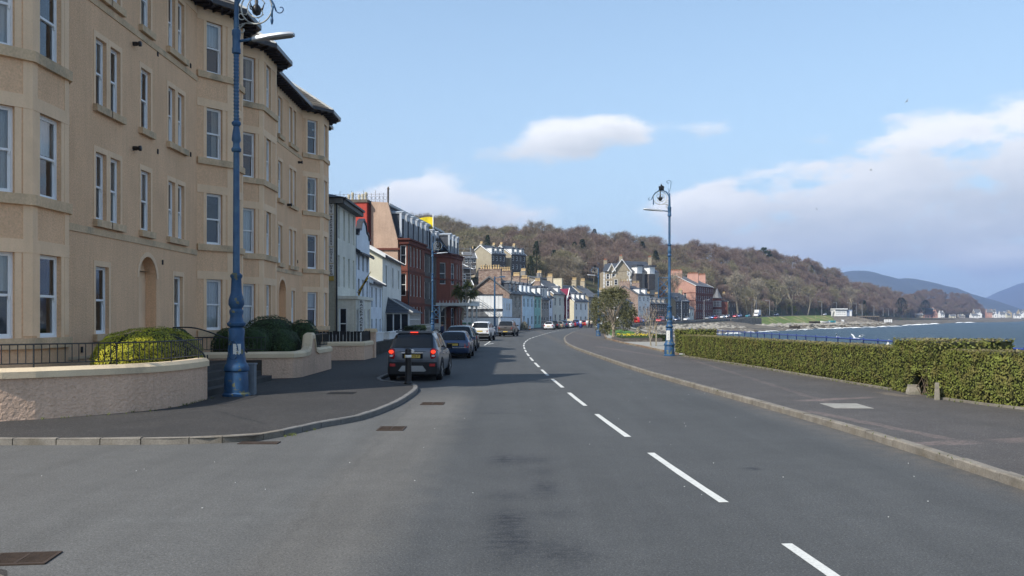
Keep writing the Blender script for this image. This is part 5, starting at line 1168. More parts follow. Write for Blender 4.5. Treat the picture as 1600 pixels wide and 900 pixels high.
h4 = house('pale two and a half storey house with cream gable beside the red mansion', (-11.0, 75), (-11.0, 87.6), 9, 7.5, 10.0, M_paleg, M_slateb, 2, 3, z0=0, side=M_creamr, ww=.95, wh=1.8, winy=(1.2, 4.9), skip=((0, 0), (0, 1), (0, 2)), chims=(), barge=M_wtrim, surround=M_wtrim, over=.3)
def conservatory():
    t = thing('conservatory', 'white glazed porch with a dark slate roof in front of the pale house', 'porch', (-11, 77, 0)); D = 2.1; L_ = 8.5
    mb = MB(); mb.box(.06, D-.06, .06, L_-.06, -.1, .7); mb.build('base_wall', M_whiter, t)
    for k in range(12): 
        y = L_*k/11; mb = MB(); mb.box(D-.08, D, y-.05, y+.05, .7, 2.45); mb.build('mullion', M_wtrim, t)
    for k in range(4): x = D*k/3.2; mb = MB(); mb.box(x-.05, x+.05, 0, .08, .7, 2.45); mb.build('mullion', M_wtrim, t)
    mb = MB(); mb.box(-.0, D, 0, .08, 2.45, 2.6); mb.box(D-.08, D, .08, L_, 2.45, 2.6); mb.box(D-.08, D, .08, L_, 1.95, 2.02); mb.build('head_rail', M_wtrim, t)
    mb = MB(); mb.q((.0, .04, .7), (D, .04, .7), (D, .04, 2.45), (0, .04, 2.45)); mb.q((D-.04, .04, .7), (D-.04, L_, .7), (D-.04, L_, 2.45), (D-.04, .04, 2.45)); mb.build('glazing', M_pane, t)
    mb = MB(); roof_courses(mb, (D+.3, -.3, 2.55), (D+.3, L_+.3, 2.55), (0, L_-1, 3.9), (0, 1.2, 3.9), 6); roof_courses(mb, (-.1, -.3, 2.55), (D+.3, -.3, 2.55), (0, 1.2, 3.9), (-.1, 1.2, 3.9), 6); mb.build('roof', M_slateb, t)
    mb = MB(); mb.tube([(D+.3, -.3, 2.6), (0, 1.2, 3.95)], .06, 5); mb.build('hip_ridge', M_lead, t)
conservatory()
# ---- red sandstone hotel with mansard
def mansard():
    p0 = Vector((-11.75, 91, 0)); p1 = Vector((-8.4, 121, 0)); d = p1-p0; L_ = d.length; a = math.atan2(d.y, d.x)
    t = thing('sandstone_hotel', 'long red sandstone hotel with slate mansard and row of white dormers', 'building', p0, a); E = 10.2; T = 13.9; D = 14
    plan = [(0, 0), (0.01, -1.0), (8.4, -1.0), (8.9, 0), (20.2, 0), (21.6, -1.5), (23.4, -1.9), (28.4, -1.9), (29.6, -1.2), (L_, 0)]
    w = MB(); 
    for i, (a_, b_) in enumerate(zip(plan, plan[1:])):
        LL = math.dist(a_, b_); holes = []; wl = []
        def add(s0, s1, zs, bars):
            for z, h in zs: holes.append((s0, s1, z, z+h)); wl.append(((s0+s1)/2, z, s1-s0, h, bars))
        if i == 0: add(.2, .85, ((1.2, 1.9), (4.4, 2.3), (7.6, 2.0)), 1)
        if i == 1:
            for c in range(4): add(1.3+c*1.55, 2.25+c*1.55, ((1.0, 2.3), (4.4, 2.3), (7.5, 2.1)), 1)
        if i == 3:
            for s0 in (1.4, 4.2, 6.8, 9.2): add(s0, s0+.85, ((1.2, 1.9), (4.4, 2.0), (7.6, 1.9)), 1)
        if i == 4: add(.5, 1.4, ((1.2, 2.2), (6.4, 2.7)), 1)
        if i == 5: add(.3, 1.5, ((1.0, 2.4), (6.4, 2.7)), 1)
        if i == 6:
            for c in range(2): add(.9+c*2.1, 1.9+c*2.1, ((1.0, 2.4), (6.4, 2.7)), 1)
        mi = 1 if i in (3,) else 0
        dd = wall_openings(w, a_, b_, -.3, E, holes, .14, mi)
        for s, z, ww_, h_, b in wl: far_window(t, (a_[0]+dd.x*s, a_[1]+dd.y*s, z), dd, ww_, h_, .12, M_wtrim, b)
    w.q((0, D, -.3), (0, 0, -.3), (0, 0, E), (0, D, E), mi=2); w.q((L_, 0, -.3), (L_, D, -.3), (L_, D, E), (L_, 0, E)); w.q((L_, D, -.3), (0, D, -.3), (0, D, E), (L_, D, E)); w.build('wall', [M_redst, M_darkr, M_peach], t)
    c = MB()
    for z0_, z1_, o_ in ((3.5, 3.75, .06), (6.9, 7.1, .06), (9.75, 10.15, .16), (10.15, 10.3, .35)): band(c, plan[0:], -.01, o_, z0_, z1_)
    c.build('string_courses', M_redst2, t, kind='stuff')
    m = MB(); roof_courses(m, (0.02, -.1, E+.1), (L_, -.1, E+.1), (L_, 1.1, T-.25), (.02, 1.1, T-.25), 12); roof_courses(m, (20.0, -1.7, E+.1), (29.8, -1.7, E+.1), (29.2, .6, T-1.1), (20.8, .6, T-1.1), 8); m.build('mansard_slope', M_slateb, t)
    m = MB(); m.ring([[(x, 1.05, T-.28), (x, .95, T-.05), (x, 3.0, T+.2), (x, D-2, T+.2), (x, D-.5, E)] for x in (.05, L_)], closed=True); m.build('roof_top', M_slateb, t)
    m = MB(); m.box(0, L_, .84, 1.04, T-.2, T+.05); m.build('mansard_rail', M_lead, t)
    # party gable: peach wall with sloping edge, and the red stack behind it
    g = MB(); prof = [(-.05, -.3), (-.05, E-.1), (1.0, T+.1), (2.75, T+.2), (2.75, -.3)]
    g.ring([[(-.28, y, z) for y, z in prof], [(.05, y, z) for y, z in prof]]); g.build('party_gable', M_peach, t)
    g = MB(); g.box(-.42, -.282, -.3, 2.75, 9.1, 9.3); g.build('gable_course', M_redst2, t)
    s_ = MB(); s_.box(-.9, 1.4, 3.05, 5.25, -.3, 13.95); s_.build('chimney', M_redr, t, label='tall red painted chimney stack')
    s_ = MB(); s_.box(-.3, .05, 2.75, 3.05, -.3, 13.8); s_.build('stack_return', M_redst2, t)
    s_ = MB(); s_.box(-1.0, 1.5, 2.95, 5.35, 13.95, 14.25); s_.build('stack_cope', mat('stained_stack_cope', (.12, .10, .08), .9, .3, 4), t)
    for k, (y, h) in enumerate(((5.05, .6), (4.65, .8), (3.95, .55), (3.6, .62), (3.25, .8))):
        b = MB(); b.lathe([(.13, 0), (.12, h*.5), (.15, h*.55), (.15, h*.95), (.1, h), (.001, h)], seg=8); b.build('chimney_pot', mat('cream_pot', (.5, .45, .33), .8, .2, 5), t, loc=(-.5, y, 14.25), smooth='auto')
    # iron cresting
    cr = MB()
    for i in range(17):
        y = 1.2+i*.42; z = T+.2; tall = i % 3 == 0
        cr.tube([(.3, y, z), (.3, y, z+(1.25 if tall else .95))], .022, 4)
        if i < 16: cr.tube([(.3, y+.21+.17*math.cos(a_), z+.45+.2*math.sin(a_)) for a_ in [k*.9 for k in range(8)]], .015, 4); cr.tube([(.3, y, z+.85), (.3, y+.42, z+.85)], .015, 4); cr.tube([(.3, y, z+.12), (.3, y+.42, z+.12)], .015, 4)
    cr.build('roof_cresting', mat('iron_cresting', (.10, .09, .09), .7), t, kind='stuff')
    ps = MB(); ps.lathe([(.09, T+.1), (.09, T+1.5), (.15, T+1.55), (.05, T+1.8)], (.3, 1.1), 8); ps.build('cresting_post', M_darkr, t)
    M_zinc = mat('pale_zinc', (.46, .49, .52), .5, .12, 2, metal=.2)
    for s in (1.2, 3.6, 6.1, 8.6, 11.0, 13.4, 17.0, 19.6, 22.2, 24.8, 27.4):
        y0 = -.15 if s < 20 else -1.35; db = MB(); zb = E+.3; zt = E+(2.75 if s < 16 else 2.45)
        db.ring([[(s-.62, y0, zb), (s+.62, y0, zb), (s+.62, y0, zt), (s-.62, y0, zt)], [(s-.62, y0+1.9, zb), (s+.62, y0+1.9, zb), (s+.62, y0+1.9, zt), (s-.62, y0+1.9, zt)]]); dm = db.build('dormer', M_slateb, t)
        ck = MB(); ck.box(s-.76, s-.62, y0-.12, y0+.1, zb, zt); ck.box(s+.62, s+.76, y0-.12, y0+.1, zb, zt); ck.box(s-.75, s+.75, y0-.2, y0+2, zt, zt+.14); ck.ring([[(s-.8, y0-.25, zt+.14), (s, y0-.25, zt+.32), (s+.8, y0-.25, zt+.14)], [(s-.8, y0+1.9, zt+.14), (s, y0+1.9, zt+.32), (s+.8, y0+1.9, zt+.14)]]); ck.box(s-.62, s+.62, y0-.1, y0-.01, zt-.5, zt); ck.build('dormer_cheeks', M_zinc, dm, kind='stuff')
        far_window(dm, (s, y0-.02, zb+.15), (1, 0), 1.1, 1.9, -.02, M_dtrim)
    # rainwater pipe and cream quoins
    mb = MB(); mb.tube([(.12, -1.08, 0), (.12, -1.08, E)], .06, 6); mb.build('downpipe', M_dtrim, t)
    # yellow flag
    f = thing('flag', 'big yellow flag flying from a white pole on the red hotel roof', 'flag', (-11.2, 112, T-1.55)); mb = MB(); mb.tube([(1.2, 0, -.2), (1.2, 0, 2.9)], .07, 6); mb.build('pole', M_wtrim, f)
    mb = MB(); mb.ring([[(1.15-3.2*i/14, .25*math.sin(i*.8)*i/14, 2.5+.1*math.sin(i*.6)-.55*(i/14)*0-k*1.35/4-(.25 if k == 4 and i < 4 else 0)) for i in range(15)] for k in range(5)], closed=False)
    mb.build('cloth', mat('yellow_flag', (.75, .58, .02), .8, .1, 2, col2=(.45, .12, .03), c2lo=.6, c2hi=.63, c2scale=2.2), f, smooth=True)
    # white lattice porch canopy
    q = thing('lattice_porch', 'white lattice porch canopy in front of the red sandstone hotel', 'porch', p0+Vector((1.05+.11*17, 17, 0)), a); W = 7.5; Dp = 3.4; hp = 3.6
    M_lat = mat('white_lattice_paint', (.60, .61, .58), .7, .1, 4)
    for x in (0, W*.5, W):
        for y in (0, -Dp):
            for k in (-.28, .28): mb = MB(); mb.box(x+k-.06, x+k+.06, y-.06, y+.06, 0, hp); mb.build('post', M_lat, q)
            mb = MB()
            for z in range(16): zz0 = z*.22; mb.tube([(x-.28, y, zz0), (x+.28, y, zz0+.22)], .02, 3); mb.tube([(x+.28, y, zz0), (x-.28, y, zz0+.22)], .02, 3)
            mb.build('lattice', M_lat, q, kind='stuff')
    mb = MB(); mb.box(-.5, W+.5, -Dp-.3, .4, hp, hp+.35); mb.build('fascia', M_lat, q); mb = MB()
    for i in range(22): mb.tube([(-.4+i*(W+.8)/21, -Dp-.3, hp+.35), (-.4+i*(W+.8)/21, -Dp-.3, hp+.7)], [.06, .01], 4)
    for i in range(10): mb.tube([(-.45, -Dp-.3+i*.4, hp+.35), (-.45, -Dp-.3+i*.4, hp+.7)], [.06, .01], 4)
    mb.build('cresting', M_lat, q, kind='stuff')
    for x0_, x1_, y0_, y1_ in ((.28, W*.5-.28, -Dp, -Dp), (W*.5+.28, W-.28, -Dp, -Dp), (0, 0, -Dp+.2, -.2)):
        mb = MB(); n = 12
        for i in range(n):
            t0, t1 = i/n, (i+1)/n; f0 = lambda t_: (x0_+(x1_-x0_)*t_, y0_+(y1_-y0_)*t_, hp-.75*(1-math.sqrt(max(0, 1-(2*t_-1)**2))))
            A_, B_ = f0(t0), f0(t1); mb.q(A_, B_, (B_[0], B_[1], hp), (A_[0], A_[1], hp))
        mb.build('arch_spandrel', M_lat, q)
mansard()
# ---- scaffolded building behind
hs = house('grey stone house wrapped in scaffolding behind the red hotel', (-12.5, 140), (-6.9, 149), 9, zz(418, 145), zz(400, 145), M_darkr, M_slateb, 3, 3, z0=0, chims=((0, .5), (1, .5)), tiny=True)
sc = thing('scaffolding', 'steel tube scaffolding in front of the grey stone house', 'scaffolding', (-12.2, 136.5, 0)); M_tube = mat('scaffold_tube', (.30, .31, .32), .4, .1, 3, metal=.6); M_plk = mat('scaffold_plank', (.20, .17, .13), .9)
for i in range(6):
    for j in range(2): mb = MB(); mb.tube([(i*1.15, j*1.3, 0), (i*1.15, j*1.3, 12.4+(.7 if i % 2 else 0))], .045, 4); mb.build('upright', M_tube, sc)
for z in (2, 4, 6, 8, 10, 11.8):
    mb = MB(); mb.box(-.2, 6, 0, 1.3, z, z+.06); mb.build('platform', M_plk, sc); mb = MB(); mb.tube([(-.3, 0, z+1), (6.1, 0, z+1)], .04, 4); mb.tube([(-.3, 0, z+.5), (6.1, 0, z+.5)], .04, 4); mb.build('guard_rails', M_tube, sc, kind='stuff')

# ---- the row of houses round the bay
def row(label, u0, u1, ve, vr, wall, roof, off, depth, **k):
    a = fr(u0, off); Y = a[1]; Y1 = Y+.45*(u1-u0); b = (xx(u1, Y1), Y1, a[2]); k.setdefault('barge', M_slateg); k.setdefault('side', M_brownr if wall in (M_skyr, M_greenr, M_bluew_) else wall); return house(label, a, b, depth, zz(ve, Y), zz(vr, Y), wall, roof, z0=a[2]-.05, **k)
a = fr(796, 9)
row('grey stone house with tall chimney on its brown rubble gable', 796, 815.3, 456.5, 432, M_greyst, M_slateg, 9, 7.2, floors=2, cols=3, side=M_brownr, ww=1.0, wh=2.1, door=1, dormers=3, dorm_m=M_slateb, chims=((0, .5, 1.2, 4.0), (1, .5, 1.3, 3.5)), pots=8, dormh=1.5, sidewin=((1.0, 4.6, 1.0, 1.0), (6.3, 4.6, 1.0, 1.0)))
row('pale sky blue house with black door hood in the shore row', 815.8, 834.3, 458.5, 438, M_skyr, M_slateb, 9, 7, floors=2, cols=3, ww=1.0, wh=1.7, door=1, dormers=3, dorm_m=M_bluew_, chims=((1, .5),), pots=6, dormh=1.6)
row('narrow sea green painted house in the shore row', 834.8, 845.3, 461, 443, M_greenr, M_slateb, 8.4, 7, floors=2, cols=2, ww=1.1, wh=1.9, chims=((1, .5),), dormers=1, dormh=1.4)
row('grey house with a white glazed attic next to the green house', 845.8, 857.6, 466.5, 447, M_greyst, M_slateb, 8.6, 7, floors=2, cols=3, ww=1.1, wh=1.6, dormers=3, dorm_m=M_wtrim, chims=((0, .5),), dormh=2.3)
row('narrow bluish white house beside the turreted house', 857.8, 863.4, 464, 447, M_bluew_, M_slateb, 8.6, 7, floors=2, cols=1, ww=1.4, wh=1.7, chims=((1, .5),), dormers=1)
row('big grey gabled building standing behind the shore row', 838, 864, 434, 430, wm('grey_brown_render', (.24, .22, .19)), M_slateb, 22, 8, floors=3, cols=3, chims=((0, .5), (1, .5)), tiny=True, potred=False, pots=6)
# turreted maroon house
def turret_house():
    a = fr(865, 9.2); b = fr(884, 9.2); t = row('maroon and white house with a pointed slate turret', 864, 886, 458, 437, M_offw, M_slateg, 9.2, 8.5, floors=2, cols=3, ww=1.1, wh=1.9, dormers=1, chims=((1, .5),), barge=M_wtrim, side=wm('buff_side', (.42, .34, .24)), sidewin=((1.4, 4.7, 1.5, 2.0), (1.5, 1.4, 1.5, 1.8)))
    L_ = math.dist(a[:2], b[:2]); mb = MB(); mb.box(.7*L_, .7*L_+2.6, -.5, 0, 1.9, 6.7); g = mb.build('maroon_bay', M_maroon, t); far_window(g, (.7*L_+1.3, -.5, 4.3), (1, 0), 1.4, 1.8, -.04, M_wtrim, 2); far_window(g, (.7*L_+1.3, -.5, 2.0), (1, 0), 1.4, 1.6, -.04, M_wtrim, 2)
    mb = MB(); mb.ring([[(.7*L_-.3, -.8, 6.7), (.7*L_+1.3, -.8, 9.3), (.7*L_+2.9, -.8, 6.7)], [(.7*L_-.3, 3, 6.7), (.7*L_+1.3, 3, 9.3), (.7*L_+2.9, 3, 6.7)]]); mb.build('bay_gable', M_maroon, g)
    mb = MB(); mb.tube([(.7*L_-.4, -.85, 6.6), (.7*L_+1.3, -.85, 9.4), (.7*L_+3.0, -.85, 6.6)], .14, 4); mb.build('bargeboard', M_wtrim, g)
    mb = MB(); mb.lathe([(1.5, 5), (1.5, 9.0), (1.75, 9.0), (.9, 10.6), (.35, 12.1), (.02, 13.2)], (2.0, 4.2), 8); mb.build('turret', M_slateg, t)
turret_house()
row('white house with cream stepped gable and three peaked dormers', 897, 918.5, 469.5, 445, M_whiter, M_slateb, 9.5, 9.5, floors=2, cols=3, ww=1.0, wh=1.6, dormers=3, side=wm('cream_gable_render', (.58, .52, .38)), chims=((0, .5, 1.6, 2.6),), pots=0, barge=M_wtrim, dormh=1.6)
row('buff stone tenement with tall chimney heads right of the white house', 919.5, 934, 463, 446, M_buffst, M_slateg, 11, 9, floors=3, cols=3, tiny=True, chims=((0, .5, 1.5), (1, .5, 1.5)), pots=4)
row('grey stone house half hidden by the twin trunked tree', 934.5, 958, 474, 458, M_greyst, M_slateb, 10, 8, floors=2, cols=4, tiny=True, dormers=2)
row('grey stone house with white dormers right of the tree', 961, 979, 473, 460, M_greyst, M_slateg, 9, 8, floors=2, cols=3, dormers=2, tiny=True, cm=M_brownr)
row('narrow stone fronted shop house with tall windows', 979.4, 988.5, 473, 462, M_buffst, M_slateb, 9, 8, floors=2, cols=2, tiny=True, chims=())
row('white three storey house with a brown rubble gable', 997, 1015.5, 460, 446, M_whiter, M_slateb, 9.5, 10.5, floors=3, cols=3, ww=1.0, wh=1.5, dormers=2, side=M_brownr, chims=((0, .5, 1.4, 4), (1, .5, 1.2, 3)), pots=5, tiny=True, dormh=1.8)
row('dark grey terrace with pale window strips', 1016, 1043.5, 474, 463, M_darkr, M_slateg, 9.5, 9, floors=2, cols=8, ww=1.1, wh=2.3, tiny=True, dormers=4, dorm_m=M_greyst, chims=((0, .5), (.5, .5), (1, .5)))
row('dark stone house with a buff rubble gable left of the tenement', 1056, 1077, 470, 457, M_darkr, M_slateb, 9.5, 7.5, floors=2, cols=4, ww=1.1, wh=2.0, tiny=True, dormers=2, dorm_m=M_slateb, side=M_buffst, chims=((0, .5), (1, .5)))
row('pale bow fronted low house below the red tenement', 1077.5, 1084, 482, 474, M_paleg, M_slateb, 9.5, 7, floors=1, cols=2, tiny=True, chims=())
def ten():
    a = fr(1087, 9.5); b = fr(1114, 9.5); Y = a[1]
    t = house('tall four storey red sandstone tenement with pink gable and red chimneys', a, b, 17.5, zz(446, Y), zz(430, Y), M_redst2, M_slateg, floors=4, cols=9, z0=a[2], ww=1.2, wh=2.3, tiny=True, side=M_pinkst, cm=M_pinkst, chims=((0, .5, 2.0, 5.5), (.5, .3, 1.2, 5), (1, .3, 1.2, 4)), pots=6, potred=True, sidewin=((9.6, zz(466, Y)-a[2]+.5, 1.2, 2.0), (12.8, zz(466, Y)-a[2]+.5, 1.2, 2.0)), cat='building', name='tenement')
    mb = MB(); mb.box(-.06, -.004, 0, 17.5, zz(458, Y)-a[2], zz(457, Y)-a[2]); mb.box(-.05, -.003, 0, 17.5, zz(470, Y)-a[2], zz(469, Y)-a[2]); mb.build('gable_courses', M_redst, t, kind='stuff')
ten()
def turret2():
    a = fr(1120.5, 11); Y = a[1]; t = thing('turret_house', 'red sandstone octagonal turret house with a pointed grey spire', 'house', (a[0], a[1], a[2])); r_ = 7.2*Y/F; ze = zz(466, Y)-a[2]; zt = zz(450, Y)-a[2]
    oc = [(r_*.9*math.cos(math.pi/8+k*math.pi/4), r_*.9*math.sin(math.pi/8+k*math.pi/4)) for k in range(8)]; mb = MB(); mb.prism(oc, -1, ze); mb.prism([(-1, 0), (r_*2.4, 1), (r_*2.4, 9), (-1, 8)], -1, ze-1.5); mb.build('wall', M_redst, t)
    mb = MB(); mb.lathe([(r_*1.12, ze), (r_*.5, ze+(zt-ze)*.5), (.05, zt)], seg=8); mb.build('spire', M_slateg, t); mb = MB(); mb.prism([(-1.2, 0), (r_*2.4, .8), (r_*2.4, 9), (-1, 8.2)], ze-1.48, ze-1.0); mb.build('roof', M_slateb, t)
    for k in range(8):
        p, q = Vector(oc[k]), Vector(oc[(k+1) % 8]); d = (q-p).normalized()
        for zf in (.12, .56):
            for s_ in (.32, .68): m_ = p.lerp(q, s_); far_window(t, (m_.x, m_.y, ze*zf), (d.x, d.y), 1.0, ze*.3, -.05, M_wtrim, 1, True)
turret2()
row('cream gabled villa right of the turret house', 1138, 1150, 471, 461, M_darkr, M_slateb, 13, 13, floors=2, cols=3, tiny=True, side=wm('yellow_cream_render', (.50, .46, .30)), sidewin=((9, 4, 1.6, 3),), barge=M_wtrim)
row('dark dormered villa at the end of the shore houses', 1151, 1158, 472, 463, M_darkr, M_slateb, 14, 10, floors=2, cols=2, tiny=True, dormers=1)
# ---- building hoarding of white boards and the white garden walls by the road
def hoarding():
    t = thing('white_hoarding', 'two storey white boarded frontage with steps behind the white wall', 'building', (-8.4, 112, 0)); Y = 136; s = Y/F; t.location = (xx(731, Y), Y, 0); wx = 54*s; z1 = zz(461, Y); zm = zz(484, Y)
    pn = 9
    for k in range(pn): mb = MB(); mb.box(wx*k/pn+.02, wx*(k+1)/pn-.02, 0, .1, zm+.15, z1); mb.build('board_panel', M_whiter, t)
    mb = MB(); mb.box(0, wx, .1, 3.5, -.2, z1-.05); mb.build('core', M_whiter, t); mb = MB(); mb.box(-.1, wx+.1, -.12, .1, zm-.15, zm+.13); mb.box(-.1, wx+.1, -.1, 3.5, z1, z1+.12); mb.build('dark_band', M_dtrim, t)
    mb = MB(); mb.q((0, -.02, zz(498, Y)), (wx*.68, -.02, zz(498, Y)), (wx*.45, -.02, zm-.2), (0, -.02, zm-.2)); mb.build('sloping_roof_light', M_slateg, t)
    mb = MB(); mb.box(0, wx, -.001, .098, -.1, zm-.16); mb.build('lower_board', M_whiter, t)
    st = MB()
    for k in range(3): st.tube([(wx*.33, -.4, zm+.9+.4*k), (0, -.4, zm+.9+.4*k)], .03, 4); st.tube([(wx*.33, -.4, zm+.9+.4*k), (wx, -.4, zz(500-2*k, Y)+.3)], .03, 4)
    for k in range(7): st.tube([(wx*k/6, -.4, 1.5), (wx*k/6, -.4, zm+1.7-(0 if k < 3 else (k-2)*.5))], .03, 4)
    st.build('stair_rails', M_tube, t, kind='stuff')
    mb = MB(); d0 = wx+.01; mb.prism([(d0, 0), (wx+1.5, 12), (wx-3, 12), (wx-.5, 2)], -.2, z1-.4); mb.build('side_wing', M_bluew_, t)
    for k in range(3): far_window(t, (wx+.25+.4*k, 2+3*k, z1-2.4), (.124, .99), 1.0, 1.3, -.05, M_wtrim, 1, True)
hoarding()
def whitewalls():
    Y = 127; t = thing('garden_wall', 'long white wall framing a green edged opening behind the parked cars', 'wall', (xx(716, Y), Y, .1)); L_ = xx(779, Y)-xx(716, Y); top = zz(496, Y)-.1
    mb = MB(); wall_openings(mb, (0, 0), (L_, 0), -.1, top, [(.4, L_*.8, .0, top-.75)], .3); mb.q((L_, .3, -.1), (0, .3, -.1), (0, .3, top), (L_, .3, top)); mb.build('wall_face', M_whiter, t)
    mb = MB(); mb.box(-.1, L_+.1, -.06, .36, top, top+.12); mb.build('coping', M_dtrim, t); mb = MB(); mb.box(.4, L_*.8, -.03, .28, top-.9, top-.74); mb.box(L_*.8-.12, L_*.8, -.03, .28, 0, top-.91); mb.build('green_frame', mat('green_frame_paint', (.05, .22, .12), .6), t)
    mb = MB(); mb.box(.2, L_*.85, 1.5, 1.8, -.1, top-.3); mb.build('inner_wall', M_brownr, t)
    Y2 = 129; t = thing('garden_wall', 'pale blue white wall with dark coping beyond the parked pickup', 'wall', (xx(785, Y2), Y2, .1)); b = Vector((xx(813, 152)-xx(785, Y2), 23, 0)); n = Vector((-b.y, b.x, 0)).normalized()*.3; h = zz(496, Y2)-.1
    mb = MB(); mb.ring([[(0, 0, -.1), tuple(b-Vector((0, 0, .1))), tuple(b+n-Vector((0, 0, .1))), (n.x, n.y, -.1)], [(0, 0, h), (b.x, b.y, h-.1), (b.x+n.x, b.y+n.y, h-.1), (n.x, n.y, h)]]); mb.build('wall_face', M_bluew_, t)
    mb = MB(); mb.ring([[(-.05, -.08, h), (b.x, b.y, h-.1), (b.x+n.x*1.3, b.y+n.y*1.3, h-.1), (n.x*1.3, n.y*1.3, h)], [(-.05, -.08, h+.12), (b.x, b.y, h+.02), (b.x+n.x*1.3, b.y+n.y*1.3, h+.02), (n.x*1.3, n.y*1.3, h+.12)]]); mb.build('coping', M_dtrim, t)
    # white walls in front of the pale houses on the near left
    for (x, y0, y1, h, lab, m) in ((-7.9, 47.5, 53.5, 1.1, 'low white garden wall behind the parked grey car', M_whiter), (-7.9, 56, 62, 1.05, 'second low white garden wall farther along', M_whiter)):
        t = thing('garden_wall', lab, 'wall', (x, y0, .1)); mb = MB(); mb.box(-.12, .12, 0, y1-y0, -.1, h); mb.box(-2.2, -.12, 0, .24, -.1, h); mb.build('wall_face', m, t); mb = MB(); mb.box(-.17, .17, -.04, y1-y0+.04, h, h+.08); mb.build('coping', M_wtrim, t)
    hedge_box('clipped_hedge', 'low dark hedge in front of the glazed porch', [(-8.3, 78), (-8.3, 68)], .7, .1, 1.35, 90, .12, m=M_green, top_tan=False, ends=False)
    # pale picket railing before the sandstone hotel
    t = thing('picket_fence', 'white picket railing in front of the red sandstone hotel', 'fence', (-9.2, 80, .1)); mb = MB(); mb.box(-.03, .03, -.02, .02, 0, 1.35); mb.prism([(-.03, -.02), (.03, -.02), (.03, .02), (-.03, .02)], 1.35, 1.42); pd = mb.data('picket', mat('weathered_white_picket', (.42, .41, .38), .8, .2, 3))
    for i in range(64): link('picket', pd, t, (.055*i*.3+.0, i*.3, 0))
    for z in (.4, 1.1): mb = MB(); mb.tube([(0.03, 0, z), (1.04, 19, z)], .03, 4); mb.build('rail', M_wtrim, t)
whitewalls()
# ---- villas up on the wooded slope
def villa(label, u0, u1, Y, vb, ve, vr, ang, wall, roof, side, depth, **k):
    x0 = xx(u0, Y); L_ = (xx(u1, Y)-x0)/math.cos(ang) if abs(math.cos(ang)) > .15 else 10; return house(label, (x0, Y), (x0+L_*math.cos(ang), Y+L_*math.sin(ang)), depth, zz(ve, Y), zz(vr, Y), wall, roof, z0=zz(vb, Y)-1, **k, side=side)
M_hg = wm('buff_harled_gable', (.34, .30, .22))
villa('gabled villa on the hillside with a row of white dormers, left one', 768, 790, 285, 420, 396, 382, R(50), M_darkr, M_slateb, M_hg, 9.5, floors=2, cols=4, dormers=3, tiny=True, chims=((0, .5, .4, 1.1), (1, .5, .4, 1.1)), barge=M_wtrim, dormh=1.7)
villa('gabled villa on the hillside with a row of white dormers, right one', 799, 822, 292, 418, 397, 383, R(50), M_darkr, M_slateb, M_hg, 9.5, floors=2, cols=4, dormers=3, tiny=True, chims=((0, .5, .4, 1.1), (1, .5, .4, 1.1)), barge=M_wtrim, dormh=1.7)
villa('small steep roofed villa left of the pair on the hillside', 726, 744, 278, 416, 403, 393, R(12), M_darkr, M_slateg, M_darkr, 8, floors=2, cols=3, tiny=True, chims=((1, .5),))
villa('grey slated house behind the rubble gable', 716, 738, 190, 470, 445, 436, R(10), M_paleg, M_slateg, M_paleg, 8, floors=2, cols=3, tiny=True)
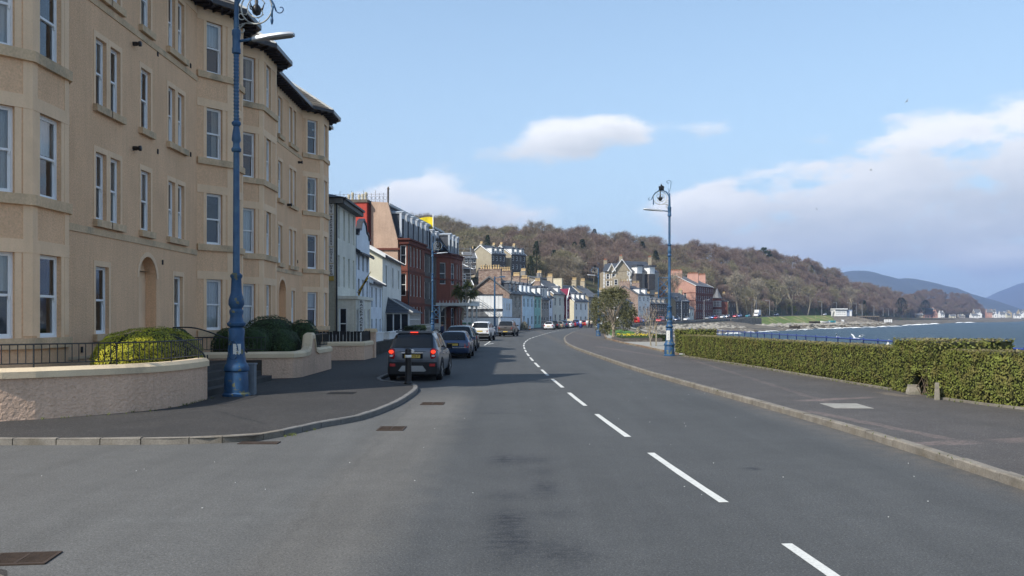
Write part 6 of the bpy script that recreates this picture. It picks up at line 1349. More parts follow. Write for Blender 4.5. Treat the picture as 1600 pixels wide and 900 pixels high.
def bigvilla():
    Y = 335; s = Y/F; zb = zz(452, Y); t = thing('stone_villa', 'large buff stone villa with white quoined gables high above the shore houses', 'house', (xx(943, Y), Y, zb)); W = 41*s; ze = zz(424, Y)-zb; zr = zz(410, Y)-zb
    w = MB(); holes = []; 
    for k, (uu, vv, hh) in enumerate(((950, 432, 2.0), (958.5, 432, 2.0), (970.5, 443, 2.4), (983, 441, 2.6), (983, 427, 1.8), (950, 443, 2.0), (958.5, 443, 2.0))): holes.append((xx(uu, Y)-xx(943, Y)-.5, xx(uu, Y)-xx(943, Y)+.5, zz(vv, Y)-zb-hh/2, zz(vv, Y)-zb+hh/2))
    wall_openings(w, (0, 0), (W, 0), -2, ze, holes, .15); w.q((0, 14, -2), (0, 0, -2), (0, 0, ze), (0, 14, ze)); w.q((W, 0, -2), (W+14*.9, 9, -2), (W+14*.9, 9, ze), (W, 0, ze), mi=1); w.q((W+12.6, 9, -2), (0, 14, -2), (0, 14, ze), (W+12.6, 9, ze))
    gx0, gx1 = xx(959, Y)-xx(943, Y), W; w.q((gx0, 0, ze), (gx1, 0, ze), ((gx0+gx1)/2, 0, zr+.85)); w.build('wall', [M_buffst, M_greyst], t)
    for h in holes: far_window(t, ((h[0]+h[1])/2, 0, h[2]), (1, 0), 1.0, h[3]-h[2], .1, M_wtrim, 1, True)
    q = MB()
    for h in holes:
        for k in range(4): e = .35 if k % 2 else .2; q.box(h[0]-e, h[0]-.02, -.06, .0, h[2]+(h[3]-h[2])*k/4, h[2]+(h[3]-h[2])*(k+.9)/4); q.box(h[1]+.02, h[1]+e, -.06, .0, h[2]+(h[3]-h[2])*k/4, h[2]+(h[3]-h[2])*(k+.9)/4)
    for x in (.2, W-.2):
        for k in range(10): e = .6 if k % 2 else .35; q.box(x-e/2, x+e/2, -.06, 0, ze*k/10, ze*(k+.9)/10)
    q.build('quoins', M_wtrim, t, kind='stuff')
    r = MB(); r.ring([[(gx0-.6, -.5, ze-.3), ((gx0+gx1)/2, -.5, zr+1.0), (gx1+.6, -.5, ze-.3)], [(gx0-.6, 12, ze-.3), ((gx0+gx1)/2, 12, zr+1.0), (gx1+.6, 12, ze-.3)]], closed=False); roof_courses(r, (-.4, -.4, ze), (gx0+1, -.4, ze), (gx0+2, 5, zr), (1.0, 5, zr), 5)
    roof_courses(r, (W, -.3, ze), (W+12.8, 9, ze), (W+8, 12, zr+1), (W-4, 5, zr+1), 6); r.build('roof', M_slateb, t)
    b = MB(); b.tube([(gx0-.7, -.6, ze-.4), ((gx0+gx1)/2, -.6, zr+1.15), (gx1+.7, -.6, ze-.4)], .28, 4); b.tube([(1.5, -.7, ze), (3, -.7, zr-.5), (4.5, -.7, ze)], .25, 4); b.build('bargeboards', M_wtrim, t, kind='stuff')
    g = MB(); g.q((1.5, -.2, ze-.3), (4.5, -.2, ze-.3), (3, -.2, zr-.6)); g.build('small_gable', M_buffst, t)
    for k, (dx, dy) in enumerate(((W+3, 2.2), (W+8.4, 6))):
        mb = MB(); mb.obox((dx, dy, ze+.6), Vector((.84, .6, 0))*1.3, Vector((-.6, .84, 0))*1.5, (0, 0, 1.5)); dm = mb.build('dormer', M_wtrim, t); mb = MB(); mb.obox((dx, dy-.2, ze+2.3), Vector((.84, .6, 0))*1.7, Vector((-.6, .84, 0))*1.9, (0, 0, .25)); mb.build('dormer_roof', M_slateb, dm)
        mb = MB(); mb.obox((dx, dy-1.4, 3.0), Vector((.84, .6, 0))*1.6, Vector((-.6, .84, 0))*1.0, (0, 0, 3.0)); bw = mb.build('bay_window', M_darkr, t); far_window(bw, (dx+.3, dy-2.3, 3.2), (.84, .6), 2.0, 2.2, -.1, M_wtrim, 2, True)
    mb = MB(); mb.box(xx(957, Y)-xx(943, Y), xx(968, Y)-xx(943, Y), -2.5, -.01, -2, 4.6); bw = mb.build('bay_window', M_buffst, t); far_window(bw, (4.4, -2.5, 1.6), (1, 0), 1.2, 2.0, -.08, M_wtrim, 1, True)
    for x, y in ((1.2, 5), ((gx0+gx1)/2, 3), (W+9, 9)): chimney(t, x, y, 1.2, 1.0, ze, zr+(1 if x < 2 else 2.4), 2, M_buffst, 'x', True, .6)
bigvilla()
# ================================================================ VEHICLES
def paint(name, c, metal=.35, rough=.32): 
    return mat(name, c, rough, .03, 3, spec=.5, metal=metal, coat=.6, fine=.04, fscale=30)
M_tyre = mat('tyre_rubber', (.012, .012, .012), .85, .1, 8); M_rim = mat('alloy_rim', (.42, .43, .45), .35, .05, 5, metal=.7); M_clad = mat('black_cladding', (.016, .016, .017), .7, .08, 6)
M_cglass = mat('car_glass', (.008, .010, .012), .08, .05, 3, spec=.4, fine=0); M_tail = mat('tail_lamp_red', (.35, .01, .012), .2, .1, 8, spec=.6); M_taillit = mat('tail_lamp_lit', (.6, .02, .01), .25, 0, fine=0, emis=((1, .05, .02), .9))
M_plate = mat('yellow_plate', (.50, .36, .08), .5, .04, 8); M_chrome = mat('chrome_trim', (.6, .6, .62), .2, 0, metal=.9, fine=0); M_head = mat('head_lamp', (.55, .57, .6), .15, .1, 8, spec=.8); M_int = mat('car_underside', (.008, .008, .008), .95, 0, fine=0)
def lerp_keys(keys, y):
    for a, b in zip(keys, keys[1:]):
        if a[0] <= y <= b[0]:
            t = (y-a[0])/max(1e-6, b[0]-a[0]); return [p+(q-p)*t for p, q in zip(a[1:], b[1:])]
    return list(keys[-1][1:] if y > keys[-1][0] else keys[0][1:])
# keys: (y from tail, z bottom, z belt, z top, half width body, half width roof)
STY = {
 'suv': dict(L=4.28, W=.89, wb=(.86, 3.42), wr=.345, keys=[(0, .52, .98, 1.0, .70, .66), (.03, .36, 1.0, 1.06, .80, .70), (.10, .30, 1.02, 1.12, .86, .70), (.30, .27, 1.04, 1.44, .885, .66), (.46, .26, 1.045, 1.585, .89, .635), (.62, .26, 1.04, 1.625, .89, .63), (1.3, .26, 1.02, 1.66, .89, .64), (2.1, .26, .99, 1.645, .89, .645), (2.6, .26, .975, 1.57, .89, .64), (3.0, .26, .97, 1.27, .89, .70), (3.25, .26, .965, 1.06, .88, .78), (3.5, .26, .95, 1.0, .87, .78), (3.95, .28, .88, .93, .84, .74), (4.18, .32, .76, .80, .76, .66), (4.28, .4, .6, .64, .62, .55)], side=(.42, 3.08), rear=(.09, .44), front=(2.62, 3.22)),
 'estate': dict(L=4.55, W=.87, wb=(.95, 3.6), wr=.315, keys=[(0, .45, .82, .84, .70, .66), (.04, .32, .86, .9, .80, .68), (.15, .26, .9, .96, .85, .66), (.38, .24, .92, 1.22, .87, .62), (.6, .22, .92, 1.38, .87, .585), (.85, .22, .92, 1.41, .87, .58), (1.6, .22, .91, 1.43, .87, .59), (2.3, .22, .9, 1.42, .87, .59), (2.75, .22, .89, 1.33, .87, .60), (3.1, .22, .885, 1.1, .87, .67), (3.3, .22, .88, .93, .86, .74), (3.9, .22, .8, .85, .84, .72), (4.35, .25, .66, .72, .78, .64), (4.55, .32, .52, .55, .62, .5)], side=(.45, 3.15), rear=(.14, .58), front=(2.75, 3.28)),
 'hatch': dict(L=4.05, W=.86, wb=(.72, 3.25), wr=.31, keys=[(0, .42, .84, .86, .68, .64), (.05, .3, .88, .93, .79, .68), (.2, .25, .93, 1.02, .85, .64), (.42, .23, .95, 1.32, .86, .6), (.62, .22, .95, 1.42, .86, .58), (1.2, .22, .93, 1.46, .86, .59), (1.9, .22, .9, 1.45, .86, .59), (2.35, .22, .885, 1.36, .86, .6), (2.75, .22, .88, 1.1, .86, .67), (3.0, .22, .87, .93, .85, .73), (3.6, .23, .78, .83, .82, .7), (3.93, .27, .62, .67, .74, .6), (4.05, .33, .5, .53, .6, .5)], side=(.5, 2.85), rear=(.18, .6), front=(2.35, 2.98)),
 'box4x4': dict(L=4.45, W=.89, wb=(.95, 3.5), wr=.37, keys=[(0, .55, 1.0, 1.02, .82, .78), (.03, .45, 1.05, 1.1, .86, .76), (.08, .42, 1.12, 1.2, .875, .75), (.25, .42, 1.13, 1.62, .885, .72), (.4, .42, 1.13, 1.72, .89, .70), (.6, .42, 1.13, 1.76, .89, .70), (1.6, .42, 1.12, 1.79, .89, .71), (2.4, .42, 1.11, 1.77, .89, .71), (2.65, .42, 1.11, 1.68, .89, .72), (2.95, .42, 1.1, 1.22, .89, .76), (3.05, .42, 1.1, 1.14, .88, .8), (4.3, .42, 1.02, 1.06, .86, .78), (4.42, .5, .95, 1.0, .84, .76), (4.45, .6, .9, .92, .8, .7)], side=(.3, 2.95), rear=(.07, .34), front=(2.62, 3.02)),
 'pickup': dict(L=5.1, W=.90, wb=(1.15, 4.2), wr=.37, keys=[(0, .6, 1.1, 1.12, .82, .78), (.03, .5, 1.15, 1.2, .87, .76), (.12, .42, 1.18, 1.25, .89, .76), (.3, .42, 1.18, 1.6, .9, .73), (.5, .42, 1.18, 1.74, .9, .70), (.9, .42, 1.17, 1.78, .9, .70), (2.2, .42, 1.14, 1.8, .9, .71), (3.0, .42, 1.1, 1.76, .9, .71), (3.3, .42, 1.08, 1.62, .9, .72), (3.75, .42, 1.05, 1.14, .89, .78), (4.6, .42, .98, 1.02, .87, .76), (5.0, .48, .8, .84, .8, .7), (5.1, .55, .7, .72, .7, .6)], side=(.35, 3.72), rear=(.1, .48), front=(3.2, 3.8)),
 'van': dict(L=5.0, W=.95, wb=(.95, 4.0), wr=.33, keys=[(0, .4, 1.1, 1.9, .9, .84), (.05, .32, 1.15, 2.0, .94, .84), (.3, .3, 1.2, 2.02, .95, .85), (3.0, .3, 1.2, 2.02, .95, .85), (3.5, .3, 1.18, 1.9, .95, .82), (4.15, .3, 1.12, 1.3, .94, .82), (4.35, .3, 1.08, 1.15, .92, .8), (4.85, .32, .85, .9, .86, .74), (5.0, .4, .6, .64, .7, .6)], side=(3.0, 4.1), rear=(-1, -1), front=(3.45, 4.3)),
}
CARS = {}
def car_meshes(style, pm, clad=False, roofm=None, seg=1):
    S = STY[style]; K = S['keys']; k = (style, pm.name, clad)
    if k in CARS: return CARS[k]
    D = {}; L_ = S['L']; ys = sorted({q[0] for q in K} | {i*L_/(26*seg) for i in range(26*seg+1)} | {S['side'][0], S['side'][1], S['rear'][0], S['rear'][1], S['front'][0], S['front'][1]}); ys = [y for y in ys if 0 <= y <= L_]
    ys = [y for i, y in enumerate(ys) if i == 0 or y-ys[i-1] > .012]
    def sec(y, off=0):
        zb, zl, zt, wb, wr = lerp_keys(K, y); pts = []
        if wb < wr: wr = wb
        h = zl-zb; g = zt-zl
        half = [(0, zb), (wb*.82, zb), (wb*.955, zb+.05), (wb*.99, zb+h*.28), (wb, zb+h*.6), (wb*.985, zb+h*.86), (wb*.945, zl), 
                (wb*.93-(wb*.93-wr)*.12, zl+g*.13), (wr+.01+(wb*.93-wr)*.35, zl+g*.62), (wr*.985, zl+g*.88), (wr*.86, zl+g*.97), (wr*.45, zt), (0, zt+.004)]
        return half
    secs = [sec(y) for y in ys]; nh = len(secs[0])
    full = lambda s_, y: [(x, y, z) for x, z in s_]+[(-x, y, z) for x, z in s_[-2:0:-1]]
    body = MB(); body.ring([full(s_, y) for s_, y in zip(secs, ys)], 0)
    D['body'] = body.data('body', pm, 'auto')
    gl = MB(); 
    def sideglass(y0, y1, sgn, off=.007):
        rows = [(s_, y) for s_, y in zip(secs, ys) if y0 <= y <= y1]
        for i in range(len(rows)-1):
            (a, ya), (b, yb) = rows[i], rows[i+1]
            if a[12][1]-a[6][1] < .16 or b[12][1]-b[6][1] < .16: continue
            for j in (7, 8):
                q = [(a[j], ya), (b[j], yb), (b[j+1], yb), (a[j+1], ya)]; gl.q(*[(sgn*(p[0]+off), y, p[1]) for p, y in (q if sgn < 0 else q[::-1])])
    s0, s1 = S['side']; cuts = [s0, s0+(s1-s0)*.28, s0+(s1-s0)*.30, s0+(s1-s0)*.60, s0+(s1-s0)*.63, s1] if style != 'van' else [s0+.1, s1]
    for sgn in (1, -1):
        for i in range(0, len(cuts), 2):
            for a in (0,): sideglass(cuts[i]+.02, cuts[i+1]-.02, sgn)
    def topglass(y0, y1, off=.008):
        if y0 < 0: return
        rows = [(s_, y) for s_, y in zip(secs, ys) if y0-.001 <= y <= y1+.001]
        for i in range(len(rows)-1):
            (a, ya), (b, yb) = rows[i], rows[i+1]; sg = -1 if y1 < L_/2 else 1
            A_ = [(x, ya+sg*off, z+off*.6) for x, z in a[9:]]; B_ = [(x, yb+sg*off, z+off*.6) for x, z in b[9:]]; A_ = A_+[(-x, y, z) for x, y, z in A_[-2::-1]]; B_ = B_+[(-x, y, z) for x, y, z in B_[-2::-1]]
            for j in range(len(A_)-1): gl.q(A_[j], B_[j], B_[j+1], A_[j+1])
    topglass(*S['rear']); topglass(*S['front'])
    D['windows'] = gl.data('windows', M_cglass, True)
    r_ = S['wr']; ty = MB(); ty.ring([[(x, r_*q*math.cos(a), r_*q*math.sin(a)) for a in [2*math.pi*i/20 for i in range(20)]] for x, q in ((-.1, .7), (-.105, .92), (-.085, 1), (.085, 1), (.105, .92), (.1, .66))]); D['tyre'] = ty.data('tyre', M_tyre, True)
    ri = MB(); ri.ring([[(x, r_*q*math.cos(a), r_*q*math.sin(a)) for a in [2*math.pi*i/20 for i in range(20)]] for x, q in ((.095, .68), (.1, .66), (.08, .62), (.05, .58))])
    for i in range(5):
        a = i*2*math.pi/5; ri.obox((.092, r_*.34*math.cos(a), r_*.34*math.sin(a)), (.012, 0, 0), (0, r_*.33*math.cos(a), r_*.33*math.sin(a)), (0, -r_*.075*math.sin(a), r_*.075*math.cos(a)))
    ri.ring([[(x, r_*q*math.cos(a), r_*q*math.sin(a)) for a in [2*math.pi*i/10 for i in range(10)]] for x, q in ((.08, .16), (.11, .14))]); D['rim'] = ri.data('rim', M_rim)
    CARS[k] = D; return D
def car(label, loc, rz, style, pm, facing='rear', lit=False, clad=False, plate=None, detail=1, sc=1, cat='car', name='parked_car', white_bumper=None, group=None):
    """origin: middle of the tail (or nose) end on the ground; +y runs forward"""
    S = STY[style]; D = car_meshes(style, pm, clad); t = thing(name, label, cat, loc, rz, group); t.scale = (sc, sc, sc)
    b = link('body', D['body'], t); link('windows', D['windows'], t); L_, W = S['L'], S['W']; r_ = S['wr']
    for i, y in enumerate(S['wb']):
        for sx in (1, -1):
            w = link('wheel', D['tyre'], t, (sx*(W-.10), y, r_), 0 if sx > 0 else math.pi); link('rim', D['rim'], w)
            if detail:
                a = MB(); zz0 = S['keys'][4][1]
                a.ring([[(sx*x, y+q*r_*math.cos(th), r_+q*r_*math.sin(th)) for x, q in ((W*.93, 1.0), (W+.012, 1.06), (W+.014, 1.28), (W*.93, 1.3))] for th in [math.pi*(i_/14*1.14-.07) for i_ in range(15)]], closed=True)
                a.ring([[(sx*(W-.02+.012), y+q*r_*math.cos(th), r_+q*r_*math.sin(th)) for q in (0, 1.1)] for th in [math.pi*i_/12 for i_ in range(13)]], closed=False); a.build('wheel_arch', M_clad if clad else M_int, t)
    if not detail:
        kz = S['keys'][2]; mb = MB(); 
        for sx in (1, -1): mb.box(sx*(kz[4]-.14)-.1, sx*(kz[4]-.14)+.1, -.01, .12, kz[2]-.28, kz[2]-.06)
        mb.build('tail_lamps', M_tail, t, kind='stuff'); mb = MB()
        for sx in (1, -1): mb.box(sx*.6-.14, sx*.6+.14, L_-.16, L_-.0, .52, .66)
        mb.build('head_lamps', M_head, t, kind='stuff'); mb = MB(); mb.box(-.26, .26, -.02, .02, .62, .74); mb.build('number_plate', M_plate, t)
        return t
    # underside shade, door seams, handles, mirrors, rails
    mb = MB(); mb.box(-W*.86, W*.86, .15, L_-.3, .16, .3); mb.build('underbody', M_int, t)
    kb = lerp_keys(S['keys'], 2.0); zl = kb[1]
    for sx in (1, -1):
        ym = S['side'][1]-.28; mb = MB(); mb.ring([[(sx*(W*.93+x), ym+y, zl+.02+z) for y, z in ((-.05, .0), (.07, .0), (.07, .15), (-.05, .15))] for x in (0, .2)]); mb.build('wing_mirror', pm if not clad else M_int, t)
        for y in (S['side'][0]+(S['side'][1]-S['side'][0])*.3, S['side'][0]+(S['side'][1]-S['side'][0])*.63): mb = MB(); mb.box(sx*(W-.005)-.012, sx*(W-.005)+.012, y+.1, y+.3, zl-.14, zl-.11); mb.build('door_handle', pm, t)
    return t
# --- the grey crossover nearest the camera, seen from behind with its brake lights on
M_gun = paint('gunmetal_grey_paint', (.085, .10, .125)); M_navy = paint('dark_blue_paint', (.03, .055, .12)); M_dgreen = paint('dark_green_paint', (.012, .03, .028)); M_wht = paint('white_car_paint', (.72, .72, .71), 0, .3); M_brz = paint('bronze_brown_paint', (.075, .066, .058)); M_silv = paint('silver_paint', (.38, .39, .40), .6)
M_black2 = paint('black_car_paint', (.012, .012, .014)); M_redp = paint('red_car_paint', (.42, .012, .015), .1); M_bluep = paint('blue_car_paint', (.03, .09, .28)); M_teal = paint('teal_car_paint', (.05, .28, .34)); M_gold = paint('beige_car_paint', (.34, .30, .20))
def rear_kit(t, style, spec):
    S = STY[style]; W = S['W']
    def box(name, m, x0, x1, y0, y1, z0, z1, **k): mb = MB(); mb.box(x0, x1, y0, y1, z0, z1); return mb.build(name, m, t, **k)
    if spec == 'suv':
        # wrap-round lamps
        for sx in (1, -1):
            mb = MB(); pr = [(.57, .0, .98), (.60, -.012, 1.06), (.66, .0, 1.10), (.76, .05, 1.09), (.83, .14, 1.04), (.855, .22, .96), (.85, .16, .86), (.80, .06, .78), (.72, .0, .74), (.62, -.02, .74), (.585, -.02, .82)]
            cx_ = Vector((sx*.71, .02, .92)); ring0 = [Vector((sx*x, y-.012+.035, z)) for x, y, z in pr]; ring1 = [p.lerp(cx_, .22)+Vector((sx*.0, -.045, 0)) for p in ring0]; ring2 = [p.lerp(cx_, .6)+Vector((0, -.025, 0)) for p in ring1]
            mb.ring([ring0, ring1, ring2, [cx_+Vector((0, -.07, 0))]*len(pr)]); lm = mb.build('tail_lamp', M_tail, t, smooth=True)
            mb = MB(); mb.lathe([(.001, 0), (.075, .004), (.08, .02), (.06, .03)], seg=14); o = mb.build('lit_ring', M_taillit, lm, loc=(sx*.70, -.062, .985)); o.rotation_euler = (R(90), 0, 0); o.scale = (1, .75, 1)
            mb = MB(); mb.lathe([(.001, 0), (.045, .004), (.05, .02)], seg=12); o = mb.build('reversing_lens', M_head, lm, loc=(sx*.70, -.056, .85)); o.rotation_euler = (R(90), 0, 0); o.scale = (1.2, .7, 1)
            mb = MB(); mb.box(sx*.66-.09, sx*.66+.09, -.045, .02, .50, .59); mb.build('rear_reflector', M_tail, t)
            mb = MB(); mb.tube([(sx*.60, .75, 1.66), (sx*.61, .95, 1.71), (sx*.61, 1.9, 1.70), (sx*.6, 2.15, 1.65)], .018, 5); mb.build('roof_rail', M_clad, t)
        # black lower bumper with silver skid plate
        mb = MB(); mb.ring([[(x, y, z) for x, y in ((-.86, .32), (-.85, .14), (-.80, .03), (-.6, -.03), (0, -.055), (.6, -.03), (.8, .03), (.85, .14), (.86, .32))] for z in (.24, .34, .56, .64)], closed=True); mb.build('lower_bumper', M_clad, t, smooth='auto')
        mb = MB(); mb.ring([[(-.46, -.075, .36), (-.34, -.085, .52), (.34, -.085, .52), (.46, -.075, .36), (.4, -.07, .33), (-.4, -.07, .33)], [(-.46, .0, .36), (-.34, .0, .52), (.34, .0, .52), (.46, 0, .36), (.4, 0, .33), (-.4, 0, .33)]]); mb.build('skid_plate', mat('satin_silver', (.42, .43, .44), .35, .03, 4, metal=.6), t)
        box('plate_recess', M_int, -.34, .34, -.035, .05, .76, .92)
        p_ = box('number_plate', M_plate, -.26, .26, -.05, -.036, .775, .89)
        for k, ch in ((-.02, ''), (.05, 'O'), (.12, 'L'), (.19, 'P')):
            if not ch: continue
            cu = bpy.data.curves.new('c', 'FONT'); cu.body = ch; cu.size = .11; cu.align_x = 'CENTER'; cu.align_y = 'CENTER'; cu.extrude = .001; cu.materials.append(M_int); o = bpy.data.objects.new('c', cu); COL.objects.link(o); lm = bpy.data.meshes.new_from_object(o); bpy.data.objects.remove(o)
            o = link('plate_character', lm, p_, (k, -.052, .832)); o.rotation_euler = (R(90), 0, 0)
        box('chrome_strip', M_chrome, -.36, .36, -.05, .03, .935, .965); mb = MB(); mb.lathe([(.001, 0), (.065, .0), (.07, .015), (.06, .02)], seg=16); o = mb.build('badge', M_chrome, t, loc=(0, -.045, 1.0)); o.rotation_euler = (R(90), 0, 0)
        mb = MB(); mb.tube([(-.46, .005, .99), (.0, -.03, 1.0), (.46, .005, .99)], .006, 4); mb.tube([(-.58, .01, .72), (-.52, -.02, .68), (.52, -.02, .68), (.58, .01, .72)], .006, 4); mb.build('tailgate_seams', M_int, t, kind='stuff')
        mb = MB(); mb.box(-.62, .62, .42, .70, 1.60, 1.665); sp = mb.build('roof_spoiler', M_gun, t); mb = MB(); mb.box(-.13, .13, .40, .425, 1.605, 1.635); mb.build('high_brake_lamp', M_taillit, sp)
        mb = MB(); mb.tube([(.02, .7, 1.66), (.03, .5, 1.8), (.03, .45, 1.87)], [.012, .006, .004], 5); mb.build('aerial', M_clad, t)
        mb = MB(); mb.tube([(0, .055, 1.13), (-.16, .045, 1.135), (-.33, .06, 1.14)], .012, 4); mb.build('rear_wiper', M_clad, t)
        box('sill_bar', M_chrome, -.45, .45, -.01, .06, .275, .29)
    else:
        kz = lerp_keys(S['keys'], .1); zl = kz[1]; w = kz[3]
        for sx in (1, -1): mb = MB(); mb.ring([[(sx*(w-.26), -.02+.04, zl-.32), (sx*(w-.02), .05, zl-.32), (sx*(w+.015), .12, zl-.2), (sx*(w+.01), .14, zl-.03), (sx*(w-.2), .05, zl-.03)], [(sx*(w-.24), -.045+.03, zl-.30), (sx*(w-.06), .015, zl-.30), (sx*(w-.03), .05, zl-.2), (sx*(w-.04), .06, zl-.06), (sx*(w-.2), -.0, zl-.06)]]); mb.build('tail_lamp', M_tail, t)
        if spec == 'box': box('tailgate_band', M_wht, -.83, .83, -.05, .06, .98, 1.14); box('lower_tailgate', M_wht, -.62, .62, -.04, .04, .72, .97); box('bumper', M_int, -.85, .85, -.1, .12, .5, .66); box('number_plate', M_plate, -.26, .26, -.06, -.045, .84, .95); mb = MB(); mb.tube([(.62, -.3, .62), (.1, -.34, .55)], .05, 5); 
        elif spec == 'pick': box('bumper', M_chrome, -.78, .78, -.09, .1, .5, .64); box('number_plate', M_plate, -.26, .26, -.105, -.091, .52, .62); box('tailgate_handle', M_int, -.14, .14, -.01, .05, .98, 1.05)
        else: box('bumper_strip', M_chrome, -.7, .7, -.035, .06, .56, .585); box('plate_recess', M_int, -.32, .32, -.012, .06, .66, .82); box('number_plate', M_plate, -.26, .26, -.025, -.013, .68, .79); mb = MB(); mb.tube([(0, .16, .96), (.2, .2, 1.04), (.36, .32, 1.16)], .012, 4); mb.build('rear_wiper', M_clad, t)
c1 = car('grey crossover with brake lights lit parked behind the bollard', (-3.3, 29.3, 0), R(-2.0), 'suv', M_gun, clad=True); rear_kit(c1, 'suv', 'suv')
c2 = car('dark blue estate car parked ahead of the grey crossover', (-3.05, 45.5, 0), R(-1), 'estate', M_navy); rear_kit(c2, 'estate', 'estate')
c3 = car('dark green tall car parked just ahead of the blue estate', (-3.2, 53, 0), R(-1), 'suv', M_dgreen); rear_kit(c3, 'suv', 'estate')
c4 = car('old white boxy four wheel drive parked by the white wall', (-2.95, 81, 0), R(-7), 'box4x4', M_wht); rear_kit(c4, 'box4x4', 'box')
c5 = car('bronze pickup with canopy parked beyond the white four wheel drive', (-.75, 100, 0), R(-8), 'pickup', M_brz); rear_kit(c5, 'pickup', 'pick')
def kerbpt(y, off=1.1):
    for a, b in zip(LK, LK[1:]):
        if a[1] <= y <= b[1] and a[1] > 50: return a[0]+(b[0]-a[0])*(y-a[1])/(b[1]-a[1])+off
    return LK[-1][0]+off
for y, st, pm, lab in ((60.5, 'hatch', M_black2, 'black hatchback parked nose to tail past the dark green car'), (158, 'hatch', M_wht, 'white sporty hatchback with a yellow cone behind it'), (166, 'suv', M_black2, 'black car right behind the white hatchback'), (174, 'estate', M_gold, 'beige car parked beside the green house'), (181, 'suv', M_navy, 'dark blue tall car parked beside the green house'),
                       (189, 'hatch', M_wht, 'small white hatchback parked in the shore row'), (197, 'hatch', M_redp, 'dark red hatchback parked below the turreted house')):
    y_ = y; x_ = kerbpt(y) if y < 198 else kerbpt(197); a = math.atan2(kerbpt(min(y+4, 197))-kerbpt(min(y, 193)), 4); car(lab, (x_, y_, 0), -a, st, pm, detail=0)
def roadcar(u, off, style, pm, lab, face=1, cat='car', name='parked_car', sc=1.0):
    p = fr(u, off); q = fr(u+1.2, off); a = math.atan2(q[1]-p[1], q[0]-p[0])-math.pi/2
    if face < 0: a += math.pi
    return car(lab, (p[0], p[1], p[2]+.04), a, style, pm, detail=0, cat=cat, name=name, sc=sc)
far_cars = [(888, 2.6, 'hatch', M_silv, 'silver hatchback parked below the white peaked house', 1), (899, 2.6, 'suv', M_bluep, 'blue car parked before the cream gable', 1), (911, 2.6, 'hatch', M_redp, 'red hatchback half hidden by the walkers', 1), (948, 2.6, 'hatch', M_wht, 'white car glimpsed between the twin trunks', 1), (966, 2.6, 'van', M_silv, 'pale van parked right of the twin trunked tree', 1), (974, 2.4, 'suv', M_black2, 'black car right of the twin trunked tree', 1), (995, 2.6, 'van', M_redp, 'small red van by the white three storey house', 1),
            (1004, 2.6, 'suv', M_bluep, 'dark blue car parked before the white three storey house', 1), (1014, 2.5, 'hatch', M_gold, 'beige hatchback behind the slender bare tree', -1), (1034, 0, 'van', M_redp, 'bright red van driving along the shore road', -1), (1050, 2.6, 'van', M_wht, 'white van close behind the hedge end lamp post', -1), (1060, 2.0, 'suv', M_navy, 'dark blue car just right of the hedge end lamp post', -1), (1075, 1.0, 'hatch', M_wht, 'white hatchback on the road under the dark stone house', -1),
            (1108, 1.8, 'hatch', M_silv, 'silver hatchback in front of the tall red tenement', -1), (1116, 2.2, 'suv', M_bluep, 'blue tall car beside the turret house', -1), (1121.5, .5, 'hatch', M_redp, 'red hatchback in front of the turret house', -1), (1131, 2.8, 'hatch', M_wht, 'white hatchback below the cream villa', -1), (1138, 2.8, 'suv', M_silv, 'grey car below the cream villa', -1), (1151, .8, 'suv', M_redp, 'bright red car at the end of the shore houses', -1), (1157, 2.6, 'suv', M_bluep, 'blue car at the end of the shore houses', -1),
            (1170, 1, 'hatch', M_teal, 'turquoise hatchback on the road above the grass bank', -1), (1214, 1, 'suv', M_navy, 'dark car on the road above the grass bank', -1), (1290, .5, 'hatch', M_wht, 'white car left of the white sign faced building', -1)]
for u, off, st, pm, lab, fc in far_cars: roadcar(u, off, st, pm, lab, fc)
# white box lorry
def lorry():
    p = fr(1181, 0); q = fr(1183, 0); a = math.atan2(q[1]-p[1], q[0]-p[0])+math.pi/2; t = thing('box_van', 'white box lorry driving along the road above the grass bank', 'lorry', (p[0], p[1], p[2]+.04), a)
    mb = MB(); mb.box(-1.1, 1.1, -6, -1.7, .9, 3.5); mb.build('box_body', M_wht, t); mb = MB(); mb.ring([[(-1.0, y, z) for y, z in ((-1.65, .5), (-1.65, 2.5), (-1.0, 2.5), (-.3, 1.5), (.2, 1.3), (.25, .5))], [(1.0, y, z) for y, z in ((-1.65, .5), (-1.65, 2.5), (-1.0, 2.5), (-.3, 1.5), (.2, 1.3), (.25, .5))]]); mb.build('cab', M_wht, t)
    mb = MB(); mb.q((-.9, -.96, 2.42), (.9, -.96, 2.42), (.9, -.3, 1.56), (-.9, -.3, 1.56)); mb.build('windscreen', M_cglass, t); mb = MB(); mb.box(-.9, .9, -5.8, 0, .4, .9); mb.build('chassis', M_int, t)
    D = car_meshes('van', M_wht)
    for y in (-.7, -4.8):
        for sx in (1, -1): w = link('wheel', D['tyre'], t, (sx*.9, y, .36), 0 if sx > 0 else math.pi); link('rim', D['rim'], w)
lorry()
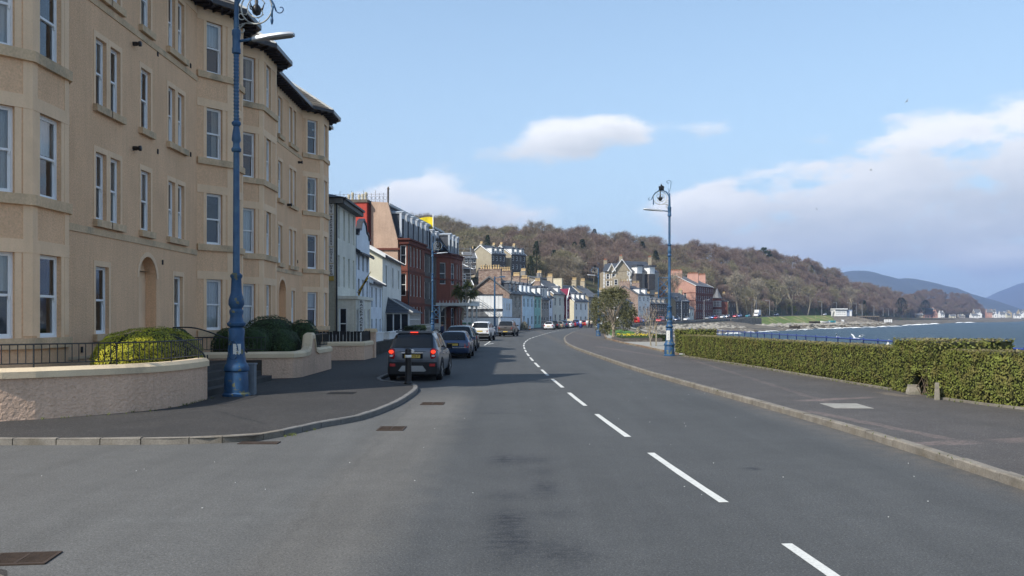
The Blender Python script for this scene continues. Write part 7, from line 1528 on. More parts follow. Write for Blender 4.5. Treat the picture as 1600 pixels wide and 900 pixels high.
# ================================================================ WOODED HILL, TREES, DISTANT LAND
RID = [(-900, 330, 50), (-200, 380, 330), (300, 405, 332), (620, 420, 338), (680, 425, 341), (740, 428, 346), (800, 430, 351), (860, 440, 354), (930, 455, 359), (1000, 490, 369), (1060, 525, 377), (1120, 570, 384), (1180, 620, 393), (1210, 650, 398), (1250, 700, 403), (1300, 760, 421), (1340, 820, 444), (1368, 900, 447), (1390, 990, 453), (1415, 1080, 462), (1432, 1250, 456), (1456, 1350, 453), (1485, 1420, 456), (1511, 1460, 459), (1526, 1480, 473), (1545, 1490, 492)]
TOE = [(-900, 210, 0), (-200, 215, 0), (300, 220, 0), (620, 228, 0), (680, 232, 0), (740, 240, 0), (800, 250, 0), (860, 262, 0), (930, 290, 0), (1000, 325, 0), (1060, 372, 0), (1120, 425, 0), (1180, 478, 0), (1210, 505, 0), (1250, 560, 0), (1300, 640, 0), (1340, 710, 0), (1368, 780, 0), (1390, 850, 0), (1415, 950, 0), (1432, 1180, 0), (1456, 1240, 0), (1485, 1300, 0), (1511, 1370, 0), (1526, 1420, 0), (1545, 1450, 0)]
TREE_H = 10.5
def hill_pt(s, t):
    """s along the hill (0..n-1), t from toe (0) to ridge (1) and over (up to 1.6)"""
    i = min(len(RID)-2, int(s)); f = s-i; L3 = lambda A, k: A[i][k]+(A[i+1][k]-A[i][k])*f
    ur, Yr, vr = L3(RID, 0), L3(RID, 1), L3(RID, 2); ut, Yt = L3(TOE, 0), L3(TOE, 1)
    R_ = Vector((xx(ur, Yr), Yr, zz(vr, Yr)-TREE_H)); zt = 1.5 if Yt < 300 else 3.2 if Yt < 800 else 2.0; T_ = Vector((xx(ut, Yt), Yt, zt))
    if t <= 1: p = T_.lerp(R_, t); e = t**.85*(1-.16*math.sin(math.pi*t)); p.z = T_.z+(R_.z-T_.z)*e
    else: p = R_+(R_-T_)*(t-1); p.z = R_.z-(t-1)*(R_.z)*.5
    p.z += 1.2*noise.noise(Vector((p.x*.03, p.y*.03, 0)))*min(1, t*3)*(.3+min(1, abs(1-t)*3)); return p
mb = MB(); ns = (len(RID)-1)*4; mb.ring([[tuple(hill_pt(i/4, j/10*1.6)) for j in range(11)] for i in range(ns+1)], closed=False); mb.build('hill', M_land, kind='structure', smooth=True)
# ---- tree meshes
def bark(name, c): return mat(name, c, .95, .2, .8, fine=.2, fscale=5)
M_bark = bark('grey_bark', (.16, .14, .11)); M_barkp = bark('pale_bark', (.30, .26, .19)); M_barkd = bark('dark_bark', (.07, .055, .04))
TW = [mat('twig_'+n, c, .95, .25, .25, col2=c2, fine=.3, fscale=2, spec=.05) for n, c, c2 in (('brown', (.20, .165, .12), (.155, .14, .10)), ('purple', (.195, .145, .12), (.17, .138, .108)), ('olive', (.21, .19, .115), (.165, .155, .095)), ('grey', (.27, .24, .18), (.21, .19, .14)))]
M_conif = mat('conifer_needles', (.035, .055, .028), .9, .3, .3, col2=(.055, .075, .03), fine=.3, fscale=2, spec=.1)
def bare_tree(seed, h, twigm, barkm, spread=.5, ntw=2300, tall=False):
    rg = random.Random(seed); mb = MB(); tips = []
    def branch(p, d, l, r, lev):
        q = p+d*l*.5+Vector((rg.uniform(-.1, .1), rg.uniform(-.1, .1), 0))*l; e = q+(d+Vector((rg.uniform(-.25, .25), rg.uniform(-.25, .25), .15))).normalized()*l*.5
        mb.tube([p, q, e], [r, r*.8, r*.6], 5 if lev < 1 else 3, 0)
        if lev >= 2: tips.append((q, e)); return
        n = rg.randint(3, 4) if lev else rg.randint(5, 7)
        for k in range(n):
            a = 6.283*(k+rg.random()*.7)/n; tl = rg.uniform(.45, 1.0)*(spread*1.7 if lev == 0 else 1); nd = (d*.7+Vector((math.cos(a)*tl, math.sin(a)*tl, rg.uniform(.2, .7)))).normalized()
            branch(q.lerp(e, rg.uniform(.1, 1)), nd, l*rg.uniform(.5, .75)*(1 if lev else .85), r*.5, lev+1)
    branch(Vector((0, 0, -.8)), Vector((rg.uniform(-.06, .06), rg.uniform(-.06, .06), 1)).normalized(), h*(.55 if not tall else .68), h*.022, 0)
    zmax = max(e.z for q, e in tips); k_ = (h)/max(1, zmax)
    # twig haze: thin slivers fanning out round the branch ends
    per = max(1, ntw//len(tips))
    for q, e in tips:
        for _ in range(per):
            o = q.lerp(e, rg.uniform(.1, 1.25))+Vector((rg.gauss(0, 1), rg.gauss(0, 1), rg.gauss(0, .8)))*h*.045
            d = Vector((rg.gauss(0, .7), rg.gauss(0, .7), rg.gauss(.55, .5))).normalized(); l = h*rg.uniform(.035, .085); w = d.orthogonal().normalized(); a = rg.random()*6.28; w = (w*math.cos(a)+d.cross(w)*math.sin(a))*h*rg.uniform(.0022, .0045)
            mb.q(o-w, o+w, o+d*l, mi=1)
    cz = h*.62; rz_ = h*.36; rr_ = h*.36*(1+spread*.25) if not tall else h*.2
    for _ in range(ntw):
        d = Vector((rg.gauss(0, 1), rg.gauss(0, 1), rg.gauss(.35, 1))).normalized(); k = 1+.3*noise.noise(d*2.3+Vector((seed*1.7, 0, 0)))+.12*noise.noise(d*6+Vector((0, seed, 0))); q_ = rg.uniform(.72, 1.02)*k
        o = Vector((d.x*rr_*q_, d.y*rr_*q_, cz/k_+d.z*rz_*q_/k_)); dd = (d+Vector((rg.gauss(0, .5), rg.gauss(0, .5), rg.gauss(.35, .4)))).normalized(); l = h*rg.uniform(.03, .07); w = dd.orthogonal().normalized(); a = rg.random()*6.28; w = (w*math.cos(a)+dd.cross(w)*math.sin(a))*h*rg.uniform(.0022, .0045)
        mb.q(o-w, o+w, o+dd*l, mi=1)
    s_ = k_*.93; mb.v = [(x*s_ if False else x, y, z*s_ if z > 0 else z) for x, y, z in mb.v]
    return mb.data('bare_tree', [barkm, twigm])
def conifer(seed, h, r=.22):
    rg = random.Random(seed); mb = MB(); mb.tube([(0, 0, -.5), (0, 0, h*.95)], [h*.025, h*.005], 5, 0)
    for _ in range(1100):
        t = rg.random()**.8; z = h*(.12+.86*t); rr = h*r*(1-t)**.75*rg.uniform(.55, 1.05)+.15; a = rg.random()*6.283; lob = 1+.2*math.sin(a*3+z); o = Vector((rr*lob*math.cos(a), rr*lob*math.sin(a), z-rr*.2))
        d = Vector((math.cos(a), math.sin(a), rg.uniform(-.5, .1))).normalized(); w = Vector((-math.sin(a), math.cos(a), rg.uniform(-.3, .3)))*h*.022; mb.q(o-w, o+w, o+d*h*.05+w*.3, o+d*h*.05-w*.3, mi=1)
    return mb.data('conifer', [M_barkd, M_conif])
BT = [bare_tree(11, 12, TW[0], M_bark), bare_tree(12, 12.5, TW[1], M_bark, .55), bare_tree(13, 11, TW[2], M_bark, .6), bare_tree(14, 13, TW[3], M_barkp, .5, 1900), bare_tree(15, 12, TW[1], M_barkd, .6), bare_tree(16, 11.5, TW[0], M_bark, .45), bare_tree(17, 12.5, TW[2], M_barkp, .5), bare_tree(18, 12, TW[0], M_barkd, .55, 2500)]
CF = [conifer(5, 13), conifer(6, 11, .3)]
rg = random.Random(42); spots = []
def sees(p): return -60 < 800+F*p.x/p.y < 1640
VILL = [(xx(779, 288), 288, 16), (xx(812, 295), 295, 14), (xx(970, 338), 338, 20), (xx(735, 280), 280, 12)]
for i in range(5200):
    s_ = rg.uniform(1.2, len(RID)-1.05); t = rg.random()*1.12-.02; p = hill_pt(s_, max(0, t))
    u = 800+F*p.x/p.y
    if u < 560: continue
    if t < .13 and p.y < 400: continue
    if any(abs(p.x-vx) < vr and -14 < p.y-vy < 16 for vx, vy, vr in VILL): continue
    # keep the ground in front of the hillside villas open
    if any(abs(u-(800+F*vx/vy)) < vr*F/vy*.9 and p.y < vy for vx, vy, vr in VILL): continue
    spots.append((p, u, t, s_))
# thin out with a minimum spacing
grid = {}; keep = []
for p, u, t, s_ in spots:
    c = 5.2 if p.y < 700 else 7.5; key = (int(p.x/c), int(p.y/c))
    if any((key[0]+a, key[1]+b) in grid and (grid[(key[0]+a, key[1]+b)]-p).length < c for a in (-1, 0, 1) for b in (-1, 0, 1)): continue
    grid[key] = p; keep.append((p, u, t, s_))
def species(p, u, t):
    n = noise.noise(Vector((p.x*.018, p.y*.018, 3)))+rg.uniform(-.35, .35)
    if rg.random() < .03: return 'c'
    purple = (u-860)/700+(t-.5)*.5+n*.8
    if purple > .25: return rg.choice([1, 4, 4, 1, 0])
    if n > .25: return rg.choice([3, 6, 2])
    return rg.choice([0, 2, 5, 7, 2, 0, 6])
keep.sort(key=lambda k: (k[0].y-(120 if k[2] > .85 else 0)))
# the three hundred that show largest become trees of their own; the rest is the mass of the wood
lead = [k for k in keep if k[2] < .22 or k[2] > .86 or k[0].y < 330]; lead = sorted(lead, key=lambda k: k[0].y)[:255]; ids = {id(k) for k in lead}; rest = [k for k in keep if id(k) not in ids]
for k in lead:
    p, u, t, s_ = k; sp = species(p, u, t); sc_ = rg.uniform(.72, 1.12)*(1.0 if t > .3 else .85)
    if sp == 'c': o = link('conifer', rg.choice(CF), None, p, rg.random()*6.28, label='dark evergreen conifer among the bare trees of the hillside', category='tree', group='conifers in the hillside wood')
    else: o = link('bare_tree', BT[sp], None, p, rg.random()*6.28, label='bare leafless tree of the hillside wood', category='tree', group='bare trees of the hillside wood')
    o.scale = (sc_*rg.uniform(.9, 1.25), sc_*rg.uniform(.9, 1.25), sc_)
# the rest: one object that scatters the same meshes over the slope
def scatter(name, items, kinds):
    """items: (p, kind, scale, rot); one geometry-nodes object"""
    me = bpy.data.meshes.new(name); me.from_pydata([tuple(i[0]) for i in items], [], []); 
    for an, ty, vals in (('kind', 'INT', [i[1] for i in items]), ('sc', 'FLOAT', [i[2] for i in items]), ('rot', 'FLOAT', [i[3] for i in items])):
        at = me.attributes.new(an, ty, 'POINT'); at.data.foreach_set('value', vals)
    ng = bpy.data.node_groups.new(name, 'GeometryNodeTree'); ng.interface.new_socket('Geometry', in_out='INPUT', socket_type='NodeSocketGeometry'); ng.interface.new_socket('Geometry', in_out='OUTPUT', socket_type='NodeSocketGeometry')
    N = ng.nodes; L = ng.links; gi = N.new('NodeGroupInput'); go = N.new('NodeGroupOutput'); jn = N.new('GeometryNodeJoinGeometry')
    for k, m in enumerate(kinds):
        src = bpy.data.objects.new(name+'_source', m); oi = N.new('GeometryNodeObjectInfo'); oi.inputs['Object'].default_value = src; oi.inputs['As Instance'].default_value = True
        ip = N.new('GeometryNodeInstanceOnPoints'); L.new(gi.outputs[0], ip.inputs['Points']); L.new(oi.outputs['Geometry'], ip.inputs['Instance'])
        na = N.new('GeometryNodeInputNamedAttribute'); na.data_type = 'INT'; na.inputs[0].default_value = 'kind'; cp = N.new('FunctionNodeCompare'); cp.data_type = 'INT'; cp.operation = 'EQUAL'; L.new(na.outputs[0], cp.inputs[2]); cp.inputs[3].default_value = k; L.new(cp.outputs[0], ip.inputs['Selection'])
        ns_ = N.new('GeometryNodeInputNamedAttribute'); ns_.data_type = 'FLOAT'; ns_.inputs[0].default_value = 'sc'; L.new(ns_.outputs[0], ip.inputs['Scale'])
        nr = N.new('GeometryNodeInputNamedAttribute'); nr.data_type = 'FLOAT'; nr.inputs[0].default_value = 'rot'; cx_ = N.new('ShaderNodeCombineXYZ'); L.new(nr.outputs[0], cx_.inputs[2]); L.new(cx_.outputs[0], ip.inputs['Rotation'])
        L.new(ip.outputs[0], jn.inputs[0])
    L.new(jn.outputs[0], go.inputs[0]); o = link(name, me); md = o.modifiers.new('scatter', 'NODES'); md.node_group = ng; return o
its = []
for p, u, t, s_ in rest:
    sp = species(p, u, t); its.append((p, 8 if sp == 'c' else sp, rg.uniform(.75, 1.2), rg.random()*6.28))
o = scatter('woodland', its, BT+[CF[0]]); o['kind'] = 'stuff'; o['label'] = 'mass of bare brown woodland covering the long hill'; o['category'] = 'woodland'
print('trees', len(lead), len(rest))
# scots pine on the skyline, ivy clad evergreens, pale foreground trees at the foot of the wood
def pine():
    mb = MB(); rg_ = random.Random(3); mb.tube([(0, 0, -1), (.3, 0, 9), (.8, 0, 14)], [.35, .25, .12], 5, 0)
    for c, r_ in (((.2, 0, 12.5), 3.2), ((2.8, 0, 11.8), 2.8), ((-2.6, .5, 12.2), 2.2), ((4.6, 0, 9.6), 1.8), ((.8, 0, 14.4), 2.0)):
        for _ in range(420):
            d = Vector((rg_.gauss(0, 1), rg_.gauss(0, 1), rg_.gauss(0, .5))); d = d.normalized()*r_*rg_.uniform(.6, 1); d.z *= .55; o_ = Vector(c)+d; w = Vector((rg_.gauss(0, 1), rg_.gauss(0, 1), rg_.gauss(0, 1)))*.18; e = Vector((rg_.gauss(0, 1), rg_.gauss(0, 1), rg_.gauss(.3, 1)))*.35; mb.q(o_-w, o_+w, o_+e, mi=1)
    return mb.data('pine', [M_barkd, M_conif])
pd_ = pine(); p = hill_pt(12.25, .97); o = link('pine_tree', pd_, None, (xx(1192, p.y), p.y, zz(397, p.y)-10.6), 0, label='flat topped dark pine standing on the skyline of the hill', category='tree'); 
for u, Y, vb, sc_, lab in ((762, 300, 412, .85, 'dark green conifer rising left behind the hillside villas'), (838, 305, 424, .9, 'tall dark conifer right of the hillside villas'), (829, 298, 436, .7, 'smaller dark conifer right of the hillside villas'), (1408, 900, 489, 1.55, 'round dark evergreen at the far shore'), (1446, 1150, 487, 1.5, 'dark evergreen clump behind the far village church')):
    o = link('conifer', CF[1 if u > 1000 else 0], None, (xx(u, Y), Y, zz(vb, Y)-1), 0, label=lab, category='tree'); o.scale = (sc_*(1.9 if u > 1000 else .8), sc_*(1.9 if u > 1000 else .8), sc_)
tallt = [bare_tree(31, 22, TW[3], M_barkp, .42, 1500, True), bare_tree(32, 20, TW[2], M_barkp, .4, 1300, True)]
ORD = 'first second third fourth fifth sixth seventh eighth ninth tenth eleventh twelfth thirteenth fourteenth'.split(); TU = [1153, 1168, 1177, 1262, 1238, 1104, 1050, 1211, 1330, 1300, 870, 1020, 897, 700]
for k, (u, Y, vb, vt) in enumerate(((1153, 440, 488, 425), (1168, 452, 492, 440), (1177, 462, 492, 434), (1262, 565, 491, 438), (1238, 540, 491, 430), (1104, 425, 480, 408), (1050, 372, 480, 425), (1211, 520, 490, 437), (1330, 690, 488, 448), (1300, 640, 490, 443), (870, 330, 455, 405), (1020, 350, 470, 415), (897, 330, 460, 400), (700, 260, 440, 372))):
    h = (vb-vt)*Y/F; o = link('tall_bare_tree', tallt[k % 2], None, (xx(u, Y), Y, zz(vb, Y)), k*1.3, label=f'tall pale trunked bare tree at the foot of the wood, {ORD[sorted(TU).index(u)]} from the left', category='tree', group='tall pale bare trees at the foot of the wood'); o.scale = (h/21, h/21, h/21)
# green willow-like shrub above the bank
def roundtree(name, label, loc, r_, h, m, n, seed, tm=M_bark, trunk=True, size=.35, cat='tree', sq=.8):
    rg_ = random.Random(seed); t = thing(name, label, cat, loc)
    if trunk: mb = MB(); mb.tube([(0, 0, -.3), (.05, 0, h*.4), (0, .05, h*.75)], [r_*.12, r_*.09, r_*.04], 6); mb.build('trunk', tm, t)
    mb = MB()
    for _ in range(n):
        d = Vector((rg_.gauss(0, 1), rg_.gauss(0, 1), rg_.gauss(0, 1))).normalized(); k = rg_.random()**.4*(1+.25*noise.noise(d*2.0+Vector((seed, 0, 0)))); o_ = Vector((d.x*r_*k, d.y*r_*k, h-r_*sq+d.z*r_*sq*k)); w = Vector((rg_.gauss(0, 1), rg_.gauss(0, 1), rg_.gauss(0, 1)))*size*.4; e = Vector((rg_.gauss(0, 1), rg_.gauss(0, 1), rg_.gauss(0, 1)))*size; mb.q(o_-w, o_+w, o_+e, mi=0)
    mb.build('crown', m, t); return t
roundtree('shrub', 'rounded yellow green tree on the bank below the wood', (xx(1233, 545), 545, zz(492, 545)), 4.2, 6.4, M_goldg if 'M_goldg' in globals() else mat('olive_leaf', (.16, .17, .03), .8, .3, .3, fine=.3, fscale=2), 1500, 4, size=.5)
# ---- mountains beyond the bay
M_mtn = mat('heather_hillside', (.05, .045, .04), .95, .3, .0012, col2=(.035, .04, .03), fine=.2, fscale=.01, coords='Position')
def mountain(name, prof, Y, back, label):
    mb = MB(); rows = []
    for j in range(9):
        t = j/8; row = []
        for u, v in prof:
            z = zz(v, Y); yy_ = Y-back*(1-t) if t <= 1 else Y; w = math.sin(t*math.pi/2)**1.3
            row.append((xx(u, Y)*(1-(1-t)*back/Y*.6), Y-back*(1-t), -5+(z+5)*w+z*.04*noise.noise(Vector((u*.03, t*4, Y)))*(1-t)))
        rows.append(row)
    rows.append([(x*1.2, Y*1.2, -5) for x, y, z in rows[-1]]); mb.ring(rows, closed=False); mb.build(name, M_mtn, kind='structure', smooth=True)
def dense(pr, n=5):
    out = []
    for (a, b), (c, d) in zip(pr, pr[1:]):
        for k in range(n): t = k/n; out.append((a+(c-a)*t, b+(d-b)*t-1.2*noise.noise(Vector((a+(c-a)*t, 0, 0))*.06)))
    return out+[pr[-1]]
mountain('hills_across_bay', dense([(1000, 505), (1180, 480), (1260, 448), (1300, 429), (1325, 424), (1345, 423.5), (1370, 430), (1395, 436), (1420, 436), (1440, 440), (1470, 448), (1500, 459), (1520, 465), (1545, 477), (1575, 487), (1620, 500), (1650, 506)]), 5200, 1500, '')
mountain('far_mountain', dense([(1380, 505), (1470, 492), (1530, 470), (1560, 456), (1590, 444), (1620, 436), (1680, 425), (1780, 430), (1900, 460), (2100, 500)]), 8200, 2500, '')
# ---- grass bank, shore, village
def drape(name, pts_top, pts_bot, m, rows=8, amp=.25, **k):
    mb = MB(); A_ = resample(pts_top, 6); B_ = [tuple(Vector(pts_bot[0]))]; n = len(A_)
    # match the number of columns
    def at(P, f):
        ls = [math.dist(a, b) for a, b in zip(P, P[1:])]; T_ = sum(ls)*f
        for (a, b), l in zip(zip(P, P[1:]), ls):
            if T_ <= l: return Vector(a).lerp(Vector(b), T_/max(l, 1e-6))
            T_ -= l
        return Vector(P[-1])
    rr = []
    for i in range(n):
        a = at(pts_top, i/(n-1)); b = at(pts_bot, i/(n-1)); row = []
        for j in range(rows+1): p = a.lerp(b, j/rows); p.z += amp*noise.noise(p*.25)*min(1, j, rows-j+1)+.05; row.append(tuple(p))
        rr.append(row)
    mb.ring(rr, closed=False); return mb.build(name, m, smooth=True, **k)
def rside(u, off, dz=0): p = fr(u, off); return (p[0], p[1], p[2]+dz)
M_bank = mat('bank_grass', (.11, .155, .035), .95, .2, .15, .4, 3, coords='Position', col2=(.26, .22, .10), c2lo=.5, c2hi=.62, c2scale=.12, fine=.25, fscale=1.2)
drape('grass_bank', [rside(u, -4.6, -.05) for u in (1152, 1165, 1190, 1220, 1260, 1300)], [(xx(u, Y), Y, zz(v, Y)) for u, Y, v in ((1170, 395, 508.5), (1185, 400, 509.5), (1210, 415, 509), (1240, 440, 508), (1275, 480, 506.5), (1305, 520, 504))], M_bank, kind='structure')
drape('shore_rubble', [(33.6, 231, 0), (57.6, 297, .2), (88.5, 357, .8)]+[(xx(u, Y), Y-.5, zz(v, Y)) for u, Y, v in ((1170, 395, 508.5), (1185, 400, 509.5), (1210, 415, 509), (1240, 440, 508), (1275, 480, 506.5), (1305, 520, 504), (1345, 600, 503), (1400, 730, 500.5), (1460, 950, 500), (1560, 1130, 499))],
      [(xx(u, Y), Y, -2.25) for u, Y in ((1010, 180), (1075, 205), (1150, 235), (1185, 255), (1215, 275), (1250, 300), (1290, 330), (1340, 375), (1400, 440), (1440, 560), (1500, 760), (1600, 1010))], M_shore, kind='structure', amp=.6)
# boulders
mb = MB(); rg = random.Random(9)
ico = [Vector(p) for p in ((0, 0, 1), (.9, 0, .3), (.28, .85, .3), (-.72, .5, .3), (-.72, -.5, .3), (.28, -.85, .3), (.6, .5, -.4), (-.3, .8, -.4), (-.9, 0, -.4), (-.3, -.8, -.4), (.6, -.5, -.4))]
tri = [(0, 1, 2), (0, 2, 3), (0, 3, 4), (0, 4, 5), (0, 5, 1), (1, 6, 2), (2, 7, 3), (3, 8, 4), (4, 9, 5), (5, 10, 1), (2, 6, 7), (3, 7, 8), (4, 8, 9), (5, 9, 10), (1, 10, 6)]
for i in range(2600):
    f = rg.random(); top = Vector((33.6, 231, 0)).lerp(Vector((88, 357, .6)), f) if rg.random() < .45 else Vector((xx(1140+f*230, 390+f*230), 390+f*230, 0)); 
    bot = Vector((xx(1020+f*170, 185+f*75), 185+f*75, -2.2)) if top.y < 358 and top.x < 89 else Vector((xx(1185+f*215, 255+f*190), 255+f*190, -2.2)); t = rg.random()**.6; p = top.lerp(bot, t); p.z = p.z*(1)-.15
    s_ = rg.uniform(.3, 1.1)*(1.4 if p.y > 350 else 1); n0 = len(mb.v)
    for q in ico: mb.v.append((p.x+q.x*s_*rg.uniform(.7, 1.4), p.y+q.y*s_*rg.uniform(.7, 1.3), p.z+q.z*s_*.5*rg.uniform(.6, 1.1)))
    mi = 0 if t < .6 else (1 if rg.random() < .7 else 0)
    for tr in tri: mb.f.append(tuple(n0+k for k in tr)); mb.m.append(mi)
mb.build('shore_boulders', [mat('pale_boulder', (.26, .24, .20), .9, .3, .6), mat('wet_weedy_boulder', (.05, .045, .03), .7, .3, .6, col2=(.12, .09, .05))], kind='stuff', label='tumbled rocks along the water edge of the bay', category='rocks')
# breaking foam at the water's edge and gulls settled on the water
M_foam = mat('foam', (.75, .77, .77), .8, .1, 1)
mb = MB()
for i in range(80):
    f = rg.random(); u = 1060+f*460; base = [(1010, 180), (1075, 205), (1150, 235), (1215, 275), (1290, 330), (1340, 375), (1400, 440), (1440, 560), (1500, 760), (1600, 1010)]
    for (ua, ya), (ub, yb) in zip(base, base[1:]):
        if ua <= u <= ub: Y = ya+(yb-ya)*(u-ua)/(ub-ua)
    Y = Y-rg.random()**2*Y*.08-1; x = xx(u, Y); L_ = rg.uniform(.8, 3.2)*Y/400; w = rg.uniform(.2, .5)*Y/400; z = -1.78
    mb.ring([[(x-L_, Y, z-.2), (x-L_*.5, Y-w, z), (x+L_*.4, Y-w*.8, z+.03), (x+L_, Y, z-.2), (x+L_*.3, Y+w, z+.06), (x-L_*.4, Y+w*.7, z+.05)], [(x-L_*.6, Y, z+.05), (x-L_*.4, Y-w*.4, z+.12*Y/300), (x+L_*.3, Y-w*.3, z+.14*Y/300), (x+L_*.6, Y, z+.05), (x+L_*.2, Y+w*.4, z+.1), (x-L_*.3, Y+w*.3, z+.1)]])
mb.build('surf', M_foam, kind='stuff', label='white surf breaking along the stony edge of the bay', category='surf')
# white sign-faced building on the quay, quay wall, jetty
M_quay = rubble('quay_stone', (.17, .155, .13), (.28, .25, .21), sx=.8)
def quay():
    Y = 560; s = Y/F; t = thing('quay_wall', 'sloping grey stone quay wall beneath the white sign faced building', 'wall', (xx(1296, Y), Y, 0)); g = lambda u, v, dy=0: (xx(u, Y+dy)-t.location.x, dy, zz(v, Y+dy))
    mb = MB(); fr_ = [g(1294, 508), g(1294, 494.5), g(1334, 494.5), g(1350, 497), g(1376, 503), g(1376, 508)]; bk = [(x, y+14, z) for x, y, z in fr_]; mb.ring([fr_, bk]); mb.build('wall_face', M_quay, t)
    mb = MB(); mb.ring([[g(1314, 499.5, -.15), g(1319, 499.5, -.15), g(1319, 505.5, -.15), g(1317.5, 502, -.15), g(1315.5, 502, -.15)], [g(1314, 499.5, .2), g(1319, 499.5, .2), g(1319, 505.5, .2), g(1317.5, 502, .2), g(1315.5, 502, .2)]]); mb.build('white_recess', M_whiter, t)
    t = thing('quay_building', 'flat roofed white building faced with signs standing on the quay', 'building', (xx(1307, Y), Y+2, zz(494, Y))); W = 18*s; h = 10.5*s; b = MB(); b.box(0, W, 0, 7, 0, h); b.build('wall', M_whiter, t); b = MB(); b.box(W, W+9*s, .5, 7, 0, h*.95); b.build('side_wing', mat('blue_grey_board', (.22, .27, .36), .8), t)
    b = MB(); b.box(-1*s, W+.3, -.8, 7.5, h, h+1.6*s); b.build('roof_fascia', M_whiter, t); b = MB(); b.box(0, W, -.05, 0, h*.86, h*.97); b.build('dark_fascia_line', M_slateg, t)
    b = MB()
    for r in range(2):
        for k in range(5): b.box(W*(.1+.17*k), W*(.1+.17*k)+W*.09, -.04, -.001, h*(.55-.3*r), h*(.63-.3*r))
    b.build('sign_lines', M_slateg, t, kind='stuff'); b = MB(); b.box(W+5*s, W+8*s, .3, .5, 0, h*.75); b.build('white_door', M_whiter, t)
    b = MB(); b.box(-6*s, -1*s, 1, 3, h*.75, h*.82); b.box(-5.4*s, -5.1*s, 1, 1.2, 0, h*.75); b.build('canopy', M_whiter, t)
    Y = 600; t = thing('jetty', 'old timber jetty on dark posts right of the quay building', 'jetty', (xx(1340, Y), Y, 0)); s = Y/F
    b = MB(); b.box(0, 34*s, 0, 3, zz(495, Y), zz(493.6, Y)); b.build('deck', M_plk, t)
    for k in range(11): b = MB(); x = (2+3.1*k)*s; b.box(x-.25, x+.25, 0, .5, -2, zz(495.1, Y)); b.build('pile', M_barkd, t)
    for k in range(4): u = 1383+3.3*k; Y = 610; b = MB(); b.box(-.5, .5, 0, .5, 0, 5*Y/F); b.build('white_post', M_whiter, None, loc=(xx(u, Y), Y, zz(504, Y)), label='white painted slipway post right of the jetty, %s of four' % ORD[k], category='post', group='white slipway posts')
    # beached boats and dark rocks before the bank
    for u, v, Y, L_, m, lab, an in ((1290, 503.5, 430, 5, M_whiter, 'upturned white dinghy on the shingle', .2), (1300, 502.6, 434, 3.4, mat('turquoise_hull', (.05, .30, .38), .5), 'turquoise dinghy beside the upturned white one', -.3), (1273, 503.6, 420, 5.5, M_barkd, 'dark hulk of a boat on the shingle with a thin mast', .1), (1242, 511.5, 330, 4, M_barkd, 'dark wrecked boat among the rocks', -.1)):
        t = thing('beached_boat', lab, 'boat', (xx(u, Y), Y, zz(v, Y)-.6), an); b = MB(); K = 9
        b.ring([[(L_*(i/8-.5), w*L_*.2*math.sin(math.pi*min(1, (i+.6)/7.2))**.6*q, z+.35*abs(i/8-.5)**2) for w, q, z in ((-1, 1, 1.1), (-.8, 1, .45), (0, 1, 0.1), (.8, 1, .45), (1, 1, 1.1))] for i in range(K)]); b.build('hull', m, t, smooth='auto'); b = MB(); b.box(-L_*.3, L_*.3, -L_*.12, L_*.12, .75, .85); b.build('thwart', M_plk, t)
        if 'mast' in lab: b = MB(); b.tube([(.3, 0, .5), (.35, 0, 4.2)], .06, 4); b.build('mast', M_barkp, t)
quay()
# wall beside the bank
def bankwall():
    t = thing('bank_wall', 'pale stone retaining wall where the sea wall meets the grass bank', 'wall', (0, 0, 0)); P = [(88, 358), (97, 372), (104.5, 385), (110, 392)]; b = MB(); band(b, P, 0, .8, -2.5, [1.7, 2.0, 2.2, 2.2]); b.build('wall_face', M_quay, t); t['kind'] = 'thing'
bankwall()
# street lamps along the far road, telegraph poles by the shore houses
lampd = {}
SU = sorted([1175, 1182, 1202.5, 1284, 1307, 1328, 1338, 1347, 1365.5, 1380, 1388, 1397, 1100, 1065])
def street_light(u, Y, vb, vt, left=True, lab=None, dbl=False):
    h = round((vb-vt)*Y/F, 1); s_ = 1 if not left else -1; t = thing('street_light', 'slim grey street light by the far shore road, %s from the left' % ORD[SU.index(u)], 'street light', (xx(u, Y), Y, zz(vb, Y)), 0, 'slim grey street lights along the far shore road')
    b = MB(); b.tube([(0, 0, -.5), (0, 0, h)], [.13, .08], 5); b.build('column', M_lampmetal, t); b = MB(); b.tube([(0, 0, h), (s_*1.6, 0, h+.12)], .06, 4); b.box(min(s_*1.4, s_*2.3), max(s_*1.4, s_*2.3), -.15, .15, h+.03, h+.2); b.build('lamp_arm', M_lampmetal, t)
for a in ((1175, 470, 493, 469.5, 0), (1182, 455, 493.5, 468.5, 1), (1202.5, 480, 491.5, 470, 1), (1284, 560, 492.5, 471.5, 1), (1307, 600, 490, 472.5, 1), (1328, 650, 490, 473.5, 1), (1338, 660, 490, 474, 1), (1347, 640, 493, 475.5, 1), (1365.5, 700, 492, 478, 1), (1380, 740, 493, 481, 1), (1388, 760, 493, 482, 1), (1397, 780, 494, 483, 0), (1100, 378, 498.5, 469, 0), (1065, 335, 502, 470, 0)): street_light(*a)
def pole(u, Y, vt, label, m):
    t = thing('utility_pole', label, 'pole', (xx(u, Y), Y, 0)); b = MB(); b.tube([(0, 0, -.3), (0, 0, zz(vt, Y))], [.14, .09], 7); b.build('pole_shaft', m, t); b = MB(); b.tube([(-.0, 0, zz(vt, Y)-.2), (.75, 0, zz(vt, Y)-.05)], .05, 4); b.box(.6, 1.3, -.12, .12, zz(vt, Y)-.12, zz(vt, Y)+.03); b.build('arm', m, t)
pole(773, 109, 432, 'slim blue street light post in front of the white boarded frontage', M_blue); pole(885.5, 205, 462, 'grey pole in front of the maroon house', M_lampmetal)
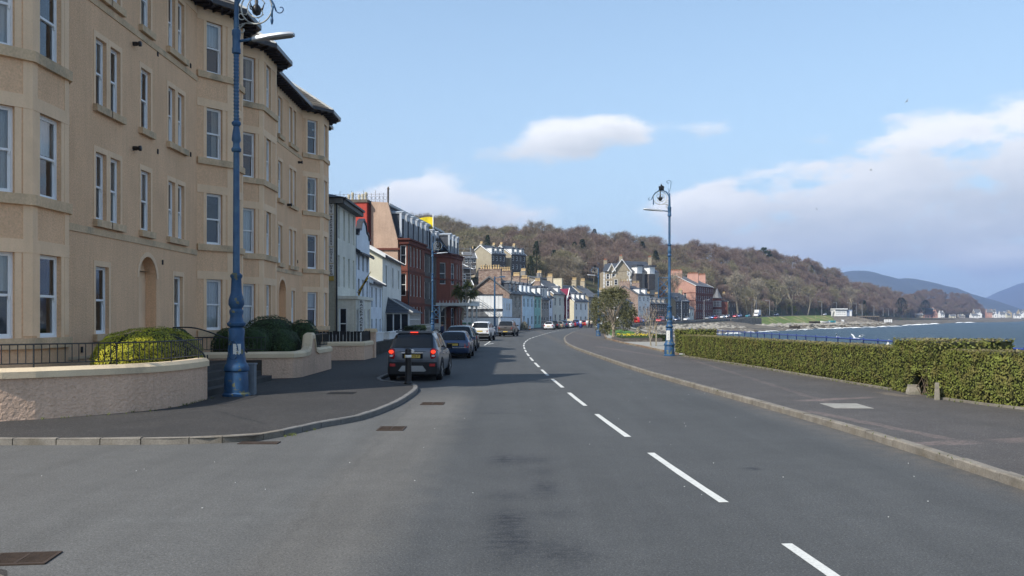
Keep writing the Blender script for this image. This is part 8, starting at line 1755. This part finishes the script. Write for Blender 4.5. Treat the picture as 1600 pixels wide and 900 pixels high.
# ---- village across the bay: every house its own
rg = random.Random(77); vill = [(1398, 1000, 8, 7, 'c'), (1406, 1010, 8, 5, 'b'), (1417, 1060, 9, 9, 'g'), (1426, 1080, 8, 8, 'w'), (1437, 1120, 10, 9, 'b'), (1473, 1180, 6, 12, 'w'), (1480, 1190, 8, 9, 'w'), (1489, 1200, 8, 7, 'c'), (1503, 1330, 9, 6, 'g'), (1512, 1330, 8, 6, 'c'), (1524, 1260, 11, 7, 'w'), (1528, 1380, 10, 14, 'g'), (1538, 1340, 7, 10, 'w'), (1546, 1360, 8, 14, 'r'), (1553, 1370, 8, 14, 'g'), (1561, 1350, 5, 9, 'w'), (1567, 1330, 8, 10, 'w'), (1577, 1340, 6, 8, 'c'), (1586, 1390, 9, 12, 'b'), (1590, 1300, 9, 7, 'w'), (1598, 1380, 9, 13, 'b'), (1610, 1360, 9, 10, 'w'), (1620, 1350, 9, 9, 'g'), (1632, 1360, 9, 9, 'w'), (1645, 1370, 10, 11, 'g')]
words = dict(w='white', c='cream', b='buff stone', g='grey stone', r='pinkish stone'); vm = dict(w=M_whiter, c=M_creamr, b=M_buffst, g=M_greyst, r=M_pinkst)
for k, (u, Y, wpx, hpx, c) in enumerate(vill):
    s = Y/F; zb = zz(498.5 if u < 1500 else 497.5, Y); W = wpx*s; Hh = hpx*s; gable = k % 3 == 0; words_ = 'end on' if gable else 'side on'
    nb = 'by the dark evergreen' if u < 1412 else 'left of the church' if u < 1440 else 'just right of the church' if u < 1495 else 'under the wood end' if u < 1530 else 'amid the far village' if u < 1580 else 'at the far right village edge'
    a = R(80) if gable else R(rg.uniform(-12, 12)); 
    t = house('%s house %s %s, %s' % (words[c], words_, nb, ['with slate roof', 'with two chimneys', 'low and plain', 'tall and narrow', 'set behind a wall'][k % 5]), (xx(u, Y)-W/2, Y), (xx(u, Y)-W/2+(W if not gable else 9)*math.cos(a), Y+(W if not gable else 9)*math.sin(a)), 7 if not gable else W, zb+Hh*.68, zb+Hh, vm[c], M_slateg, floors=2 if hpx > 7 else 1, cols=2, tiny=True, z0=zb, chims=((0, .5, .8), (1, .5, .8)) if k % 5 != 2 else (), pots=0, ww=1.2, wh=1.8, sidewin=((W*.5, Hh*.3, 1.4, 2.0),) if gable else (), name='village_house')
def church():
    Y = 1150; s = Y/F; zb = zz(499, Y); t = house('pinkish stone village church hall with a long slate roof and gabled front', (xx(1444, Y), Y), (xx(1462, Y), Y), 14, zb+8*s, zb+18*s, M_pinkst, M_slateg, floors=1, cols=4, tiny=True, z0=zb, name='church_hall', cat='church', chims=((1, .5, .8),), pots=0, ww=1.2, wh=2.5)
    g = MB(); g.ring([[(13*s, -2.5, -2), (13*s, -2.5, 8*s), (16.5*s, -2.5, 15*s), (20*s, -2.5, 8*s), (20*s, -2.5, -2)], [(13*s, 6, -2), (13*s, 6, 8*s), (16.5*s, 6, 15*s), (20*s, 6, 8*s), (20*s, 6, -2)]]); g.build('gabled_front', M_pinkst, t)
church()
drape('village_shore', [(xx(u, Y), Y, zz(496.5, Y)) for u, Y in ((1395, 1000), (1430, 1080), (1480, 1190), (1530, 1300), (1600, 1340), (1700, 1380))], [(xx(u, Y), Y, -2.1) for u, Y in ((1400, 700), (1440, 780), (1480, 900), (1530, 1040), (1600, 1150), (1720, 1250))], M_shore, rows=6, amp=.8, kind='structure')
# ================================================================ PROMENADE GARDEN, PEOPLE, BIRDS
M_ever = leafm('olive_evergreen_leaf', (.13, .125, .055), (.07, .075, .035), 3); M_trunk = mat('pale_garden_trunk', (.30, .25, .19), .95, .2, 5, .5, 14)
def shelter_tree(label, x, y, R_, h, seed):
    rg_ = random.Random(seed); t = thing('evergreen_tree', label, 'tree', (x, y, .12)); mb = MB(); mb.tube([(0, 0, -.1), (.02, 0, .2), (.04, .03, .9), (-.02, 0, 1.6)], [.26, .17, .16, .15], 9); mb.build('trunk', M_trunk, t, smooth=True)
    lm = MB(); ends = []
    for k in range(9):
        a = k*.7+rg_.random(); e = Vector((math.cos(a)*R_*.65, math.sin(a)*R_*.65, h*rg_.uniform(.55, .85))); lm.tube([(0, 0, 1.3), (e.x*.4, e.y*.4, 1.3+(e.z-1.3)*.6), tuple(e)], [.09, .06, .025], 5); ends.append(e)
    lm.build('limbs', M_trunk, t, kind='stuff'); mb = MB(); cl = []
    for _ in range(66): d = Vector((rg_.gauss(0, 1), rg_.gauss(0, 1), rg_.gauss(.15, .9))).normalized(); cl.append((Vector((d.x*R_*.8, d.y*R_*.8, h-R_*1.1+d.z*R_*.85))*1.0, rg_.uniform(.35, .6)))
    for c, r_ in cl:
        for _ in range(120):
            d = Vector((rg_.gauss(0, 1), rg_.gauss(0, 1), rg_.gauss(0, 1))).normalized(); o_ = c+d*r_*rg_.uniform(.5, 1.1); w = Vector((rg_.gauss(0, 1), rg_.gauss(0, 1), rg_.gauss(0, 1)))*.042; e = d*.12+Vector((rg_.gauss(0, .05), rg_.gauss(0, .05), rg_.gauss(0, .05))); mb.q(o_-w, o_-w*.2+e*.6, o_+e, o_+w)
    mb.build('crown', M_ever, t)
shelter_tree('nearer evergreen of the twin trunked pair with an olive brown crown', 9.75, 85, 2.35, 5.15, 1)
shelter_tree('farther evergreen of the twin trunked pair on the lawn', 12.3, 112, 2.6, 5.9, 2)
# garden edging, lawn, paving, bed, wall
EDGE = [(14.5, 140), (12.6, 121), (10.3, 98), (9.0, 84), (8.75, 70), (8.95, 61), (8.95, 52), (8.9, 47.5)]
mb = MB(); band(mb, EDGE, -.08, .08, .1, .22); mb.build('garden_edging', mat('weathered_brick_edging', (.20, .13, .085), .9, .3, 2, .3, 20, coords='Position', col2=(.25, .22, .16)), PAVR, kind='stuff')
mb = MB(); mb.ring([[(a[0]+.1, a[1], .13), (b, a[1], .13)] for a, b in zip(EDGE, (19, 17.5, 16, 15.6, 15.6, 15.6, 15.6, 15.6))], closed=False); mb.build('garden_paving', M_conc, kind='structure')
mb = MB(); mb.prism([(11.2, 100), (15.2, 104), (17.2, 128), (18.5, 147), (14.7, 139), (12.9, 120)], .125, .2); mb.build('garden_lawn', M_lawn, kind='structure')
t = thing('garden_wall', 'low stone wall curving round the little sea front garden', 'wall', (0, 0, 0)); P = [(12.6, 62), (13.2, 74), (14.4, 92), (16.2, 112), (18.2, 135), (21.5, 165)]
mb = MB(); band(mb, P, -.15, .15, .1, .58); mb.build('wall_face', M_quay, t); mb = MB(); band(mb, P, -.22, .22, .581, .68); mb.build('coping', M_conc, t)
t = thing('flower_bed', 'stone edged flower bed full of yellow daffodils by the pavement', 'flower bed', (10.6, 76, .12)); mb = MB(); mb.box(-1.6, 1.9, -2.5, 3.5, 0, .28); mb.build('bed_edge', M_darkr, t); mb = MB(); mb.box(-1.45, 1.75, -2.35, 3.35, .281, .31); mb.build('soil', M_soil, t)
mb = MB(); rg_ = random.Random(4)
for _ in range(420):
    x, y = rg_.uniform(-1.4, 1.7), rg_.uniform(-2.3, 3.3); h_ = rg_.uniform(.15, .32); a = rg_.random()*6; mb.q((x-.02, y, .3), (x+.02, y, .3), (x+.03*math.cos(a), y+.03, .3+h_), mi=1)
    if rg_.random() < .3: mb.prism([(x+.035*math.cos(a+k*1.57), y+.035*math.sin(a+k*1.57)) for k in range(4)], .3+h_, .34+h_)
mb.build('daffodils', [mat('daffodil_yellow', (.75, .58, .03), .7, .1, 3), M_green], t, kind='stuff')
hedge_box('clipped_hedge', 'low dark clipped hedge at the end of the flower bed', [(13.4, 74.5), (11.9, 74.5)][::-1], .8, .12, .62, 160, .07, m=M_green, top_tan=False)
bush('golden_conifer', 'small golden pointed conifer on the garden lawn', (13.3, 93, .15), (.42, .42, 1.05), M_gold, 1500, .05, 1.5)
o = link('young_tree', bare_tree(51, 3.0, TW[1], M_barkp, .5, 260), None, (9.9, 62, .12), 0, label='slender young bare tree on the paving left of the hedge end lamp post', category='tree')
mb = MB(); mb.box(-.04, .04, -.04, .04, 0, 1.6); mb.build('tree_stake', M_barkp, loc=(10.1, 61.9, .12), label='wooden stake beside the slender young tree', category='stake')
# cordyline by the boarded frontage
t = thing('cabbage_palm', 'spiky cabbage palm with forked trunk before the white boarded frontage', 'palm', (-6.3, 108, 0)); Y = 108; g = lambda u, v: (xx(u, Y)+6.3, 0, zz(v, Y)); mb = MB()
for pts in (((722, 500), (724, 482), (733, 464)), ((724, 482), (718, 470), (714, 462)), ((729, 470), (728, 455), (731, 447))): mb.tube([g(*p) for p in pts], [.2, .16, .1], 6)
mb.build('trunk', M_trunk, t); mb = MB(); rg_ = random.Random(8)
for c in ((735, 462), (713, 458), (731, 446), (722, 462), (739, 459), (716, 450)):
    o_ = Vector(g(*c))
    for _ in range(70): d = Vector((rg_.gauss(0, 1), rg_.gauss(0, 1), rg_.gauss(.2, .8))).normalized(); w = d.orthogonal().normalized()*.05; mb.q(o_-w, o_+w, o_+d*.5+w, o_+d*rg_.uniform(.7, 1.05)+Vector((0, 0, -.12)), o_+d*.5-w)
mb.build('leaf_heads', leafm('palm_leaf', (.08, .11, .03), (.15, .12, .04)), t)
t = thing('wheelie_bin', 'dark blue bin standing at the white wall by the pickup', 'bin', (xx(773, 112), 112, .1)); mb = MB(); mb.ring([[(-.26*s_, -.28*s_, z), (.26*s_, -.28*s_, z), (.26*s_, .28*s_, z), (-.26*s_, .28*s_, z)] for s_, z in ((.85, .05), (1, .98))]); mb.build('bin_body', M_navy, t); mb = MB(); mb.box(-.29, .29, -.33, .31, .981, 1.05); mb.build('lid', M_navy, t)
bush('rounded_bush', 'yellow green bush at the end of the pale blue white wall', (xx(819, 152), 152, 0), (.7, .9, 1.5), M_gold, 900, .1, 2.4)
for k, (u, lab) in enumerate(((824.3, 'left orange traffic cone behind the white hatchback'), (827.6, 'right orange traffic cone behind the white hatchback'))):
    Y = 153; t = thing('traffic_cone', lab, 'cone', (xx(u, Y), Y-k*2, 0), 0, 'orange cones on the road'); mb = MB(); mb.lathe([(.16, .03), (.12, .35), (.05, .78), (.02, .8)], seg=10); mb.build('cone_body', mat('cone_orange', (.75, .25, .02), .6, .05, 3), t, smooth=True); mb = MB(); mb.box(-.22, .22, -.22, .22, 0, .03); mb.build('cone_base', MATS['cone_orange'], t); mb = MB(); mb.lathe([(.135, .3), (.095, .5)], seg=10); mb.build('cone_band', M_wtrim, t)
# ---- people: one skinned body each, clothes and hair as parts
M_skin = mat('skin', (.42, .25, .18), .6, .05, 5)
def person(label, x, y, z, rz, top, legs, hair=(.05, .035, .02), step=.22, skirt=None, h=1.72, arm=.0, bag=None):
    t = thing('person', label, 'person', (x, y, z), rz); k = h/1.72
    V = [(0, 0, .93), (0, 0, 1.12), (0, .01, 1.36), (0, .0, 1.47), (0, .01, 1.56), (0, .02, 1.66)]; Rr = [.135, .12, .145, .055, .09, .085]; E = [(0, 1), (1, 2), (2, 3), (3, 4), (4, 5)]
    for sx, ph in ((-1, 1), (1, -1)):
        b = len(V); s_ = step*ph; V += [(sx*.09, 0, .86), (sx*.1, s_*.5+.03, .47), (sx*.1, s_-.03, .08), (sx*.11, s_+.13, .045)]; Rr += [.09, .06, .042, .04]; E += [(0, b), (b, b+1), (b+1, b+2), (b+2, b+3)]
        b = len(V); a = -ph*.16; V += [(sx*.17, 0, 1.40), (sx*.215, a*.4, 1.13), (sx*.22, a+.08+arm, .90+arm*.6), (sx*.215, a+.11+arm, .80+arm*.7)]; Rr += [.055, .043, .033, .035]; E += [(2, b), (b, b+1), (b+1, b+2), (b+2, b+3)]
        hb = len(V)-1
        for f in range(4): V.append((sx*(.20+.012*f), V[hb][1]+.01*(f-1.5), V[hb][2]-.09+.008*abs(f-1.5))); Rr.append(.009); E.append((hb, len(V)-1))
        V.append((sx*.18, V[hb][1]+.03, V[hb][2]-.04)); Rr.append(.01); E.append((hb, len(V)-1))
    me = bpy.data.meshes.new('body'); me.from_pydata([tuple(c*k for c in v) for v in V], E, []); me.materials.append(M_skin); o = link('body', me, t); m = o.modifiers.new('skin', 'SKIN'); sk = me.skin_vertices[0].data
    for i, r_ in enumerate(Rr): sk[i].radius = (r_*k, r_*k*.85)
    sk[0].use_root = True; o.modifiers.new('sub', 'SUBSURF').levels = 1; o.modifiers['sub'].render_levels = 1
    def tubep(name, pts, r_, m_, seg=9): mb = MB(); mb.tube([tuple(c*k for c in p) for p in pts], [q*k for q in r_], seg); mb.build(name, m_, t, smooth=True)
    mb = MB(); mb.ring([[(rx_*k*math.cos(a), ry_*k*math.sin(a), z_*k) for a in [i*math.pi/6 for i in range(12)]] for z_, rx_, ry_ in ((.84, .17, .125), (1.0, .155, .12), (1.15, .155, .125), (1.36, .19, .13), (1.45, .1, .08))]); mb.build('jacket', top, t, smooth=True)
    for (sx, ph) in ((-1, 1), (1, -1)):
        s_ = step*ph; a = -ph*.16; tubep('sleeve', [(sx*.165, 0, 1.42), (sx*.215, a*.4, 1.13), (sx*.22, a+.08+arm, .91+arm*.6)], [.075, .058, .045], top)
        if not skirt: tubep('trouser_leg', [(sx*.085, 0, .92), (sx*.1, s_*.5+.03, .47), (sx*.1, s_-.03, .1)], [.1, .074, .06], legs)
        tubep('shoe', [(sx*.1, s_-.06, .05), (sx*.11, s_+.08, .05), (sx*.11, s_+.16, .035)], [.045, .05, .03], M_int)
    if skirt: mb = MB(); mb.ring([[(rx_*k*math.cos(a), rx_*k*.8*math.sin(a), z_*k) for a in [i*math.pi/7 for i in range(14)]] for z_, rx_ in ((.98, .16), (.7, .22), (.18, .32))]); mb.build('skirt', skirt, t, smooth=True)
    mb = MB(); mb.ring([[(rx_*k*math.cos(a), (rx_*1.1*math.sin(a)-.02)*k, z_*k) for a in [i*math.pi/6 for i in range(12)]] for z_, rx_ in ((1.57, .098), (1.65, .106), (1.72, .085), (1.755, .03))]); mb.build('hair', mat('hair_%d' % int(hair[0]*1000), hair, .7, .1, 5), t, smooth=True)
    f = MB(); f.ring([[(.0+.012*k*math.cos(a), (.1+.03*j)*k, (1.6+.012*math.sin(a))*k) for a in (0, 2.1, 4.2)] for j in (0, 1)]); f.build('nose', M_skin, t)
    return t
cl = lambda n, c: mat('cloth_'+n, c, .9, .1, 4)
Yp = 176
for u, dy, rz, top, legs, lab, kw in ((907.5, -14, .3, cl('white', (.7, .7, .68)), cl('blue', (.03, .05, .18)), 'person in a white top and long blue skirt at the kerb edge', dict(skirt=cl('blue', (.03, .05, .18)))), (917.5, 0, 3.0, cl('white', (.7, .7, .68)), cl('grey', (.2, .2, .2)), 'person in a white coat walking left of a darkly dressed one', {}),
                                      (921, 2, 3.3, cl('black', (.015, .015, .018)), cl('black', (.015, .015, .018)), 'person dressed all in black between two pale dressed walkers', {}), (924.5, 1, 2.9, cl('cream', (.6, .52, .45)), cl('black', (.015, .015, .018)), 'person in a pale top and black trousers, right of the walking three', {}),
                                      (931.5, -20, 3.1, cl('black', (.015, .015, .018)), cl('pale', (.45, .44, .42)), 'person in a black jacket just left of the far lamp post', {}), (939.5, -18, .2, cl('white', (.7, .7, .68)), cl('black', (.015, .015, .018)), 'person in white just right of the far lamp post', {})):
    Y = Yp+dy; person(lab, xx(u, Y), Y, .12, rz, top, legs, **kw)
person('person in dark and white clothes beside the bronze pickup', xx(801.5, 104), 104, .1, 1.2, cl('black', (.015, .015, .018)), cl('white', (.7, .7, .68)))
person('person in dark clothes between the estate car and the shrub fence', -4.9, 62, .1, 1.4, cl('navy', (.03, .04, .08)), cl('grey', (.2, .2, .2)), arm=.1)
# ---- gulls
M_gw = mat('gull_white', (.72, .72, .70), .8, .1, 5); M_gg = mat('gull_grey', (.22, .23, .25), .8, .1, 5)
def gull(label, x, y, z, rz, roll, s_=1.0, dark=False, up=.25):
    t = thing('gull', label, 'bird', (x, y, z), rz); t.rotation_euler = (0, roll, rz); t.scale = (s_, s_, s_); mb = MB(); mb.tube([(0, -.27, .0), (0, -.16, 0), (0, 0, 0), (0, .14, .01), (0, .22, .02), (0, .28, .0)], [.02, .045, .075, .06, .04, .008], 7); mb.build('body', M_gg if dark else M_gw, t, smooth=True)
    for sx in (1, -1):
        mb = MB(); st = ((0, -.08, .1, 0), (.25, -.05, .11, up*.6), (.45, -.1, .06, up*.7), (.68, -.2, -.12, up*.5)); top = [[(sx*x_, a, z_+.012), (sx*x_, b, z_+.012), (sx*x_, b, z_-.006), (sx*x_, a, z_-.006)] for x_, a, b, z_ in st]; mb.ring(top); mb.build('wing', M_gg if dark else M_gw, t)
    mb = MB(); mb.ring([[(-.03, -.26, 0), (.03, -.26, 0)], [(-.06, -.4, 0), (.06, -.4, 0)]], closed=False); mb.build('tail', M_gw, t)
for u, v, Y, rz, roll, s_, dk, lab in ((1417, 158.5, 120, .4, -.75, .75, True, 'dark bird banking high over the sea on the right'), (1361, 266, 130, 1.2, .1, .7, False, 'gull gliding level below the high bird'), (1276, 327, 260, .8, .3, .8, True, 'tiny distant gull in front of the big cloud'), (1309, 526.5, 85, .6, .5, .75, False, 'white gull low over the water left of the pair'), (1336, 529, 75, 2.0, -.4, 1.0, False, 'larger white gull just above the blue railing'), (1388, 538, 60, 1.0, .8, .6, False, 'gull skimming just left of the raised hedge'), (1345, 526, 90, 1.6, 0.1, .8, False, 'gull flying just beyond the railing gull')):
    gull(lab, xx(u, Y), Y, zz(v, Y), rz, roll, s_, dk)
# ---- the air: one even box of haze round everything
hz = bpy.data.materials.new('haze_air'); hz.use_nodes = True; nt = hz.node_tree; nt.nodes.clear(); o_ = nt.nodes.new('ShaderNodeOutputMaterial'); pv = nt.nodes.new('ShaderNodeVolumePrincipled'); nt.links.new(pv.outputs[0], o_.inputs['Volume'])
pv.inputs['Color'].default_value = (.38, .54, .9, 1); pv.inputs['Density'].default_value = 1.5e-4; pv.inputs['Anisotropy'].default_value = .0
mb = MB(); mb.box(-4000, 9500, -900, 10600, -8, 560); mb.build('haze', hz, kind='stuff')
SC.cycles.volume_max_steps = 64; SC.cycles.volume_bounces = 0
